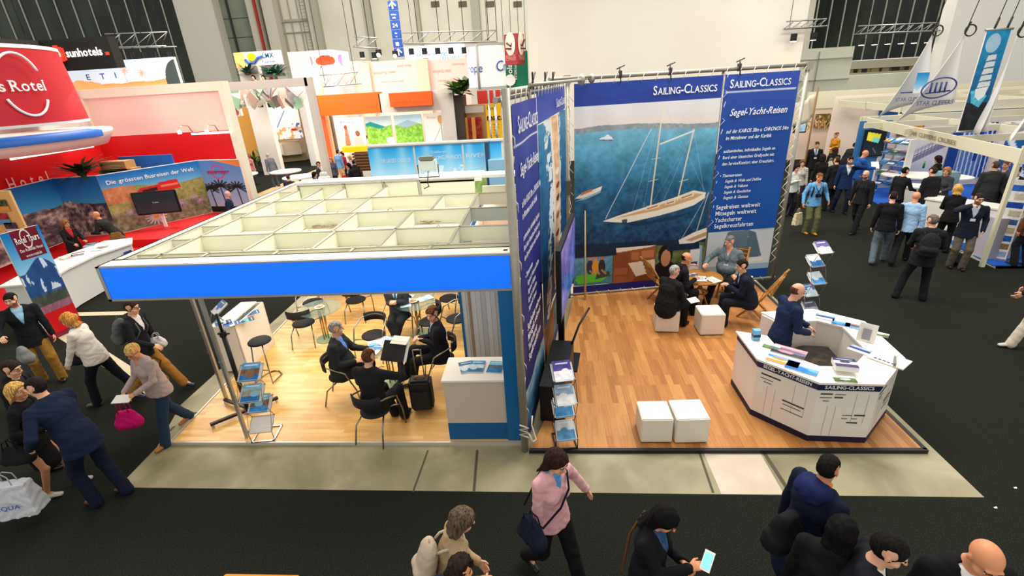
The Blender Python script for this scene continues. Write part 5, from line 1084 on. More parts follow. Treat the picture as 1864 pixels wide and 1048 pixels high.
p=G(1452,590,0); zigrack((5.12,9.0),math.radians(10),5,'zig-zag wire brochure rack standing at far right of brown parquet',[('grey ship brochure in lowest tray of rack right of brown parquet',((170,176,186),(80,90,110))),('white regatta brochure in second tray of the rack right of brown parquet',((190,210,225),(60,110,160))),('blue water brochure in third tray of the rack right of brown parquet',((70,150,210),(220,230,235))),('deep blue and white brochure in fourth tray of rack right of brown parquet',((40,110,180),(225,230,235))),('white and violet brochure in top tray of rack right of brown parquet',((232,230,238),(96,84,150)))],step=.31)
zigrack((.17,5.42),math.radians(10),4,'black zig-zag brochure rack at the front end of side banner',[('blue islands brochure in lowest tray of the black rack',((80,140,180),(210,215,220))),('blue cruise brochure in second tray of the black rack',((60,130,180),(230,232,236))),('white route map brochure in third tray of the black rack',((232,232,236),(150,170,200))),('white violet yacht brochure in top tray of the black rack',((236,234,238),(70,60,140)))],step=.29,frame=BLACK)
# ================================================================ the visitors
def HD(px,py,h=1.75,back=0,face=0): return ('H',px,py)
def FT(px,py): p=G(px,py,0); return (p.x,p.y)
BLK=(26,26,29); NVY=(24,32,56); DGR=(44,46,50)
RN,RM_,RF=.0075,.0105,.016
# --- left foreground
person('bearded man in black blazer, pale blue shirt and mustard trousers at the left edge',HD(20,546),318,1.80,RN,top='jacket',tc=(22,22,27),shirt=(150,196,226),bc=(150,108,44),beard=True,hc=(30,24,22),hy=25,hr=(.30,.42,1.18),hl=(-.28,.12,.86),fl=(-.14,.12),fr=(.12,-.05))
person('man with glasses and dark coat at left edge, just behind the greeting couple',HD(22,672,1.72),20,1.72,RN,top='coat',tc=(20,20,22),shirt=(40,40,46),glasses=True,hc=(46,32,26),hy=10,hp=12)
person('blonde woman in black leather jacket and skirt leaning in for a greeting kiss',HD(32,712,1.66,.18,15),15,1.68,RN,female=True,top='jacket',tc=(20,20,22),shirt=(24,24,28),bot='skirt',bc=(16,16,18),legskin=True,skin='tan',shoe=(190,186,180),hair='long',hc=(206,160,90),lean=14,hy=15,hp=-4,hr=(.18,.34,1.12),hl=(-.32,.1,.95),fl=(-.10,.22),fr=(.14,-.02),curl=(50,40))
person('man in navy suit bending forward to kiss the blonde woman in greeting',HD(66,705,1.8,.42,170),170,1.86,RN,top='jacket',tc=(20,30,56),shirt=(110,140,190),bc=(16,22,42),shoe=(96,46,30),hc=(34,26,24),lean=24,hy=-12,hp=0,hl=(-.30,.30,.98),hr=(.10,.52,1.20),fl=(-.13,.02),fr=(.10,-.16))
person('strawberry blonde woman in white jumper with teal scarf walking left',HD(125,583,1.66,.12,195),195,1.68,RN,female=True,fat=.03,top='sweater',tc=(226,218,206),bc=(18,20,28),scarf=(24,120,120),hair='bob',hc=(200,136,66),glasses=True,lean=10,fl=(-.12,.20),fr=(.12,-.34,.12),shoe=(86,80,56),hr=(.2,.34,.95),hl=(-.2,.30,.92))
person('short-haired man in black jacket and mustard trousers striding right with a grey backpack',HD(240,560,1.76),10,1.78,RN,top='jacket',tc=(24,26,30),shirt=(220,214,220),bc=(160,112,48),glasses=True,hc=(52,38,30),shoe=(30,38,66),lean=8,fl=(-.10,.42),fr=(.12,-.30,.16),hr=(.24,.36,1.05),hl=(-.3,.1,.9))
P7=person('cropped blonde woman in patterned grey-pink top and jeans holding white papers',HD(242,640,1.66,.04,235),250,1.68,RN,female=True,fat=.02,top='shirt',tc=(176,156,152),bc=(34,54,78),hair='short',hc=(214,176,96),glasses=True,skin='warm',shoe=(176,110,50),boots=True,hl=(-.10,.34,1.06),hr=(.14,.36,1.05),fl=(-.10,.24),fr=(.16,-.32,.13),lean=7,hy=-20,hp=22,curl=(55,55))
backpack(PEOPLE[-2],'grey backpack on the man with mustard trousers who strides right',(92,96,96))
def held(P,i,off=(0,0,0)): d=P.J['hand'][i][0]; return P.w(np.array(d)+np.array(off))
bag('handbag','bright pink plastic bag hanging from the arm of the woman in jeans','bag',G(233,762,.45),(.34,.18,.34),.3,(224,24,120),.2)
bag('shoulder_bag','brown leather shoulder bag with a red patch at hip of the woman in jeans','bag',P7.w((.24,-.12,.92)),(.32,.14,.26),.9,(120,70,42),0,strap=[P7.w((.22,-.08,1.02)),P7.w((.10,.16,1.22)),P7.w((-.08,.14,1.38)),P7.w((-.17,-.02,1.47)),P7.w((.0,-.17,1.3)),P7.w((.22,-.16,1.0))])
p=held(P7,0,(.08,.05,.02)); o_=MB().box((0,0,0),(.24,.14,.012),mat=Matrix.Rotation(.3,3,'X')).build('folded_paper',WHITE); o_.location=p; o_.rotation_euler.z=.1; tag(o_,'white folded paper in the hands of the woman in jeans','paper')
bag('handbag','black leather handbag on the forearm of blonde woman in the greeting couple','bag',G(30,828,.85),(.40,.16,.28),.2,(24,24,26),.1)
r_=bag('carrier_bag','translucent white plastic carrier bag with blue writing held by the blonde woman','bag',G(28,905,.42),(.44,.20,.44),.25,(205,208,214),.16,'box'); W=Wall((-.2,-.115),(.2,-.115)); x_=lettering('lettering',[('AQUA',.19,-.06,.09,dict(al='c',it=.2,bold=.01))],W,M('blue_ink',(50,90,170),.5),r_,off=.03)
bag('drawstring_bag','grey drawstring bag hanging at the side of the bearded man in black blazer','bag',G(45,645,.95),(.36,.2,.30),-.5,(120,122,120),0)
bag('handbag','plain black bag carried by the woman in white jumper','bag',G(140,652,.80),(.42,.2,.24),.2,(18,20,28),0)
bag('carrier_bag','small white plastic bag held in front of the man with grey backpack','bag',G(287,622,1.0),(.22,.14,.22),.4,(206,204,206),.06)
# --- bottom foreground
P8=person('grey-haired woman in beige wool coat bowing forward at the bottom edge',HD(842,948,1.62,.14,15),20,1.62,RN,female=True,top='coat',tc=(176,150,112),shirt=(200,190,170),bc=(60,52,44),hair='bob',hc=(92,76,62),lean=14,hp=18,skin='fair',hl=(-.1,.3,.95),hr=(.15,.32,1.0))
backpack(P8,'pale pinkish rucksack on the back of woman in beige coat',(184,166,146),1.05)
person('man with wavy dark brown hair and navy coat at the bottom edge',HD(838,1040),60,1.70,RN,top='coat',tc=(20,24,38),shirt=(30,30,36),hair='curly',hc=(36,26,20),skin='warm')
P10=person('woman with long dark hair, pink cardigan, blue scarf and black trousers walking right',HD(1014,841,1.70),310,1.72,RN,female=True,top='sweater',tc=(226,170,176),bc=(18,18,20),hair='long',hc=(44,26,20),scarf=(84,150,204),hy=-8,hp=20,hl=(-.44,.02,.98),hr=(.20,.06,.86),fl=(-.10,.34),fr=(.10,-.30,.16),curl=(25,30),shoe=(20,18,18),skin='fair')
P10.root
bag('shoulder_bag','navy leather shoulder bag with crossbody strap at hip of woman in pink cardigan','bag',G(968,966,.98),(.36,.16,.32),-.9,(24,30,50),.05,strap=[G(972,948,1.1),P10.w((.22,.14,1.02)),P10.w((.06,.21,1.22)),P10.w((-.06,.19,1.36)),P10.w((-.12,.10,1.46)),P10.w((-.13,-.03,1.52)),P10.w((-.04,-.17,1.36)),P10.w((.2,-.16,1.05))])
P11=person('woman in black with very long black hair looking down at her phone',HD(1210,945,1.64),325,1.66,RN,female=True,top='coat',tc=(16,17,24),shirt=(60,90,130),bc=(16,16,20),hair='long',hc=(14,12,13),scarf=(40,80,120),hy=0,hp=30,hr=(.06,.36,1.30),hl=(-.02,.30,1.24),skin='warm',curl=(60,60))
p=P11.w(np.array(P11.J['hand'][1][0])+np.array([-.03,.03,.05])); r=empty('phone',p,'bright phone with pale blue screen in hand of the woman in black','phone',-.6); R3=Matrix.Rotation(.55,3,'X'); m=MB(); m.box((0,0,0),(.075,.15,.009),mat=R3); m.build('phone_case',WHITE,r); m=MB(); m.box(R3@Vector((0,0,.0055)),(.062,.12,.002),mat=R3); m.build('phone_screen',M('lit_screen',(120,190,235),.2,emit=.9),r)
m=MB(); m.tube([P11.w((-.16,-.12,1.42)),P11.w((-.05,-.2,1.2)),P11.w((.16,-.17,.95))],.012,0,6); tag(m.build('bag_strap',fabric((96,60,34),'bag')),'brown bag strap across the back of the woman with the phone','strap')
P12=person('person with short dark hair in navy hooded jacket with orange lining, seen from behind',HD(1507,852,1.74,.06,40),20,1.76,RN,top='coat',tc=(20,26,50),shirt=(236,150,40),hood=(28,38,84),scarf=(236,150,40),hc=(22,18,18),lean=8,bc=(18,18,20),skin='warm',hy=-20,hr=(.28,.12,.95))
bag('shoulder_bag','crumpled black bag hanging behind the navy hooded jacket','bag',G(1428,965,1.15),(.30,.22,.42),.4,(24,24,26),0)
person('black-haired person in black coat with only an ear showing, bottom right',HD(1532,968,1.68),50,1.70,RN,top='coat',tc=(14,14,16),shirt=(20,20,22),hair='bob',hc=(14,12,12),hy=0,fat=.03)
person('young man with black undercut hair in dark suit and white shirt at the bottom edge',HD(1618,1003),330,1.82,RN,top='jacket',tc=(22,24,32),shirt=(244,244,246),hc=(22,18,18),hy=0,hp=18,skin='fair')
person('completely bald man in black suit at bottom right corner, looking down',HD(1793,1018),262,1.90,RN,top='jacket',tc=(14,14,17),shirt=(240,240,240),hair='bald',hc=(60,44,36),hp=26,skin='warm',fat=.03)
person('man in cream trousers and dark jacket stepping in at the right edge',(8.25,7.85),170,1.80,RN,top='jacket',tc=(30,30,30),shirt=(200,200,205),bc=(214,202,182),fl=(-.1,.28),fr=(.12,-.34,.14),hl=(-.16,.42,1.02),hr=(.3,.1,.95),shoe=(196,190,180),hc=(50,40,34),lean=6)
person('person in dark clothes at far right edge with a brown hand hanging down',(11.15,11.45),100,1.75,RM_,top='jacket',tc=(110,62,40),hc=(40,30,26),skin='tan')
# --- aisle on the right
A=[
('man in black suit carrying a black backpack, standing with legs apart in the right aisle',HD(1697,402,1.78),62,1.80,dict(tc=(26,28,32),bc=(24,26,30),shirt=(120,120,120),hc=(104,94,82),fl=(-.26,.0),fr=(.18,.05),hy=-30,hl=(-.18,.3,1.05),hr=(.2,.3,1.05)),'bp'),
('bald man in pale blue shirt and black trousers walking away in the right aisle',HD(1668,358,1.76),50,1.76,dict(top='shirt',tc=(156,190,226),bc=(22,22,26),hair='bald',hc=(120,90,70),fl=(-.1,-.35,.14),fr=(.1,.3),skin='warm'),None),
('dark-haired man in black sweater and grey-blue jeans walking away beside the pale blue shirt',HD(1626,358,1.76),60,1.76,dict(top='sweater',tc=(20,20,24),bc=(88,100,110),hc=(40,28,24),fl=(-.12,-.24,.12),fr=(.12,.22),shoe=(60,44,34)),None),
('bearded man with glasses and navy blazer phoning in front of the palm plant',HD(1782,362,1.80),245,1.80,dict(tc=(26,32,48),shirt=(206,214,226),bc=(98,90,78),beard=True,glasses=True,hc=(46,34,30),badge=True,hr=(.12,.20,1.50),hl=(-.24,.10,.95),curl=(20,70),hy=-15),None),
('woman with wavy blonde hair and black clothes leaning on the white booth counter',HD(1743,345,1.70),60,1.70,dict(female=True,top='sweater',tc=(20,20,22),bc=(20,20,22),hair='bob',hc=(206,160,86),lean=8,hr=(.1,.4,1.08),hl=(-.1,.38,1.08)),None),
('woman with light brown hair in charcoal cardigan facing left inside the cruise booth',HD(1723,312,1.68),215,1.68,dict(female=True,top='sweater',tc=(64,66,70),bc=(26,26,30),hair='bob',hc=(176,124,76),hr=(.1,.3,1.1),hl=(-.1,.3,1.1)),None),
('broad man in black suit seen from behind at the cruise booth counter',HD(1698,312,1.80),100,1.82,dict(tc=(26,26,28),bc=(22,22,24),hc=(56,40,32),fat=.03),None),
('young black-haired man in a black shirt standing in profile at the booth counter',HD(1648,312,1.74),15,1.74,dict(top='shirt',tc=(28,28,32),bc=(24,24,28),hc=(26,20,20),hr=(.2,.36,1.1)),None),
('woman with dark hair in black at the back of the cruise booth',HD(1707,290,1.66),120,1.66,dict(female=True,top='sweater',tc=(30,22,24),hair='bob',hc=(44,24,24)),None),
('bald bearded man with dark green rucksack walking left in the right aisle',HD(1576,318,1.78),215,1.80,dict(top='sweater',tc=(28,30,32),bc=(24,24,28),hair='bald',hc=(90,66,50),beard=True,glasses=True,fl=(-.1,.26),fr=(.1,-.32,.13)),'bpg'),
('dark-haired man in blue suit holding a phone to his ear in the right aisle',HD(1548,292,1.82),255,1.84,dict(tc=(24,44,84),shirt=(220,226,236),bc=(20,26,44),beard=True,hc=(30,24,22),hl=(-.12,.18,1.50),fl=(-.14,.1),fr=(.18,-.1)),None),
('bald man in bright blue sweater reading a white sheet beside the booth rack',HD(1575,280,1.80),350,1.82,dict(top='sweater',tc=(32,84,160),bc=(150,112,70),hair='bald',hc=(120,90,70),hr=(.1,.42,1.18),hl=(-.1,.40,1.15),skin='warm',hp=22),None),
('brown-haired man in black suit with his back to us in the crowd',HD(1523,292,1.76),95,1.78,dict(tc=(28,28,30),bc=(24,24,26),hc=(70,50,36),shoe=(110,40,36)),None),
('man in sky blue shirt and olive trousers with camera round his neck, tan shoes',HD(1492,323,1.76),268,1.78,dict(top='shirt',tc=(104,166,220),bc=(104,104,70),hc=(120,76,46),shoe=(186,130,50),hr=(.34,.12,.95),hl=(-.34,.08,1.0),skin='warm',fl=(-.1,.12),fr=(.1,.0),lean=2),None),
('dark-haired woman in white blouse with lanyard at the left of the crowd',HD(1450,306,1.68),285,1.68,dict(female=True,top='shirt',tc=(206,212,206),bc=(26,26,34),hair='bob',hc=(28,20,20),hr=(.05,.24,1.25)),None),
('woman in pale top half hidden behind the white blouse woman',HD(1461,297,1.64),250,1.64,dict(female=True,top='shirt',tc=(190,186,178),bc=(44,40,40),hair='bob',hc=(112,76,50)),None),
('man in black suit with blue tie facing us at back of the crowd',HD(1487,264,1.82),262,1.84,dict(tc=(26,26,28),shirt=(210,214,222),tie=(70,80,120),bc=(24,24,26),hc=(60,46,38),badge=True),None),
('dark-haired person in black below the man with blue tie, back to us',HD(1497,287,1.70),90,1.70,dict(female=True,tc=(28,26,26),bc=(24,24,26),hair='bob',hc=(40,28,24)),None),
('woman in mustard yellow blouse standing before the pale booth wall',HD(1522,246,1.70),200,1.70,dict(female=True,top='blouse',tc=(190,130,30),bc=(50,40,40),hair='bun',hc=(120,76,40),hl=(-.1,.25,1.1),hr=(.1,.25,1.1)),None),
('woman in black with cream shoulder bag seen from behind in the crowd',HD(1520,274,1.66),70,1.66,dict(female=True,top='coat',tc=(26,24,28),bc=(24,24,26),hair='bob',hc=(60,34,28)),None),
('person in black jacket bending toward the booth at the rear of the crowd',HD(1557,265,1.66,.25,20),20,1.72,dict(tc=(26,28,32),bc=(24,24,26),hc=(28,22,22),lean=28,shirt=(120,170,200)),None),
('large man in dark grey suit with his back turned inside the booth',HD(1812,302,1.86),70,1.88,dict(tc=(50,50,50),bc=(30,30,32),hc=(86,70,56),fat=.05),None),
('man in checked shirt facing left beside the dark grey suit',HD(1832,300,1.80),200,1.80,dict(top='shirt',tc=(70,84,104),bc=(30,30,34),hc=(120,66,44),skin='pink'),None),
('man in black suit with joined hands at the right side of the booth',HD(1852,312,1.78),220,1.78,dict(tc=(30,24,26),bc=(24,24,26),hc=(50,36,30),hl=(-.06,.3,1.05),hr=(.06,.3,1.05)),None),
]
for lb,at,fc,h,kw,bp in A:
    kw.setdefault('top','jacket'); P=person(lb,at,fc,h,RM_,**kw)
    if bp=='bp': backpack(P,'black backpack on the man standing with legs apart',(34,33,35),1.1)
    if bp=='bpg': backpack(P,'dark green rucksack on the bald bearded man',(34,44,40))
    if 'camera round' in lb:
        PC=P; m=MB(); c=P.w((0,.17,1.16)); m.box((0,0,0),(.13,.07,.085),bev=.01); m.cyl((0,-.03,0),.035,.07,0,14,Matrix.Rotation(math.pi/2,3,'X')); r=empty('camera_on_strap',c,'black camera hanging on the chest of the man in sky blue shirt','camera'); m.build('camera_body',BLACK,r)
        m=MB(); iv=lambda v: P.w(v)-c; m.tube([(-.05,0,.03),iv((-.07,.14,1.38)),iv((-.08,.02,1.50)),iv((.08,.02,1.50)),iv((.07,.14,1.38)),(.05,0,.03)],.008); m.build('neck_strap',BLACK,r)
        for q in(-1,1): m=MB(); m.tube([P.w((.13*q,-.1,1.1)),P.w((.13*q,-.15,1.38)),P.w((.12*q,-.02,1.49)),P.w((.12*q,.12,1.36)),P.w((.15*q,.10,1.12))],.022,0,6); tag(m.build('rucksack_strap',fabric((40,44,52),'nylon')),'dark rucksack strap over %s shoulder of the man in sky blue shirt'%('his left' if q<0 else 'his right'),'strap')
        rb_=bag('paper_bag','cream paper bag with blue side held by man in sky blue shirt','bag',G(1452,398,.45),(.30,.10,.36),.5,(214,200,160),.14,'box')
    if 'reading a white' in lb:
        o_=MB().box((0,0,0),(.22,.30,.004),mat=Matrix.Rotation(.7,3,'X')).build('paper_sheet',WHITE); o_.location=P.w((0,.46,1.26)); o_.rotation_euler.z=-.3; tag(o_,'white sheet being read by the bald man in blue sweater','paper')
bag('handbag','black bag lying on the floor at the feet of the bearded man in navy blazer','bag',G(1742,470,.15),(.42,.30,.28),.3,(24,32,40),.05)
bag('shoulder_bag','cream shoulder bag on the back of woman in black in the crowd','bag',G(1511,300,1.1),(.26,.12,.3),.2,(216,206,176),.1)
# --- yacht stand
person('bald-topped man with glasses in navy shirt working behind the white counter',HD(1452,530,1.78),5,1.78,RN,z0=.05,top='sweater',tc=(28,40,72),bc=(26,28,36),hair='ring',hc=(96,64,46),glasses=True,skin='pink',hp=14,hl=(-.05,.40,1.05),hr=(.16,.30,1.04),lean=8,curl=(20,20))
def SIT(label,x,y,fc,h=1.76,**k):
    k.setdefault('seat',.47); return person(label,((-2.98,8.62) if x is None else ('H',x,y)),fc,h,RN,sit=True,z0=.05,**k)
SIT('grey-haired man in black suit sitting on the low white cube with his back to us',1228,494,38,1.76,tc=(26,26,26),bc=(22,22,22),hair='short',hc=(170,164,156),glasses=True,lean=14,fat=.05,hr=(.14,.40,.68),hl=(-.1,.42,.70),hy=10,skin='pink',seat=.44)
SIT('man in black suit with hand at his chin at left of the round table',1250,470,5,1.78,tc=(24,24,30),bc=(22,22,26),hair='ring',hc=(56,36,26),lean=20,hl=(.0,.34,1.05),hr=(.12,.40,.78),hy=15,skin='warm')
SIT('heavy man in grey-blue shirt with name badge sitting behind the round table',1328,440,238,1.84,top='shirt',tc=(104,120,128),bc=(24,24,26),hair='short',hc=(120,114,108),fat=.06,badge=True,lean=2,hr=(.36,.36,.80),hl=(-.22,.22,.62),hy=28,skin='pink',fl=(-.15,.48),fr=(.2,.62),shoe=(110,72,50))
SIT('dark-haired man in navy suit leaning forward with clasped hands on folding chair',1350,484,168,1.80,tc=(24,30,48),shirt=(190,206,226),bc=(20,24,36),hair='short',hc=(38,28,26),lean=18,hl=(-.04,.40,.80),hr=(.06,.42,.80),curl=(60,60),hy=-15,fl=(-.12,.42),fr=(.1,.5))
# --- canopy stand
S1_=SIT('grey-haired man in dark suit and blue shirt seated at left of the small table',612,598,8,1.80,tc=(40,44,46),shirt=(96,146,220),bc=(36,38,40),hc=(150,144,138),hy=-25,lean=2,fat=.03,hr=(.14,.26,.72),hl=(-.1,.42,.80),shoe=(130,66,36),fr=(.10,.55),fl=(-.10,.42))
PB2=SIT('brown-haired man in black suit seen from behind, lifting a black folder',671,650,78,1.78,tc=(30,30,32),shirt=(220,224,230),bc=(24,24,26),hair='short',hc=(96,60,40),hp=14,hr=(.30,.36,1.02),hl=(-.16,.36,.82),curl=(30,55),fr=(.2,.40),fl=(.02,.42))
S3_=SIT('curly-haired man in black suit sitting cross-legged at right, looking away',787,572,198,1.82,tc=(28,30,36),shirt=(170,190,224),tie=(30,36,54),bc=(24,26,30),hair='curly',hc=(96,60,34),hy=-50,hl=(.02,.28,.80),hr=(.06,.30,.80),curl=(55,55),fl=(-.04,.50),fr=(.05,.60,.20),skin='pink')
S4_=SIT('man in charcoal suit with blue tie and crossed feet whose head the blue fascia hides',None,None,272,1.80,tc=(56,60,64),shirt=(226,230,236),tie=(40,110,160),bc=(34,36,40),hc=(60,50,44),hl=(-.04,.26,.84),hr=(.04,.26,.84),curl=(55,55),fl=(.04,.50),fr=(-.06,.56))
for P_,fc_,lb in ((S1_,8,'chrome tub chair under grey haired man at left of the small table'),(PB2,78,'chrome tub chair nearest the front edge, under man holding the black folder'),(S3_,198,'chrome tub chair under the man beside the black trolley case'),(S4_,272,'chrome tub chair behind the group, under the man with crossed feet')):
    put_chair(P_.root.location.x,P_.root.location.y,fc_,lb)
c=PB2.w((.20,.40,1.16)); r=empty('folder',c,'black folder held up open by the man seen from behind','folder',math.radians(-12)); R3=Matrix.Rotation(.85,3,'X')
m=MB(); m.box((0,0,0),(.36,.30,.012),mat=R3); m.build('cover',BLACK,r); m=MB(); m.box(R3@Vector((.02,.01,-.012)),(.40,.30,.006),mat=R3); m.box(R3@Vector((.06,.17,-.01)),(.26,.16,.004),mat=Matrix.Rotation(.3,3,'X')); m.build('pages',M('paper'),r)
# --- coach tour stand at the left
person('brown-haired woman in black suit and red blouse standing behind the coach tour counter',HD(120,408,1.66),345,1.68,RM_,female=True,top='jacket',tc=(24,24,28),shirt=(190,30,44),bc=(24,24,28),hair='bob',hc=(140,90,50),hr=(.2,.40,1.10),hl=(-.15,.36,1.12),skin='tan')
PT=person('bald man in dark olive jacket with brown satchel bending over the coach tour counter',HD(175,392,1.74,.40,190),192,1.80,RM_,top='sweater',tc=(36,38,34),bc=(84,78,64),hair='bald',hc=(120,90,70),lean=34,hp=0,hl=(-.14,.56,1.05),hr=(.12,.55,1.05),skin='warm')
bag('shoulder_bag','brown leather satchel hanging at the hip of the bending bald man','bag',G(213,432,1.05),(.44,.18,.36),.4,(120,78,40),0)
person('bald man standing in front of the palm tree display, only head and shoulders showing',HD(415,354,1.72),20,1.72,RM_,top='shirt',tc=(36,44,70),hair='bald',hc=(90,60,50),skin='pink')
# --- far aisle
B=[
('grey-haired man in grey-blue suit leaning at a white table in the lit stand',HD(487,283,1.76,.1,150),150,1.80,dict(tc=(104,110,124),bc=(70,74,84),hair='ring',hc=(180,176,170),lean=12)),
('person in violet shirt at the white table beside the coach tour wall',HD(448,312,1.70),30,1.70,dict(top='shirt',tc=(96,100,160),bc=(50,50,80),hc=(120,70,60))),
('person in pink and white top behind the white table',HD(452,285,1.66),250,1.66,dict(female=True,top='shirt',tc=(200,130,130),bc=(60,50,60),hair='bob',hc=(150,80,60))),
('dark-haired person behind the canopy corner next to a white table, only head showing',HD(525,323,1.66),90,1.66,dict(top='sweater',tc=(50,44,60),hc=(56,40,36))),
('man with glasses and dark jacket facing right among the far visitors',HD(580,299,1.74),10,1.74,dict(tc=(46,46,50),bc=(30,30,34),hc=(36,28,26))),
('black-haired woman in black with white rucksack nearest the rear of the canopy',HD(573,318,1.66),20,1.66,dict(female=True,top='sweater',tc=(24,24,26),hair='bob',hc=(20,16,18))),
('long-haired woman in grey-blue cardigan facing us among the far visitors',HD(602,291,1.66),270,1.66,dict(female=True,top='sweater',tc=(76,84,104),bc=(26,26,32),hair='long',hc=(150,106,84))),
('man in light blue shirt and cream trousers standing by the brown slatted bench',HD(615,277,1.76),70,1.78,dict(top='shirt',tc=(104,150,204),bc=(206,186,160),hc=(44,32,28))),
('woman in red top next to the light blue shirt man',HD(622,280,1.62),240,1.62,dict(female=True,top='sweater',tc=(170,40,50),hair='bob',hc=(60,30,26))),
('fair-haired woman with raised arm in white top among the far visitors',HD(636,287,1.66),250,1.66,dict(female=True,top='sweater',tc=(214,190,190),hair='bob',hc=(206,150,100))),
('black-haired woman in long black coat with crossed arms and navy bag',HD(634,302,1.72),215,1.72,dict(female=True,top='coat',tc=(22,22,26),shirt=(60,110,170),hair='bob',hc=(18,16,18),hl=(.0,.28,1.1),hr=(.0,.28,1.05))),
('person in dark coat next to the woman with crossed arms',HD(643,296,1.66),130,1.66,dict(top='coat',tc=(34,30,34),hc=(24,20,20))),
('woman in brown dress at the high table in the brightly lit stand',HD(563,232,1.70),190,1.72,dict(female=True,top='coat',tc=(120,90,50),hair='bob',hc=(50,34,26))),
('dark-haired woman in pale blouse between the bright landscape posters',HD(668,250,1.68),200,1.68,dict(female=True,top='shirt',tc=(220,206,200),hair='long',hc=(24,18,18))),
]
for lb,at,fc,h,kw in B: kw.setdefault('top','jacket'); person(lb,at,fc,h,RF,**kw)
p=G(590,322,1.2); bag('rucksack','white rucksack on the black-haired woman behind the canopy','bag',p,(.42,.3,.5),.2,(214,216,206),.05)
bag('handbag','bright red shopping bag beside the crossed-arms woman','bag',G(627,325,.8),(.3,.16,.34),0,(196,30,36),.1)
bag('handbag','navy bag on the arm of the woman with crossed arms','bag',G(652,320,.9),(.32,.16,.3),0,(26,30,62),.08)
# ================================================================ neighbouring stands
def RC(tlx,tly,trx,try_,by,Y):
    a=atY(tlx,tly,Y); b=atY(trx,try_,Y); c=atY(tlx+(by-tly)*.25,by,Y); return a.x,b.x,c.z,(a.z+b.z)/2
class Rw:
    def __init__(s,*a): s.x0,s.x1,s.z0,s.z1=RC(*a); s.Y=a[5]; s.W=Wall((s.x0,s.Y),(s.x1,s.Y)); s.w=s.x1-s.x0; s.h=s.z1-s.z0
    def slab(s,mb,t=.1,m=0,z0=None): mb.bb((s.x0,s.Y,s.z0 if z0 is None else z0),(s.x1,s.Y+t,s.z1),m); return mb
def board(name,label,cat,rect,mat,t=.1,z0=None,pic=None,text=None,tmat=None,group=None,picmat=None):
    r0=empty(name,(0,0,0),label,cat,0,group); r=rect.slab(MB(),t,0,z0).build('panel',mat,r0)
    if pic: put_pic('printed_picture',pic,rect.W,0,rect.z0,rect.w,rect.z1,off=.01,parent=r,mat=picmat)
    if text: lettering('lettering',[(s,u*rect.w,rect.z0+v*rect.h,sz*rect.h,o) for s,u,v,sz,o in text],rect.W,tmat or TXT_W,r,off=.03)
    return r0
def hang(r,x0,x1,y,z):
    for x in(x0+.1,x1-.1): MB().tube([(x,y,z-.05),(x,y,27)],.015,0,4).build('suspension_cable',M('dark_cable',(50,48,44),.6),r)
glow=print_mat('emissive_picture',.35,.4)  # emission put into the print colours to brighten them; no lamp stands behind
PW=M('pink_white_wall',(242,226,214),.6); GW=M('grey_white_wall2',(206,198,190),.6); RED=M('red_wall',(214,22,26),.5); ORG=M('orange_wall',(246,96,24),.5); DRED=M('dark_red_board',(120,20,44),.5)
# ---- coach tour stand
r=empty('tour_stand',(0,0,0),'red and white stand walls of the coach tour company with a white gallery above','stand')
XL=-18.9; YR_=20.5
m=MB(); m.bb((XL-.2,9,0),(XL,YR_,atX(0,281,XL).z)); b=atY(425,240,YR_).x; m.bb((XL,YR_,0),(b,YR_+.2,atY(300,243,YR_).z)); m.build('red_wall',RED,r)
m=MB(); zt=atY(165,162,YR_).z; zr=atY(300,243,YR_).z; m.bb((XL,YR_+.02,zr),(b-.1,YR_+.2,zt-.35)); m.build('upper_panel',ramp_mat('warm_lit_panel',[(.35,(244,206,190)),(.65,(240,228,218))],scale=.25,rough=.5,detail=1),r)  # upper panel: warm pinkish light painted in as soft colour patches
m=MB(); m.bb((XL-.3,YR_-.1,zt-.35),(b+.1,YR_+.25,zt)); m.bb((XL-.35,YR_-.1,0),(XL,YR_+.2,zt)); m.bb((b-.1,YR_-.12,0),(b+.15,YR_+.3,zt)); m.build('cream_beam',CREAM,r)
m=MB(); z0=atX(0,281,XL).z; m.bb((XL-.2,9,z0),(XL-.05,YR_,z0+.9)); m.bb((XL-.9,8,z0+.5),(XL-.05,YR_-.5,z0+1.6)); m.build('gallery_wall',GW,r)
m=MB(); m.bb((-18.6,9.8,0),(b,YR_,.02)); m.bb((-17.6,15.5,.02),(-12.0,19.6,.28)); m.build('red_plinth',RED,r)
for (px,py) in((348,236),(392,236)): pass
WL=Wall((XL,9.5),(XL,YR_)); u,z=WL.uv(10,318); u2,z2=WL.uv(78,292)
lettering('lettering',[('H o t e l',u-.1,z-.55,.62,dict(bold=.01,fit=abs(u2-u)*1.0))],WL,TXT_W,r,off=.04)
for i,(a,bb_) in enumerate((((348,238),(420,238)),)): 
    p,q=atY(348,244,YR_-.5),atY(422,240,YR_-.5); MB().bb((p.x,p.y,p.z-.04),(q.x,q.y+.06,p.z+.04)).build('light_rail',M('tube_light',(255,250,240),.4,emit=1.5),r)
p,q=WL.uv(0,286),WL.uv(150,256); MB().wall(WL.P(p[0],0),WL.P(q[0],0),p[1]-.12,p[1]-.02,.08,0,.4).build('light_rail',MC['tube_light'],r)
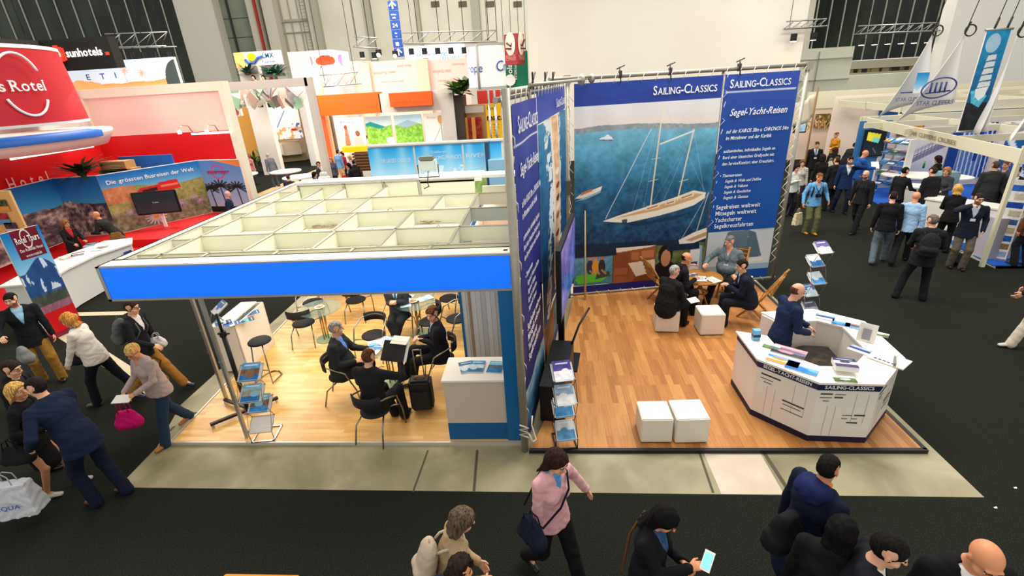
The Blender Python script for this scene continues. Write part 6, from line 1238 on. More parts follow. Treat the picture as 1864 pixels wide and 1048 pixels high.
# folding photo display, four panels
DP=[(-16.6,12.4),(-17.2,16.2),(-15.7,16.35),(-13.9,19.2),(-12.0,18.9)]
r=empty('folding_display',(0,0,0),'tall folding photo display with mountains, red coach in a flower meadow and palm trees','display wall')
for i in range(4):
    W=Wall(DP[i],DP[i+1]) ; m=MB(); m.wall(DP[i],DP[i+1],.28,2.42,.05); m.build('display_panel',WHITE,r)
    if i<2:
        P=Pic(110,110,(60,60,70)); P.grad(.55,(60,160,214),1,(18,96,168)); rg=.52+.14*fbm(P.h,P.w,4,3,5+i)-(.10*P.U if i else 0); mk=P.V<rg; n=fbm(P.h,P.w,10,5,31+i)
        P.blend((74,66,72),(206,190,176),np.clip((n-.35)*2.6,0,1),mk); P.noise(40,26,5+i,mk)
    elif i==2:
        P=Pic(200,130,(120,130,70)); P.grad(.66,(120,190,226),1,(20,104,186)); n=fbm(P.h,P.w,7,5,41); mk=P.V<.72+.05*np.sin(P.U*5+1); P.blend((96,116,50),(196,180,120),n,mk); mk2=mk&(P.U<.3)&(P.V>.5); P.put(mk2,(196,130,90)); mk2=mk&(P.V<.34); P.blend((70,76,44),(170,160,140),fbm(P.h,P.w,22,4,43),mk2); P.noise(34,30,6,mk)
        P.poly([(.30,.62),(.33,.68),(.52,.70),(.52,.73),(.72,.74),(.74,.58),(.33,.52)],(206,44,36)); P.poly([(.35,.64),(.50,.66),(.50,.60),(.35,.58)],(60,24,28)); P.rect(.54,.64,.72,.68,(236,120,100)); 
        for k in range(16):
            a=2*math.pi*k/16; P.line((.40,.15),(.40+.105*math.cos(a),.15+.13*math.sin(a)),.028,(226,214,240))
        P.ell((.40,.15),(.03,.035),(226,170,40))
        for (x,y,s_) in((.18,.32,.05),(.24,.24,.05),(.62,.22,.05),(.70,.3,.06),(.84,.36,.06),(.90,.28,.05),(.66,.34,.04)):
            for k in range(9): a=2*math.pi*k/9; P.line((x,y),(x+s_*.8*math.cos(a),y+s_*math.sin(a)),.016,(176,150,206))
            P.ell((x,y),(.012,.014),(200,160,70))
    else:
        P=Pic(90,110,(150,184,220)); P.grad(0,(180,200,226),1,(80,140,206)); P.poly([(.35,1),(1,1),(1,.86)],(232,140,70)); P.put((np.abs(np.hypot((P.U-.42)*.8,P.V-.78)-.12)<.012),(206,70,120)); P.rect(.16,.76,.70,.80,(160,60,110))
        for (x,y,s_) in((.12,.48,.2),(.38,.52,.24),(.78,.5,.22)):
            P.line((x,y),(x+.05,0),.03,(24,26,28))
            for k in range(11): a=math.pi*(k/10)*1.3-.45; P.line((x,y),(x+s_*math.cos(a),y+s_*.6*math.sin(a)-.04),.035,(22,28,26))
        P.rect(0,0,1,.12,(30,34,30)); 
    put_pic('photo_print',P,W,0,.30,W.L,2.40,off=.012,parent=r)
W=Wall(DP[2],DP[3]); lettering('lettering',[('Die grössten Busreisen der Welt',.2,2.05,.20,dict(fit=W.L-.45,bold=.01))],W,TXT_W,r,off=.03)
W=Wall(DP[3],DP[4]); lettering('lettering',[('Rotel Tours',.35,1.86,.15,dict(fit=.9,serif=1))],W,M('magenta_ink',(150,50,120),.5),r,off=.03)
# things on top behind the display
for i,(px,py,sx,sz,lb,cl) in enumerate(((206,305,1.0,.42,'large brown carton above the photo display, upper one of the pile',(178,134,84)),(212,318,1.3,.4,'long brown carton under the upper carton behind the photo display',(166,124,78)),(268,300,2.2,.7,'flat blue board behind the photo display next to cartons',(20,96,180)))):
    p=atY(px,py,17.6+.9*(i==2)); o_=MB().bb((-sx/2,0,-sz/2),(sx/2,.5 if i<2 else .06,sz/2)).build('carton' if i<2 else 'board',M('carton_%d'%i,cl,.7,noise=.05)); o_.location=p; tag(o_,lb,'box' if i<2 else 'board')
def plant(p,label,n=40,L=.5,col=(60,120,50),spread=1,h=0,w=.05,seed=1,pot=True):
    r=empty('potted_plant',p,label,'plant'); rr=random.Random(seed); m=MB()
    for k in range(n):
        a=rr.uniform(0,6.28); e=rr.uniform(.3,1.3); l=L*rr.uniform(.6,1.1); q=[]; ww=w*rr.uniform(.7,1.3)
        for t in(0,.33,.66,1): q.append(Vector((math.cos(a)*l*t*spread*math.cos(e*(1-.4*t)),math.sin(a)*l*t*spread*math.cos(e*(1-.4*t)),h+l*(t*math.sin(e)*1.2-.5*t*t))))
        s_=Vector((-math.sin(a),math.cos(a),0)); vs=[]; 
        for t,pp in zip((.3,1,.8,.05),q): vs+= [pp-s_*ww*t,pp+s_*ww*t]
        m.raw(vs,[(0,1,3,2),(2,3,5,4),(4,5,7,6)],k%2,True)
    x=m.build('foliage',[M('leaf_%d_%d_%d'%col,col,.5,noise=.2),M('leafd_%d_%d_%d'%col,tuple(int(c*.65) for c in col),.5,noise=.2)],r)
    if pot: MB().lathe([(0,-.02),(.12,-.02),(.16,h+.05),(.15,h+.08),(0,h+.06)],n=16).build('pot',M('plant_pot',(60,56,54),.6),r)
    return r
plant(atY(150,318,16.9),'green leafy plant showing behind the top of the photo display',60,.9,(44,110,60),1.6,0,.08)
# red hanging drum sign and the pale disc below
Yc=15; e1=atY(104,222,Yc); e0=atY(52,86,Yc); cx=e1.x-3.4; R_=3.2
r=empty('hanging_drum',(cx,Yc,e1.z),'big red hanging drum sign with white tour company lettering at upper left','sign'); H_t=e0.z-e1.z
m=MB(); m.lathe([(R_*1.03,0),(R_*.98,H_t)],n=64); m.build('red_cloth',M('red_cloth',(196,18,34),.55),r); m=MB(); m.lathe([(R_*.985,H_t),(R_*.985,H_t+.10),(R_*.95,H_t+.10)],n=64); m.lathe([(R_*1.03,-.08),(R_*1.035,0)],n=64); m.build('white_rim',WHITE,r)
class Cyl:
    def __init__(s,r): s.r=r
    def P(s,u,v,off=0): a=u/s.r; return Vector((math.cos(a)*(s.r+off),math.sin(a)*(s.r+off),v))
lettering('lettering',[('Tours',-2.05,H_t*.44,.42,dict(serif=1,bold=.015,fit=1.12)),('Rotel',-.80,H_t*.44,.42,dict(serif=1,bold=.015,fit=.95))],Cyl(R_*1.02),TXT_W,r,off=.06)
m=MB(); cy=Cyl(R_*1.02)
for s_ in(0,1):
    pts=[cy.P(-.45+.6*math.cos(a),H_t*.52+.85*math.sin(a),.06) for a in np.linspace(.45+math.pi*s_,2.6+math.pi*s_,20)]; m.tube(pts,.035)
m.build('ring_logo',TXT_W,r)
r=empty('hanging_disc',(cx,Yc+.2,e1.z-.35),'white hanging disc with blue band under the red drum sign','sign')
m=MB(); m.lathe([(0,-.5),(R_*1.08,-.5),(R_*1.16,-.1),(R_*1.16,.0),(0,.0)],n=64); m.build('white_disc',WHITE,r); m=MB(); m.lathe([(R_*1.165,-.2),(R_*1.17,.0),(R_*1.05,.06)],n=64,a0=-2.6,a1=.3); m.build('blue_band',M('blue_band',(12,90,180),.5),r)
# counter, television and roll-up
r=empty('tour_counter',(0,0,0),'long curved white counter of the coach tour stand','counter')
cp_=[(-11.65,9.75),(-11.95,10.6),(-12.1,11.6),(-11.9,12.6),(-12.3,13.1),(-12.9,12.9),(-12.95,11.6),(-12.8,10.5),(-12.5,9.6)]
MB().prism(cp_,.03,.98).build('front_panel',M('counter_grey_white',(226,224,220),.5),r); cq=off_poly(cp_,-.07); MB().prism(cq,.98,1.02).build('worktop',WHITE,r)
W=Wall((-11.95,12.15),(-11.9,12.55)); m=MB(); m.wall((-11.93,12.3),(-11.90,12.55),.55,.85,.005,0,.05); m.build('blue_logo',M('logo_blue',(50,60,140),.5),r)
for i,(px,py,a,c,lb) in enumerate(((120,468,.9,((200,170,140),(230,226,220)),'brown leaflet near left end of the tour counter'),(142,462,.7,((120,130,150),(220,220,226),(150,100,110)),'photo leaflet in middle of the tour counter'),(165,445,.5,((110,150,180),(70,80,100)),'blue-grey brochure under the bending man'),(182,452,.2,((230,230,230),(120,120,124)),'small printed cards at far end of the tour counter'))): brochure(G(px,py,1.03),(.28,.4),a,c,lb,seed=90+i)
p=G(305,425,.02); r=empty('television',(p.x,p.y,0),'flat black television on a white stand in front of the photo display','television',.25)
q=atY(293,368,p.y); MB().bb((-.75,-.06,q.z-.42),(.75,.04,q.z+.42),bev=.02).build('screen_case',BLACK,r); MB().bb((-.70,-.075,q.z-.36),(.70,-.062,q.z+.38)).build('screen',M('dark_screen',(46,56,62),.12,emit=.15),r); MB().bb((-.05,.05,0),(.05,.12,q.z)).build('stand_pole',WHITE,r); MB().bb((-.35,-.25,0),(.35,.3,.03)).build('stand_base',WHITE,r)
lettering('lettering',[('Toshiba',0,q.z,.07,dict(al='c'))],Wall((0,-.076),(1,-.076)),TXT_W,r,off=.01)
RA=G(118,640,.05); RB=G(148,592,.05); RA=Vector((-10.75,7.6)); RB=Vector((-11.05,9.45))
r=empty('rollup_banner',(0,0,0),'roll-up banner with snowy volcano photo, dark red name field and red base','banner'); W=Wall((-11.15,7.9),(-11.35,9.6))
RH=2.42; W=Wall(tuple(G(-2,427,RH)[:2]),tuple(G(68,409,RH)[:2])); Lr=W.L
MB().wall(W.P(0,0),W.P(Lr,0),.0,RH,.03).build('banner_sheet',WHITE,r)
P=Pic(110,150,(30,80,140)); P.grad(.62,(150,206,236),1,(10,110,190)); n=fbm(P.h,P.w,6,5,51); rg=.66+.12*np.sin(P.U*3.2)*P.U-.1*np.abs(P.U-.6); mk=(P.V<rg); P.blend((24,56,110),(60,110,176),n,mk); P.put(mk&(n>.56)&(P.V>.42),(226,236,246),.9); P.put((P.V<.40)&(P.V>.30),(70,78,70)); P.put((P.V<.30)&(P.V>.22),(150,96,120)); P.noise(26,18,5,P.V<.42); P.rect(0,0,1,.23,(204,22,28)); P.rect(.22,.74,.92,1,(112,18,42)); P.put((np.abs(np.hypot((P.U-.56)*.8,(P.V-.91)*1.25)-.10)<.008),(240,230,232))
put_pic('banner_print',P,W,0,.02,Lr,RH,off=.012,parent=r)
lettering('lettering',[('Rotel Tours',Lr*.57,RH*.885,.19,dict(al='c',serif=1,fit=Lr*.62,bold=.01)),('Das Rollende Hotel',Lr*.57,RH*.81,.09,dict(al='c',fit=Lr*.6)),('www.rotel.de',Lr*.57,RH*.76,.09,dict(al='c',fit=Lr*.42))],W,TXT_W,r,off=.03)
MB().wall(W.P(0,0),W.P(Lr,0),0,.08,.25,0,.1).build('banner_base',MC['dark_red_board'],r)
r=board('notice_board','yellow-beige pin board with small photos at left edge behind the roll-up','board',Rw(-40,352,14,345,440,12.4),M('straw_board',(220,178,110),.6),.06)
for i,(px,py,c) in enumerate(((4,374,((60,80,50),(220,150,60))),(6,398,((150,40,50),(80,160,200))),(22,415,((60,60,70),(200,200,200))))): p=atY(px,py,12.38); P=Pic(16,14,c[0]); P.noise(60,4,i); P.rect(0,0,1,.4,c[1]); put_pic('photo_print',P,Wall((p.x-.18,12.38),(p.x+.18,12.38)),0,p.z-.16,.36,p.z+.16,off=.01,parent=r)
# ---- hanging black sign and the curved white sign
r=empty('hanging_sign',(0,0,0),'black hanging box sign with glowing white hotel agency name and red suitcase mark','sign'); S1=Rw(66,68,196,71,131,24); S1.slab(MB(),.5).build('sign_box',M('sign_black',(26,24,22),.6),r)
a=(S1.x0,24); x2=atY(-30,66,22).x; MB().wall((x2,20.5),(S1.x0,24),S1.z0,S1.z1,.3).build('side_box',M('sign_black2',(40,34,30),.6),r)
LW=M('glowing_letters',(255,252,246),.4,emit=1.6); lettering('lettering',[('sunhotels',S1.w*.35,S1.z0+S1.h*.42,S1.h*.36,dict(bold=.02,fit=S1.w*.52))],S1.W,LW,r,off=.06)
m=MB(); x=S1.x0+S1.w*.235; z=S1.z0+S1.h*.52; m.bb((x-.24,23.9,z-.30),(x+.24,23.95,z+.30)); m.bb((x-.1,23.9,z+.30),(x+.1,23.95,z+.38)); m.bb((x-.34,23.9,z-.26),(x-.28,23.95,z+.26)); m.bb((x+.28,23.9,z-.26),(x+.34,23.95,z+.26)); m.box((S1.x0+S1.w*.945,23.92,S1.z0+S1.h*.45),(.14,.05,.12)); m.build('red_suitcase_mark',M('glow_red',(240,50,30),.4,emit=1.0),r)
m=MB()
for k in range(6): a=math.pi*k/6; m.box((x,23.87,z),(.32,.03,.045),mat=Matrix.Rotation(a,3,'Y'))
m.build('star_mark',LW,r)
lettering('lettering',[('s.',.0,S1.z0+S1.h*.38,S1.h*.34,dict(bold=.02,al='r'))],Wall((S1.x0-.6,23.2),(S1.x0,23.9)),LW,r,off=.1)
E_=Rw(72,128,312,94,168,27); P=Pic(200,60,(222,228,240)); P.grad(0,(240,236,240),1,(208,222,246)); P.put(P.V<.12+.10*P.U+.02*np.sin(P.U*30),(246,160,90)); P.put((P.V<.45*np.clip(np.sin((P.U-.1)*9),0,1)*(P.U<.42)*fbm(P.h,P.w,14,3,4)+.1),(248,176,110))
for x,y in((.62,.62),(.74,.5)):
    P.line((x,.1),(x-.01,y),.02,(246,170,120))
    for k in range(8): a=2*math.pi*k/8; P.line((x,y),(x+.03*math.cos(a),y+.13*math.sin(a)),.03,(246,170,120))
P.rect(.50,.86,.54,1,(240,120,60)); P.noise(10,5,3); P.put(((P.U-1.0)/.10)**2+((P.V-.1)/.8)**2<1,(70,80,76))
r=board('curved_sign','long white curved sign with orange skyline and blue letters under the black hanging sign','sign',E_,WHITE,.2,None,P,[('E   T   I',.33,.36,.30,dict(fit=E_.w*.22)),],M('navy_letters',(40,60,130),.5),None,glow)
def truss(A,B,h=.4,label='',name='lighting_truss',lights=0,ring=None):
    A=Vector(A); B=Vector(B); r=empty(name,(0,0,0),label,'truss'); m=MB(); n=max(2,int((B-A).length/h)); d=(B-A).normalized(); sd=Vector((-d.y,d.x,0)).normalized()*h/2
    pts=[[A+(B-A)*i/n+o for i in range(n+1)] for o in(sd,-sd,sd*0+Vector((0,0,h*.85)))]
    for c in pts: m.tube([c[0],c[-1]],.035,0,5)
    for i in range(n):
        for a,b in((0,2),(1,2),(0,1)): m.tube([pts[a][i],pts[b][i+1]],.018,0,4)
    m.build('lattice',ALU,r)
    for q_ in (A+(B-A)*.1,B-(B-A)*.1): MB().tube([q_,Vector((q_.x,q_.y,27))],.015,0,4).build('suspension_cable',M('dark_cable',(50,48,44),.6),r)
    for i in range(lights):
        p=A+(B-A)*(i+.5)/lights-Vector((0,0,.25)); m=MB(); m.cyl(p-Vector((0,0,.35)),.16,.35,0,10); m.cyl(p-Vector((0,0,.38)),.14,.02,1,10); m.build('spotlight',[BLACK,M('lamp_lens',(255,245,220),.3,emit=6)],r)
    return r
a,b=atY(200,88,28),atY(312,84,28); truss(a,b,.8,'aluminium lighting truss over the curved white sign',lights=5)
for k,px in enumerate((45,118,185,209,257)): p=atY(px,62,24); o_=MB().tube([p,p+Vector((0,0,12))],.02).build('suspension_cable',M('dark_cable',(50,48,44),.6)); tag(o_,'thin cable hanging above the upper left signs, %s from the left'%('first','second','third','fourth','fifth')[k],'cable','cables above the left signs')
m=Rw(82,165,128,165,195,26); board('poster_strip','strip of small colourful pictures right of the red drum sign','poster',m,WHITE,.1,0,pic=Pic(30,16,(210,210,220)).noise(120,9,3))
# ---- framed lit stand with orange wall
r=empty('lit_stand',(0,0,0),'brightly lit stand inside tall grey frame with orange wall and white poster','stand'); F1=Rw(404,152,545,140,345,23.0)
m=MB(); Y=23; m.bb((F1.x0-.25,Y,-.0),(F1.x0+.1,Y+.3,F1.z1)); m.bb((F1.x0-.25,Y,F1.z1-.35),(F1.x1+.3,Y+.3,F1.z1)); 
xr=atY(552,140,Y).x; m.bb((xr,Y,0),(xr+.3,Y+.3,F1.z1)); m.build('grey_frame',GW,r)
m=MB(); m.bb((F1.x0-.3,Y+.2,0),(xr+2,Y+14,.04)); m.build('wood_floor',M('pale_wood_floor',(206,176,130),.4,noise=.1,nscale=3),r)
m=MB(); m.bb((atY(405,200,Y+14).x,Y+14.0,0),(atY(470,200,Y+14).x,Y+14.2,atY(450,168,Y+14).z)); m.build('orange_wall',M('apricot_wall',(244,176,84),.6,noise=.05,nscale=4),r)
m=MB(); q=atY(462,200,Y+13.5); m.bb((q.x,Y+13.5,0),(atY(556,200,Y+13.5).x,Y+13.7,atY(520,162,Y+13.5).z)); m.build('white_wall',PW,r)
rr=random.Random(4); m=MB()
for k in range(150):
    px=rr.uniform(412,548); py=rr.uniform(158,188)+max(0,(450-px)*.12); p=atY(px,py,Y+rr.uniform(1,5)); m.box(p,(.42,.05,.5),rr.randrange(4),mat=Matrix.Rotation(rr.uniform(-.8,.8),3,'Y')@Matrix.Rotation(rr.uniform(-1,1),3,'Z'))
x_=m.build('hanging_cards',[WHITE,M('card_grey',(150,146,150),.6),M('card_pink',(226,190,176),.6),M('card_green',(160,200,170),.6)],r); x_['kind']='stuff'
p=Rw(466,200,494,196,275,Y+12.8); P=Pic(40,80,(96,110,100)); P.noise(60,8,3); P.poly([(.5,.95),(.6,.4),(.35,.4)],(40,60,60)); 
for k in range(6): P.put(np.abs(np.hypot((P.U-.5),(P.V-.1-.09*k)*1.8)-.22)<.03,(170,176,160))
put_pic('tower_print',P,p.W,0,p.z0-.2,p.w,p.z1,off=.02,parent=r)
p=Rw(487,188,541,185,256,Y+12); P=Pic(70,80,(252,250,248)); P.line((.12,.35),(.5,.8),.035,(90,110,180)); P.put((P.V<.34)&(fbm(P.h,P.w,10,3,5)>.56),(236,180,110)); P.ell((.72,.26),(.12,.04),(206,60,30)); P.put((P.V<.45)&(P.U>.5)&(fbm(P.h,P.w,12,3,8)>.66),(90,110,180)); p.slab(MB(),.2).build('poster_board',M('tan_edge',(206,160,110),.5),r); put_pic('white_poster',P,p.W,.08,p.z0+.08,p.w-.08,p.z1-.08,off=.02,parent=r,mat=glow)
p=Rw(415,182,433,182,212,Y+4); P=Pic(20,24,(240,240,236)); P.ell((.5,.6),(.3,.2),(60,180,130)); P.ell((.5,.25),(.3,.2),(200,90,80)); p.slab(MB(),.15).build('small_screen',WHITE,r); put_pic('screen_print',P,p.W,0,p.z0,p.w,p.z1,off=.02,parent=r)
q=G(525,293,.04); r2=empty('reception_desk',(q.x,q.y,.04),'beige box reception desk in the brightly lit stand','desk',.5); MB().bb((-1.3,-.5,0),(1.3,.5,.5)).build('desk_base',M('olive_base',(150,136,90),.5),r2); MB().bb((-1.5,-.9,.5),(1.0,.4,1.4)).build('desk_body',M('beige_desk',(214,196,166),.5),r2); MB().bb((-1.0,-1.1,.6),(-.2,-.9,1.3)).build('desk_screen',WHITE,r2)
for i,(px,py,lb) in enumerate(((520,312,'white pointed table top behind the canopy corner, rear one'),(545,322,'white round table top behind the canopy corner, front one'),(440,318,'white and orange table at left where the violet shirt sits'))):
    q=G(px,py,1.05); r2=empty('white_table',(q.x,q.y,0),lb,'table'); MB().cyl((0,0,1.03),.75,.05,0,28).build('tabletop',WHITE,r2); MB().cyl((0,0,0),.06,1.03).build('leg',CHROME if i<2 else ORG,r2); MB().cyl((0,0,0),.35,.02).build('foot',CHROME,r2)
plant(G(465,300,.6),'tall white lilies in front of the orange wall, left one',26,1.4,(90,130,50),.5,0,.07,3); plant(G(478,296,.6),'tall green leaves in front of the orange wall, right one',26,1.5,(70,120,40),.6,0,.08,4)
# ---- white blocks, tour operator sign, cloud sign
board('white_block','tall white stand wall block between the operator sign and cloud sign','wall block',Rw(522,93,602,92,200,33),M('white_block',(226,226,228),.6),3,0)
board('white_block','white wall block holding the blue and yellow operator sign','wall block',Rw(425,95,462,95,200,30),M('white_block2',(238,232,226),.6),.4,0)
L_=Rw(440,94,507,92,121,29.5); r=board('operator_sign','white sign with yellow sun over blue wave and blue operator name','sign',L_,WHITE,.3,text=[('LMX',.54,.52,.46,dict(bold=.02,fit=L_.w*.30)),('Touristik',.48,.16,.26,dict(fit=L_.w*.38))],tmat=M('petrol_letters',(20,90,140),.5))
m=MB(); c=Vector((L_.x0+L_.w*.25,29.42,L_.z0+L_.h*.62)); m.ball(c,(.27,.04,.22),0,10); m.tube([c+Vector((-.42,0,-.1)),c+Vector((-.25,0,-.30)),c+Vector((.08,0,-.30)),c+Vector((.35,0,-.05)),c+Vector((.6,0,.0))],.07,1,6); m.build('sun_and_wave_mark',[M('sun_yellow',(246,206,20),.5),M('wave_blue',(50,110,200),.5)],r)
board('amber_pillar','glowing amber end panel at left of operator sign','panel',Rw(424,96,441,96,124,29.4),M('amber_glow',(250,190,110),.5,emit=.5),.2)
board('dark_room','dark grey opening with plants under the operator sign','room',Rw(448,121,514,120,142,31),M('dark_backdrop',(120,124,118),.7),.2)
for i,px in enumerate((452,492,506)): plant(atY(px,136,29.6),['small palm under the operator sign at left','bushy palm under the operator sign in the middle','bushy palm under the operator sign at right'][i],36,1.0,(30,100,70),1,0,.09,7+i)
for i,px in enumerate((462,480)): p=atY(px,140,29.2); person(['person with only the dark hair visible under the operator sign, left','person with only the dark hair visible under the operator sign, right'][i],(p.x,p.y),270,1.7,.02,z0=p.z-1.62,top='sweater',tc=(60,50,50),hair='bob',hc=(40,30,26))
C_=Rw(563,98,620,96,126,30); P=Pic(90,48,(240,226,232)); 
for x,y,rx,ry in((.3,.5,.14,.26),(.42,.62,.14,.26),(.55,.6,.13,.26),(.66,.5,.12,.26),(.42,.42,.2,.22),(.55,.42,.18,.2)): P.ell((x,y),(rx,ry),(240,70,30))
P.ell((.3,.12),(.04,.06),(240,70,30)); P.ell((.02,.55),(.05,.3),(240,120,130)); P.ell((.96,.55),(.09,.32),(206,130,200)); P.ell((.98,.2),(.05,.1),(110,150,230))
board('hanging_sign','white hanging sign with an orange speech cloud','sign',C_,WHITE,.1,pic=P)
board('pale_wall','plain pale wall panels behind the hanging cloud sign','wall panel',Rw(550,116,650,112,190,37),M('pale_panels',(226,216,202),.7),.3,0)
board('orange_lit_wall','wall panel above the orange stand, coloured and glowing as if lit orange','panel',Rw(560,145,583,145,180,27.9),M('orange_lit',(246,190,140),.6,emit=.2),.2,0)  # orange light on this wall is put into its colour and emission
truss(atY(586,158,29),atY(655,152,29),.7,'low aluminium truss above the orange stand')
# ---- orange stand with continent posters
YO=27.0
r=empty('orange_stand',(0,0,0),'orange and grey stand with bright continent posters','stand')
o1=Rw(563,172,690,170,212,YO); o1.slab(MB(),.5).build('orange_beam',ORG,r); x0=o1.x0; m=MB(); m.bb((x0,YO,0),(atY(588,230,YO).x,YO+.5,o1.z1)); m.build('orange_post',ORG,r)
m=MB(); m.bb((x0-.35,YO,0),(x0,YO+.4,o1.z1)); m.build('white_post',WHITE,r)
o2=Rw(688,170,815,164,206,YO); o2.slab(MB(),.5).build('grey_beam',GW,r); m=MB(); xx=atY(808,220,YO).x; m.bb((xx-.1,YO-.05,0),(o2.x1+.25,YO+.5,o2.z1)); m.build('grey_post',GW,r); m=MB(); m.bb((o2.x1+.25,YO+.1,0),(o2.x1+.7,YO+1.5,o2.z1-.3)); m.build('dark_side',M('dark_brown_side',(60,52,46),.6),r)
s1=Rw(707,169,784,166,195,YO-.4); r3=board('orange_sign','bright orange sign with faint raised tour company letters','sign',s1,M('orange_sign',(250,82,18),.5,emit=.15),.39,text=[('world insight',.08,.34,.32,dict(fit=s1.w*.84))],tmat=M('orange_letters',(255,110,50),.4))
m=MB(); m.bb((o1.x0+.5,YO+7,0),(o2.x1,YO+7.2,o1.z0+1)); m.build('back_wall',PW,r)
def land(seed):
    P=Pic(80,70,(210,236,246)); P.grad(.6,(225,240,246),1,(190,226,244)); P.put((P.V<.82-.35*np.abs(P.U-(.2 if seed==1 else .5))),(40,160,160) if seed==1 else (170,200,222)); mk=P.V<.62+.05*np.sin(P.U*7+seed); P.blend((96,176,50),(196,232,110),fbm(P.h,P.w,12,4,seed),mk); P.noise(36,20,seed,mk); return P
for i,(a,txt,lb) in enumerate((((610,216,660,213,268),'Afrika.','white poster headed Afrika with figures'),((663,213,710,210,264),None,'bright landscape poster with teal hill and green trees'),((716,210,766,207,262),None,'bright landscape poster with pale mountain and green trees'),((770,207,810,204,262),'Asien.','white poster headed Asien with a standing figure'))):
    rr_=Rw(*a,YO+.6 if i else YO+2.2)
    if i in(1,2): P=land(i)
    else:
        P=Pic(70,80,(252,246,240)); 
        if i==0: P.poly([(.22,.05),(.42,.05),(.38,.62),(.28,.62)],(232,140,110)); P.ell((.32,.68),(.06,.08),(160,90,60)); P.poly([(.52,.05),(.92,.05),(.84,.38),(.60,.38)],(226,210,206)); P.ell((.72,.46),(.08,.10),(150,96,70))
        else: P.line((.75,.7),(.78,.05),.07,(150,190,160)); P.ell((.74,.78),(.12,.14),(226,170,110)); P.line((.7,.5),(.4,.1),.02,(80,80,80))
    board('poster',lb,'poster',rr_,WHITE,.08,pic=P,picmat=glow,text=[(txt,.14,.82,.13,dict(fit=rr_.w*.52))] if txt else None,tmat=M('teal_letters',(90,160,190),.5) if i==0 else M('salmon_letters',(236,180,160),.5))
m=MB(); m.bb((atY(588,240,YO+1.5).x,YO+1.5,0),(atY(608,240,YO+1.5).x,YO+1.7,o1.z0)); m.build('grey_panel',M('mid_grey',(120,112,104),.6),r)
q=Rw(622,268,668,266,278,YO-2.2); board('yellow_desk','yellow-fronted desk under the Afrika poster','desk',q,M('yellow_front',(250,220,20),.5),.6); q2=Rw(640,278,672,276,308,YO-3.2); r3=empty('slatted_bench',(0,0,0),'brown horizontal slatted front beside the blue river cruise wall','bench'); m=MB(); k=0; z=0.05
while z<q2.z1: m.bb((q2.x0,q2.Y,z),(q2.x1,q2.Y+.3,z+.09)); z+=.14
m.build('slats',M('brown_slat',(120,78,48),.6),r3); m=MB(); m.bb((q2.x0+.1,q2.Y+.05,0),(q2.x1-.05,q2.Y+.25,q2.z1)); m.build('core',M('dark_core',(60,40,30),.7),r3); m=MB(); m.bb((q2.x0+.4,q2.Y-.03,.7),(q2.x0+1.1,q2.Y,.95)); m.build('name_plate',WHITE,r3)
# ---- river cruise wall
YC=21.0
r=empty('cruise_wall',(0,0,0),'low wall of sky blue river cruise panels with white frame','wall'); c0=Rw(671,268,916,258,338,YC); m=MB(); m.bb((c0.x0-.05,YC,0),(c0.x1,YC+.12,c0.z1+.06)); m.build('white_frame',WHITE,r); m=MB(); m.bb((c0.x0,YC-.1,c0.z1+.03),(c0.x1,YC+.3,c0.z1+.10)); m.build('top_ledge',WHITE,r)
xs=[atY(px,300,YC).x for px in(672,757,845,916)]
zb=0.25
for i in range(3):
    P=Pic(100,80,(120,200,236)); P.grad(0,(225,240,246),.5,(160,216,240)); P.grad(.5,(160,216,240),1,(30,150,214)); 
    for ux in((.2,.75),(.25,.72),(.15,.6))[i]: w_=np.exp(-((P.U-ux)/.10)**2)*np.clip(P.V,.2,1); P.put(w_>.0,np.array([235,246,250])*np.ones((P.h,P.w,3)),.0); P.a=P.a*(1-.35*w_[...,None])+np.array([250,252,252])*.35*w_[...,None]
    if i!=1:
        mk=P.V<.28+.12*fbm(P.h,P.w,8,4,3+i); P.blend((100,150,60),(206,206,130),fbm(P.h,P.w,14,4,9+i),mk); P.rect(.3,.12,.7,.2,(226,206,180),.7) if i==0 else None; P.rect(.4,.02,1,.07,(240,240,246)) if i==0 else None
    else: P.put((fbm(P.h,P.w,5,4,6)>.52)&(P.V<.6),(236,244,248),.7)
    put_pic('river_print',P,Wall((xs[i]+.04,YC),(xs[i+1]-.04,YC)),0,.2,xs[i+1]-xs[i]-.08,c0.z1-.02,off=.012,parent=r,mat=glow)
Wc=Wall((xs[0],YC),(xs[3],YC)); lettering('lettering',[('THE LARGEST CHOICE OF',.55,c0.z1-.66,.24,dict(fit=xs[1]-xs[0]-.75)),('CRUISES ALONG FRANCE’S',xs[1]-xs[0]+.12,c0.z1-.62,.24,dict(fit=xs[2]-xs[1]-.2)),('RIVERS',xs[2]-xs[0]+.12,c0.z1-.60,.24,dict(fit=1.0)),('CroisiEurope',(xs[1]+xs[2])/2-xs[0],c0.z1-.34,.13,dict(al='c'))],Wc,TXT_W,r,off=.03)
q=atY(712,255,YC); q.z-=.0; r3=empty('floodlight',q-Vector((0,0,.0)),'dazzling small floodlight on top of the blue river cruise wall','lamp'); MB().box((0,0,0),(.3,.12,.22)).build('lamp_housing',WHITE,r3); MB().box((0,-.07,0),(.24,.02,.16)).build('lamp_glass',M('dazzling_glass',(255,252,245),.3,emit=60),r3)
for k,(px,py) in enumerate(((1168/1.94+116,238),)): pass
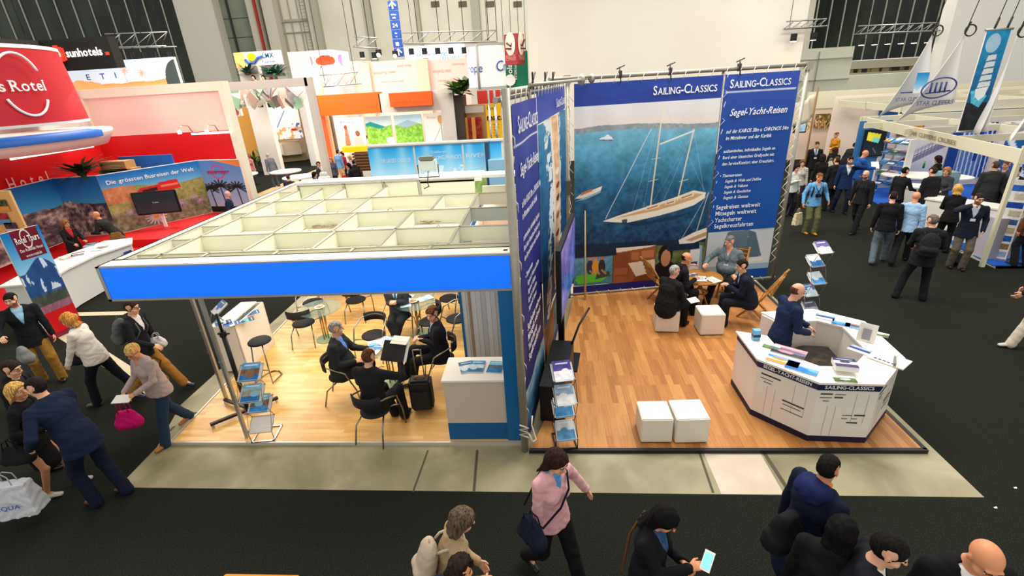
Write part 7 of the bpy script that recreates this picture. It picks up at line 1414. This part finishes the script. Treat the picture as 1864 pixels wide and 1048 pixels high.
q=G(783,337,ZT+.05); r3=empty('projector',(q.x,q.y,ZT+.11),'white projector-like floodlight standing on the canopy rear ledge','lamp'); MB().bb((-.17,-.08,.22),(.17,.12,.46),bev=.03).build('housing',M('pale_housing',(214,224,228),.4),r3); MB().bb((-.14,-.1,.42),(.14,.1,.5),bev=.02).build('top_fins',M('olive_fins',(120,124,110),.5),r3); m=MB(); m.tube([(-.2,0,.34),(-.2,0,.1),(.2,0,.1),(.2,0,.34)],.012); m.tube([(0,.0,.25),(-.02,-.1,.0),(.05,-.3,-.02),(.0,-.5,-.02)],.01); m.build('bracket',M('dark_cable'),r3)
q=atY(888,300,20.4); o_=MB().bb((-.08,0,-.9),(.08,.5,.9)).build('screen_side',M('navy_glass',(40,80,110),.3)); o_.location=q; tag(o_,'dark blue screen seen edge-on before the river cruise wall','screen')
r3=board('side_desk','pale blue desk end right of the river cruise wall','desk',Rw(888,292,918,290,338,20.2),M('pale_blue_front',(150,200,228),.5),.6,0)
# ---- tall pink lit walls and signs in the middle distance
for i,(a,lb) in enumerate((((668,112,757,108,172),'pale pink lit wall panel with red edge, left of the beige column'),((778,108,852,105,170),'pale pink lit wall panel with red edge, right of the beige column'))):
    q=Rw(*a,31); r=board('pink_wall',lb,'wall panel',q,M('pink_lit_wall',(244,206,196),.6,emit=.12),.2,0); m=MB(); m.bb((q.x0-.25,30.9,0),(q.x0,31.3,q.z1+.1)); m.build('red_edge',M('crimson_edge',(206,50,80),.5),r)  # weak emission stands for light falling on the pink panels
    lettering('lettering',[('einzigartig reisen',q.w*.1,q.z0+q.h*.62,.26,dict(fit=q.w*.45)),('unterwegs',q.w*.6,q.z0+q.h*.8,.2,dict(fit=q.w*.3)),('weltweit unterwegs',q.w*.2,q.z0+q.h*.35,.16,dict(fit=q.w*.5))],q.W,M('pink_letters',(230,160,150),.5),r,off=.03)
for i,(a,lb) in enumerate((((650,111,669,111,172),'beige column left of the pink wall'),((757,107,777,107,168),'beige column between pink walls'))): board('column',lb,'column',Rw(*a,30.7),M('beige_column',(228,210,182),.6),.6,0)
q=Rw(735,84,845,80,113,33); r=board('lit_sign','glaring white and blue lit sign under the ring truss','sign',q,WHITE,.2,text=[('meeting',.2,.32,.34,dict(it=.2,fit=q.w*.5)),('point',.62,.06,.3,dict(it=.2,fit=q.w*.3))],tmat=M('cyan_letters',(70,160,220),.5,emit=.3),pic=Pic(60,20,(228,240,252)).noise(16,4,3),picmat=print_mat('bright_sign',.9,.4))
a,b=atY(735,80,32),atY(905,76,32); truss(a,b,.7,'long lighting truss with dark spotlights above the glaring white sign',lights=7)
a,b=atY(646,86,34),atY(690,88,34); truss(a,b,.7,'short truss with two round floodlights beside the blue direction sign',lights=2)
for k,(px,py) in enumerate(((690,100),(720,102))): p=atY(px,py,33.5); r=empty('spotlight',p,['glowing spotlight over the pink wall, left of two','glowing spotlight over the pink wall, right of two'][k],'lamp'); MB().cyl((0,0,0),.18,.3).build('can',BLACK,r); MB().ball((0,-.12,0),.12,0,8).build('bulb',M('bulb_glow',(255,240,200),.3,emit=12),r)
for k,px in enumerate((650,672,762,800,820,845,890,905)): p=atY(px,74,32); o_=MB().tube([p,p+Vector((0,0,12))],.02).build('suspension_cable',MC['dark_cable']); tag(o_,'thin truss cable in the middle of the hall, %s from the left'%('first','second','third','fourth','fifth','sixth','seventh','eighth')[k],'cable','cables above the middle trusses')
# blue direction sign
r=empty('direction_sign',(0,0,0),'tall narrow blue hall direction sign with arrows and numbers','sign'); q=Rw(705,2,722,2,104,36); cz_=q.W
m=MB(); n=6
for k in range(n): z1=q.z1-(q.z1-q.z0)*k/n; m.bb((q.x0,36,z1-(q.z1-q.z0)/n+.04),(q.x0+q.w*1.0,36.15,z1))
m.build('sign_plates',M('sign_blue',(20,64,150),.5),r)
hh=(q.z1-q.z0)/n; tx=[('Hallen',1,.52,.25),('halls',1,.2,.25),('24',2,.25,.62),('bis',3,.55,.25),('to',3,.2,.22),('18',4,.25,.62)]
lettering('lettering',[(t,q.w/2,q.z1-(k+1)*hh+v*hh,s_*hh,dict(al='c',bold=.01)) for t,k,v,s_ in tx],q.W,TXT_W,r,off=.04)
m=MB()
for k in(0,5): c=Vector((q.x0+q.w/2,35.95,q.z1-(k+.5)*hh)); m.bb((c.x-.05,35.93,c.z-hh*.32),(c.x+.05,35.96,c.z+hh*.3)); m.box(c+Vector((-.1,0,hh*.2)),(.34,.03,.08),mat=Matrix.Rotation(-.8,3,'Y')); m.box(c+Vector((.1,0,hh*.2)),(.34,.03,.08),mat=Matrix.Rotation(.8,3,'Y'))
m.build('arrow',TXT_W,r)
hang(r,q.x0,q.x0+q.w,36.1,q.z1)
# hanging white drum, green and red signs
Yd=24; a,b=atY(847,84,Yd),atY(917,82,Yd); c=atY(850,162,Yd); R_=(b.x-a.x)/2; r=empty('hanging_drum',((a.x+b.x)/2,Yd+.3,c.z),'white rounded hanging drum sign with blue river cruise name','sign'); H_t=a.z-c.z
m=MB(); m.lathe([(R_,0),(R_,H_t)],n=48); m.build('white_cloth',M('lit_white_cloth',(246,244,240),.6,emit=.15),r); m=MB(); m.lathe([(R_*1.01,-.06),(R_*1.01,.05)],n=48); m.lathe([(R_*1.01,H_t-.05),(R_*1.01,H_t+.06)],n=48); m.tube([(-R_*.35,-R_*.95,0),(-R_*.35,-R_*.95,H_t)],.06); m.build('rim',M('grey_rim',(180,176,172),.5),r)
lettering('lettering',[('Croisi',R_*(-1.0),H_t*.38,.62,dict(it=.12,fit=1.5)),('rope',R_*(-2.62),H_t*.38,.5,dict(it=.1,fit=.8))],Cyl(R_),M('croisi_blue',(30,90,170),.5),r,off=.05)
x=(a.x+b.x)/2+.3; m=MB(); m.tube([(x,Yd,0),(x,Yd,c.z)],.06); m.tube([(x-.28,Yd,0),(x-.28,Yd,c.z)],.05); tag(m.build('sign_pole',CHROME),'pair of chrome poles carrying the white drum sign','pole')
q=Rw(914,92,960,95,161,34); r=board('green_banner','dark green vertical banner with white sideways lettering','banner',q,M('green_banner',(10,120,90),.6),.1,text=[('polar',.36,.30,.22,dict(vert=1,bold=.02)),('INTERNATIONAL',.55,.24,.11,dict(vert=1))])
m=MB(); m.lathe([(0,0),(.34,0)],(q.x0+.42,33.9,q.z0+.5),20,mat=Matrix.Rotation(math.pi/2,3,'X')); m.build('round_mark',TXT_W,r); hang(r,q.x0,q.x0+q.w,34.05,q.z1)
q=Rw(917,63,942,62,118,32); r=empty('cube_sign',(0,0,0),'hanging dark red box sign with round white emblem on each face','sign'); z0,z1=q.z0,q.z1; xa,xb=q.x0,q.x0+(atY(942,90,32).x-q.x0); xc=atY(955,90,33.2).x
hang(r,xa+.3,xc-.2,32.3,z1); m=MB(); m.prism([(xa,32),(xb,31.4),(xc,32.4),(xa+.5,33.2)],z0,z1); m.build('sign_box',M('wine_red',(166,50,52),.6),r)
for A_,B_ in(((xa,32),(xb,31.4)),((xb,31.4),(xc,32.4))):
    W=Wall(A_,B_); m=MB(); ra=min(W.L*.40,.62); pts=[W.P(W.L/2+ra*math.cos(t),z0+(z1-z0)*.68+.62*math.sin(t),.03) for t in np.linspace(0,2*math.pi,25)[:-1]]; m.raw(pts,[tuple(range(24))]); m.build('round_emblem',M('cream_disc',(240,226,214),.5),r); m=MB(); c=W.P(W.L/2,z0+(z1-z0)*.66,.05)
    m.tube([c+Vector((-.2,0,.1)),c+Vector((.05,0,-.1)),c+Vector((.2,0,.25))],.07,0,6); m.tube([c+Vector((-.25,0,-.2)),c+Vector((.25,0,-.25))],.05,0,6); m.build('emblem_drawing',M('brown_ink',(90,40,40),.5),r)
    lettering('lettering',[('AGROTEL',W.L/2,z0+(z1-z0)*.24,.22,dict(al='c',fit=W.L*.8)),('CYPRESS',W.L/2,z0+(z1-z0)*.14,.22,dict(al='c',fit=W.L*.8))],W,M('pale_pink_letters',(230,170,160),.5),r,off=.04)
# food-like stand right of the grey wall
q=Rw(820,192,918,188,262,28); r=empty('wooden_stand',(0,0,0),'small wooden stand with plants, red photo and yellow poster behind the cruise wall','stand'); q.slab(MB(),.3,0,0).build('back_wall',M('sand_wall',(206,170,120),.7),r)
for a,c,nm in(((826,196,880,190,207),(226,220,212),'beam'),((828,215,876,212,260),(190,70,60),'red_photo')):
    k=Rw(*a,27.8); P=Pic(50,50,c); P.noise(50 if nm=='red_photo' else 8,7,3); put_pic(nm,P,k.W,0,k.z0,k.w,k.z1,off=.05,parent=r)
m=MB()
for px in(836,848,862): x=atY(px,235,27.4).x; m.bb((x-.08,27.4,0),(x+.12,27.5,q.z1-.6))
m.build('wood_post',M('orange_wood',(226,150,70),.5),r)
k=Rw(883,190,918,186,262,27.0); board('yellow_poster','yellow poster with black word and small lines beside the banner frame','poster',k,M('poster_yellow',(250,190,10),.5),.1,text=[('mac.',.05,.6,.2,dict(bold=.03,fit=k.w*.8)),('Platz',.1,.86,.1,dict()),('Madeira',.35,.48,.05,{}),('Azoren',.35,.41,.05,{}),('Malta',.35,.34,.05,{}),('Kreta',.35,.27,.05,{}),('Zypern',.35,.20,.05,{})],tmat=M('ink_black',(40,24,14),.6))
plant(atY(836,172,27),'big leafy green plant on top of wooden stand, left of the white drum sign',60,1.3,(90,130,50),1.1,0,.16,11,False); plant(atY(848,160,27.5),'second leafy plant behind the first on top of the wooden stand',40,1.1,(70,110,50),1.0,0,.15,12,False)
board('red_boxes','red boxes on the shelf above the yellow poster','boxes',Rw(868,166,916,163,178,29),M('red_boxes',(200,50,40),.6),.5,0)
# ================================================================ cruise company stand at the right
A_=Vector((10.35,11.45)); B_=Vector((11.85,19.7)); WF=Wall(tuple(B_),tuple(A_))
r=empty('cruise_stand',(0,0,0),'cream framed stand of the sailing cruise company with name on its fascia','stand')
m=MB(); m.wall(tuple(B_),tuple(A_),2.42,2.72,.05); m.wall(tuple(A_),(16.5,10.6),2.42,2.72,.05); m.build('fascia',M('stand_cream',(222,216,190),.5),r)
lettering('lettering',[('STAR CLIPPERS CRUISES',WF.L*.40,2.50,.16,dict(serif=1,fit=2.6,bold=.005))],WF,M('bronze_letters',(120,96,56),.4),r,off=.03)
m=MB()
for P_ in((10.36,11.5),(11.84,19.65)): m=MB(); m.bb((P_[0]-.04,P_[1]-.04,0),(P_[0]+.04,P_[1]+.04,2.72)); m.build('frame_post',M('stand_cream'),r)
m=MB(); m.prism([(10.6,11.5),(16.5,10.9),(18,19.8),(11.95,19.8)],.005,.03); m.build('blue_carpet',M('blue_carpet',(20,84,180),.9),r)
m=MB(); m.bb((11.9,19.8,0),(19,19.9,2.45)); m.bb((16.9,10.8,0),(17,19.8,2.45)); m.build('partition',PW,r)
m=MB()
for y in(12.2,14.2,16.2,18.2): m.bb((11.0,y,2.5),(17,y+.05,2.68))
m.bb((11.8,19.8,2.42),(19,19.9,2.72)); m.bb((13.7,11,2.5),(13.75,19.8,2.68)); m.build('roof_beam',M('stand_cream'),r)
def wp(A,B,u0,z0,u1,z1,P,nm='photo_print',mat=None): W=Wall(A,B); put_pic(nm,P,W,u0,z0,u1,z1,off=.02,parent=r,mat=mat)
P=Pic(110,110,(230,226,224)); P.noise(8,5,3); P.poly([(0,0),(0,.35),(.32,.72),(.32,.3)],(70,130,196)); P.poly([(.05,.2),(1,.74),(1,.86),(.05,.32)],(150,140,170)); P.poly([(.05,.42),(1,.95),(1,1),(.05,.5)],(196,186,200)); 
for k in range(16): P.line((.08+.06*k,.24+.034*k),(.08+.06*k,.46+.034*k),.012,(90,84,120))
P.line((.05,.35),(1,.88),.02,(60,60,110)); P.ell((.22,.46),(.06,.05),(90,40,60)); P.ell((.3,.5),(.05,.04),(110,50,70)); X_=lambda px: atY(px,280,19.75).x
wp((X_(1628),19.75),(X_(1722),19.75),0,.3,X_(1722)-X_(1628),2.0,P)
P=Pic(60,26,(120,60,70)); P.noise(60,8,4); P.ell((.72,.45),(.26,.5),(236,160,40)); P.noise(30,14,5); wp((X_(1622),19.74),(X_(1668),19.74),0,1.95,X_(1668)-X_(1622),2.42,P)
P=Pic(90,80,(24,70,150)); P.rect(.0,0,.24,1,(30,70,150)); P.rect(.26,0,.8,1,(90,130,180)); P.put((np.sin(P.U*60+P.V*5)>.55)&(P.U>.26),(226,232,240)); P.rect(.24,0,.26,1,(226,220,210)); P.rect(.62,.3,.72,1,(30,70,150)); wp((X_(1724),19.75),(X_(1800),19.75),0,.3,X_(1800)-X_(1724),2.42,P)
P=Pic(110,70,(40,90,150)); P.put(np.sin(P.U*50+P.V*9)>.6,(226,230,238)); wp((16.88,19.5),(16.88,11.5),0,.4,7.8,2.3,P)
# screen on blue wall near the far post
b1=atY(1560,250,19.5).x; b2=atY(1612,250,19.5).x; W=Wall((b1,19.5),(b2,19.3)); m=MB(); m.wall((b1,19.5),(b2,19.3),.1,2.6,.05); m.build('blue_partition',M('mid_blue_wall',(60,120,180),.5),r)
r4=empty('television',(0,0,0),'black wall screen with yellow and green picture in the cruise stand','television'); u,z=W.uv(1587,262); P=Pic(50,36,(30,34,40)); P.grad(0,(40,50,60),1,(20,24,28)); P.poly([(.1,.62),(.72,.5),(.78,.85),(.1,.95)],(226,214,60)); P.poly([(.4,.56),(.72,.5),(.74,.7),(.4,.74)],(120,210,190)); P.line((.5,.3),(.7,.1),.03,(150,150,150))
m=MB(); m.wall(W.P(W.L*.18,0),W.P(W.L*.86,0),1.35,2.3,.06,0,.12); m.build('screen_case',BLACK,r4); put_pic('screen_picture',P,W,W.L*.22,1.4,W.L*.82,2.26,off=.13,parent=r4,mat=print_mat('screen_glow'))
# white brochure shelving
q=G(1612,352,.03); r4=empty('brochure_shelf',(q.x,q.y,.03),'open white brochure shelving at left corner of the cruise stand','shelf',-1.2)
for x in(-.5,.5): m=MB(); m.bb((x-.03,-.15,0),(x+.03,.15,2.0)); m.build('side_frame',WHITE,r4)
for k in range(5): m=MB(); m.box((0,0,.35+k*.38),(1.0,.3,.03),mat=Matrix.Rotation(.4,3,'X')); m.build('shelf_board',M('blue_grey_shelf',(120,150,180),.4),r4)
for k in range(5):
    for j in range(3): 
        c=Matrix.Rotation(-1.2,3,'Z')@Vector((-.32+.32*j,-.02,.40+k*.38)); brochure((q.x+c.x,q.y+c.y,q.z+c.z),(.24,.3),-1.2,bl[(k*3+j)%7],'cruise brochure on the %s board of the open white shelving, %s'%(('lowest','second lowest','middle','second highest','top')[k],('far end','middle','near end')[j]),'brochures on the open white shelving',tilt=.4,seed=k*3+j)
q=G(1685,322,.75); r4=empty('oval_table',(q.x,q.y,.03),'white oval table with green bottles inside the cruise stand','table',-.5); MB().cyl((0,0,.74),1.0,.04,0,36,Matrix.Diagonal((1.3,.7,1)).to_3x3()).build('tabletop',WHITE,r4); MB().cyl((0,0,0),.08,.74).build('leg',CHROME,r4)
for i,(px,py) in enumerate(((1681,304),(1696,306))): p=G(px,py,.85); r5=empty('bottle',(p.x,p.y,.81),['green bottle on the white oval table, left one','clear bottle with white label on the oval table'][i],'bottle'); MB().lathe([(0,0),(.035,0),(.037,.14),(.014,.2),(.013,.26),(0,.26)],n=12).build('glass_body',M('bottle_%d'%i,((30,140,60),(190,200,190))[i],.15),r5); MB().cyl((0,0,.26),.015,.02,0,8).build('cap',WHITE,r5)
# counters of the cruise stand
for i,(px,py,sx,sy,rz,lb) in enumerate(((1668,392,1.1,.6,-.55,'white reception desk with papers where the black suits stand'),(1748,425,1.6,.55,-1.0,'white counter panel behind the bearded man with phone'))):
    q=G(px,py,.0); q=G(px,py-22,.5); r4=empty('white_counter',(q.x,q.y,.03),lb,'counter',rz); MB().bb((-sx/2,-sy/2,0),(sx/2,sy/2,.98)).build('carcass',WHITE,r4); MB().bb((-sx/2-.03,-sy/2-.03,.98),(sx/2+.03,sy/2+.03,1.02)).build('worktop',WHITE,r4)
    o_=MB().box((0,0,0),(.3,.2,.01)).build('paper_sheet',M('paper')); o_.location=(q.x,q.y,1.06); tag(o_,['papers on the reception desk where black suits stand','papers on the counter by the wavy blonde woman'][i],'paper')
q=G(1720,330,1.1); o_=MB().prism([(-.25,-.2),(.25,-.2),(.25,.2),(-.25,.2)],0,.4).build('storage_tub',M('clear_tub',(150,190,196),.2,alpha=.8)); o_.location=(q.x,q.y,1.0); tag(o_,'translucent tub with teal cloth on desk in the cruise stand','tub')
q=G(1795,420,.03); plant((12.0,12.2,.9),'bushy green palm behind the bearded man with phone',90,.95,(70,140,50),.9,.1,.035,21); plant((12.4,12.9,.9),'second slender palm beside the bushy one in the cruise stand',50,1.1,(60,120,50),.6,.1,.035,22)
# picture tower banner
W=Wall(tuple(G(1787,469,0)[:2]),tuple(G(1813,473,0)[:2])); W=Wall(W.A,W.A+W.u*.42); r4=empty('picture_tower',(0,0,0),'narrow white picture tower with rows of small cruise photos','display'); zt=1.95
MB().wall(W.P(0,0),W.P(.42,0),0,zt,.02).build('tower_sheet',WHITE,r4); MB().wall(W.P(-.02,0),W.P(.44,0),0,.06,.2,0,.08).build('tower_foot',ALU,r4)
P=Pic(40,170,(232,230,226)); cs_=[(50,100,190),(200,190,170),(30,70,160),(190,180,160),(60,90,140),(190,170,140),(30,90,170),(140,110,70),(150,170,200)]
for k in range(9): v=.97-.107*(k+1); P.rect(.08 if k%2==0 else .45,v+.01,.92,v+.085,cs_[k]); 
P.noise(26,14,3); put_pic('photo_rows',P,W,.0,.06,.42,zt-.02,off=.012,parent=r4)
r4=board('neighbour_counter','grey counter with blue edge and wooden top at the far right','counter',Rw(1818,395,1870,400,470,11.9),M('lavender_grey',(176,172,184),.5),.6,0); MB().bb((11.3,11.6,.9),(13.2,12.7,.94)).build('wood_top',M('pale_wood'),r4)
# hanging sails and tall ship banner
SAILW=M('sail_cloth',(226,224,222),.8,noise=.02); 
def sail(pts,Y,label,art=None):
    r=empty('hanging_sail',(0,0,0),label,'sail'); V=[atY(x,y,Y) for x,y in pts]; n=12; vs=[];fs=[]
    a,b,c=V[0],V[1],V[2]   # top, lower left tip, lower right
    for i in range(n+1):
        t=i/n; L0=a.lerp(b,t)+Vector(((b-a).z*0,0,0))+Vector((.06*math.sin(math.pi*t),0,-.04*math.sin(math.pi*t))); R0=a.lerp(c,t)
        for j in range(n+1): s_=j/n; p=L0.lerp(R0,s_); p.y+=.35*math.sin(math.pi*s_)*math.sin(math.pi*t*.5)*t; vs.append(p)
    for i in range(n):
        for j in range(n): k=i*(n+1)+j; fs.append((k,k+1,k+n+2,k+n+1))
    m=MB(); m.raw(vs,fs,0,True); x=m.build('sail_cloth',SAILW,r); md=x.modifiers.new('thickness','SOLIDIFY'); md.thickness=.01
    m=MB(); cc=V[0]+Vector((.12,0,.08)); m.tube([cc+Vector((.13*math.cos(t),0,.13*math.sin(t))) for t in np.linspace(0,6.28,20)[:-1]],.018,0,5,True); m.build('ring',M('dark_cable'),r); m=MB(); m.tube([V[0],V[0]+Vector((.08,0,.28))],.02,0,6); m.tube([V[0],V[0]+Vector((1.5,0,9))],.012,0,4); m.build('hook',M('dark_cable'),r); return r
YS=15.5
s1_=sail([(1697,62),(1598,214),(1690,184)],YS,'white hanging sail with small blue square ship mark, leftmost of the sails')
s2_=sail([(1756,62),(1632,222),(1738,186)],YS-.8,'white hanging sail with oval ship emblem, middle one')
s3_=sail([(1852,64),(1782,245),(1795,240)],YS-1.6,'narrow folded white sail seen edge-on at the right of the ship banner')
s4_=sail([(1900,150),(1835,262),(1900,230)],YS-2,'white sail tip entering at right edge of the picture')
def mk(px,py,Y): return atY(px,py,Y)
p=mk(1666,148,YS-.1); P=Pic(24,40,(60,160,210)); P.grad(0,(200,226,240),1,(20,130,196)); P.poly([(0,0),(1,0),(1,.3),(.8,.15),(.6,.35),(.3,.12),(.0,.3)],(226,224,222)); put_pic('square_mark',P,Wall((p.x-.14,YS-.3),(p.x+.18,YS-.3)),0,p.z-.3,.32,p.z+.22,off=.02,parent=s1_)
m=MB(); q=mk(1660,168,YS-.15); m.box((q.x-.05,q.y,q.z),(.5,.01,.03)); m.build('ship_line',M('navy_letters'),s1_)
for t in range(3): pass
lettering('lettering',[('STAR CLIPPERS',q.x,q.z-.22,.13,dict(al='c',serif=1,fit=.78))],Flat((0,YS-.15,0),(1,0,0),(0,0,1)),M('navy_letters'),s1_,off=.0)
q=mk(1709,160,YS-1.0); m=MB(); m.tube([q+Vector((.42*math.cos(t)+.0*math.sin(t),0,.24*math.sin(t)+.05*math.cos(t))) for t in np.linspace(0,6.28,28)[:-1]],.018,0,5,True)
for k in range(4): m.tube([q+Vector((-.2+.12*k,0,-.12)),q+Vector((-.2+.12*k,0,.14))],.022,0,5)
m.tube([q+Vector((-.3,0,-.12)),q+Vector((.3,0,-.08))],.02,0,5); m.build('oval_emblem',M('navy_letters'),s2_); lettering('lettering',[('STAR CLIPPERS',q.x,q.z-.42,.16,dict(al='c',serif=1,fit=.92))],Flat((0,YS-1.0,0),(1,0,0),(0,0,1)),M('navy_letters'),s2_,off=.0)
q=Rw(1797,56,1840,54,235,14.2); r=empty('hanging_banner',(0,0,0),'long hanging banner with square-rigged sailing ship, blue sky above and dark sea below','banner'); q.slab(MB(),.03).build('banner_sheet',WHITE,r)
P=Pic(70,230,(20,24,30)); P.grad(.30,(16,90,140),1,(30,150,206)); P.rect(0,0,1,.30,(26,30,38)); P.noise(24,6,3); P.ell((.4,.88),(.3,.09),(214,226,236),.75); 
P.poly([(.05,.42),(.2,.30),(.6,.25),(.8,.36),(.6,.44)],(90,190,220)); P.noise(40,14,5,(P.V<.45)&(P.V>.24)&(P.U<.85)); P.poly([(.22,.44),(.78,.46),(.7,.36),(.5,.32),(.3,.36)],(236,238,240))
for k in range(5): v=.45+.065*k; P.poly([(.26+.015*k,v),(.80-.02*k,v+.015),(.78-.02*k,v+.062),(.30+.015*k,v+.055)],(222-8*(k%2),226,228)); P.line((.26+.01*k,v+.058),(.8-.02*k,v+.068),.006,(80,100,120))
put_pic('ship_print',P,q.W,0,q.z0,q.w,q.z1,off=.015,parent=r); m=MB(); m.tube([(q.x0-.05,14.2,q.z1+.02),(q.x1+.05,14.2,q.z1+.02)],.03); m.tube([(q.x0-.05,14.2,q.z0),(q.x1+.05,14.2,q.z0)],.03); m.build('banner_rail',ALU,r)
for k,x in enumerate((q.x0+.15,q.x1-.1)): m=MB(); m.tube([(x,14.2,q.z1),(x+.05,14.2,q.z1+.28)],.025,0,6); m.tube([(x,14.2,q.z1),(x+1.2,14.2,q.z1+8)],.012,0,4); m.build('hook',M('dark_cable'),r)
# rear stands on the right
r=empty('rear_stand',(0,0,0),'pale booth wall with a row of colour photos behind the crowd','stand'); q=Rw(1440,196,1640,180,262,27); q.slab(MB(),.2,0,0).build('pale_wall',M('peach_wall',(246,222,204),.6),r); m=MB(); m.bb((q.x0,25.5,q.z1-.05),(q.x1+8,25.6,q.z1+.7)); m.bb((q.x0,26.9,q.z1-.1),(q.x1+8,27.3,q.z1)); m.build('cream_fascia',M('stand_cream'),r)
for i,(a,c) in enumerate((((1484,208,1513,206,232),((70,90,40),(200,120,60),(240,220,210))),((1515,206,1550,204,231),((30,110,150),(240,120,20),(40,90,120))),((1551,205,1570,203,229),((220,214,200),(80,110,60))),((1572,205,1600,203,216),((90,160,206),(226,236,240))))):
    k=Rw(*a,26.9); P=Pic(40,30,c[0]); n=fbm(30,40,6,4,i); P.blend(c[0],c[1],np.clip((n-.3)*2.5,0,1)); P.put(n>.66,c[-1]); put_pic('wall_photo',P,k.W,0,k.z0,k.w,k.z1,off=.05,parent=r)
k=Rw(1447,224,1470,222,242,24); r4=empty('television',(0,0,0),'small wall screen just right of the banner frame','television'); k.slab(MB(),.1).build('screen_case',BLACK,r4); put_pic('screen_picture',Pic(20,14,(150,190,220)).noise(60,4,3),k.W,.06,k.z0+.06,k.w-.06,k.z1-.04,off=.02,parent=r4,mat=print_mat('screen_glow'))
r=empty('rear_stand',(0,0,0),'cream stand roof frames with dark blue panels behind the sails','stand'); q=Rw(1650,212,1870,200,216,19.5); m=MB(); x0,x1=q.x0,q.x1+6
for y,z in((19.9,2.75),(22,2.75),(24,2.8)): m.bb((x0,y,z),(x1,y+.06,z+.32))
for k in range(5): x=x0+(x1-x0)*k/4; m.bb((x,19.9,2.8),(x+.06,24,3.05)); m.bb((x,19.9,0),(x+.08,19.98,2.8))
m.build('roof_frame',M('stand_cream'),r); m=MB(); m.bb((x0+2,24.2,1.3),(x1,24.3,2.7)); m.build('blue_panels',M('royal_panel',(24,80,160),.5),r); m=MB(); m.bb((x0,24.35,0),(x1,24.4,3.2)); m.build('rear_wall',PW,r)
# flag on a pole
p=G(1488,268,1.7); q=atY(1490,158,17.8); b=atY(1489,255,17.8); r=empty('flag',(0,0,0),'cream pennant flag on a wooden pole at the edge of the banner wall','flag'); m=MB(); m.tube([(q.x,q.y,0),(q.x,q.y,q.z)],.03); m.build('flag_pole',M('brown_pole',(140,104,60),.6),r)
V=[atY(x,y,17.8) for x,y in((1487,170),(1450,188),(1446,232),(1486,212))]; vs=[];fs=[]
for i in range(9):
    for j in range(6): s_=i/8; t=j/5; p=V[0].lerp(V[1],s_).lerp(V[3].lerp(V[2],s_),t); p.y+=.15*math.sin(s_*7+t); vs.append(p)
for i in range(8):
    for j in range(5): k=i*6+j; fs.append((k,k+1,k+7,k+6))
m=MB(); m.raw(vs,fs,0,True); x=m.build('flag_cloth',M('cream_cloth',(226,216,190),.8),r); x.modifiers.new('t','SOLIDIFY').thickness=.01
lettering('lettering',[('S W',V[1].x+.25,V[1].z-.85,.42,dict(serif=1,it=.2))],Flat((0,17.55,0),(1,0,0),(0,0,1)),M('gold_letters',(190,150,80),.5),r,off=.02)
# truss end by the white wall; added lamps stand for reflections in the glazing
a,b=atY(1440,48,29.5),atY(1502,48,29.5); truss(b-Vector((2.0,0,0)),b,.4,'end of a lighting truss sticking out right of the big white wall',lights=2)
a,b=atY(1560,62,34),atY(1730,55,34); truss(a,b,.5,'dark truss with small lamps standing for lights reflected in the right glazing',lights=7)
# ================================================================ small remaining things
p=G(478,1046,.72); r=empty('side_table',(p.x,p.y-.3,0),'orange-yellow table edge peeping in at the bottom left','table'); MB().bb((-.36,-.3,.70),(.36,.3,.74),bev=.015).build('tabletop',M('orange_yellow',(236,150,40),.5),r)
for q in(-1,1):
    for t in(-1,1): MB().bb((.3*q-.02,.24*t-.02,0),(.3*q+.02,.24*t+.02,.70)).build('leg',M('orange_yellow'),r)
for i,(px,py,lb) in enumerate(((1848,888,'tiny white paper scrap on the dark carpet, right one'),(1812,924,'tiny grey paper scrap on dark carpet near the concrete corner'),(1420,588,'tiny white scrap on the carpet behind the counter'))):
    p=G(px,py,.003); m=MB(); m.box((0,0,.003),(.03,.02,.003)); m.box((.012,.006,.006),(.014,.014,.003),rz=.6); o_=m.build('paper_scrap',WHITE); o_.location=p; tag(o_,lb,'scrap')
for i,(px,py) in enumerate(((66,268),(137,255),(150,254),(350,240),(398,239))):
    p=atX(px,py,XL+.1) if i<3 else atY(px,py,YR_-.15); d=Vector((1,0,0)) if i<3 else Vector((0,-1,0)); m=MB(); m.tube([p,p+Vector((0,0,.25))+d*.15,p+Vector((0,0,.3))+d*.5,p+Vector((0,0,.1))+d*.75],.02,0,5); m.cyl(p+d*.75,.07,.12,1,8); o_=m.build('arm_lamp',[CHROME,M('lamp_lens')]); tag(o_,'thin curved arm lamp on top of the red wall, %s from the left'%('first','second','third','fourth','fifth')[i],'lamp','arm lamps on the red wall')
for px,py,rz,lb in ((1262,546,.4,'folded white paper in the hands of grey-haired man on the cube'),(1360,505,-.5,'white cup-like paper beside the navy suit at the table')):
    p=G(px,py,.78 if px<1300 else .62); o_=MB().box((0,0,0),(.2,.14,.006),mat=Matrix.Rotation(.3,3,'X')).build('folded_paper',WHITE); o_.location=p; o_.rotation_euler.z=rz; tag(o_,lb,'paper')
for k,(x,y,z) in enumerate(((S1.x0+.6,24.2,S1.z1),)): pass
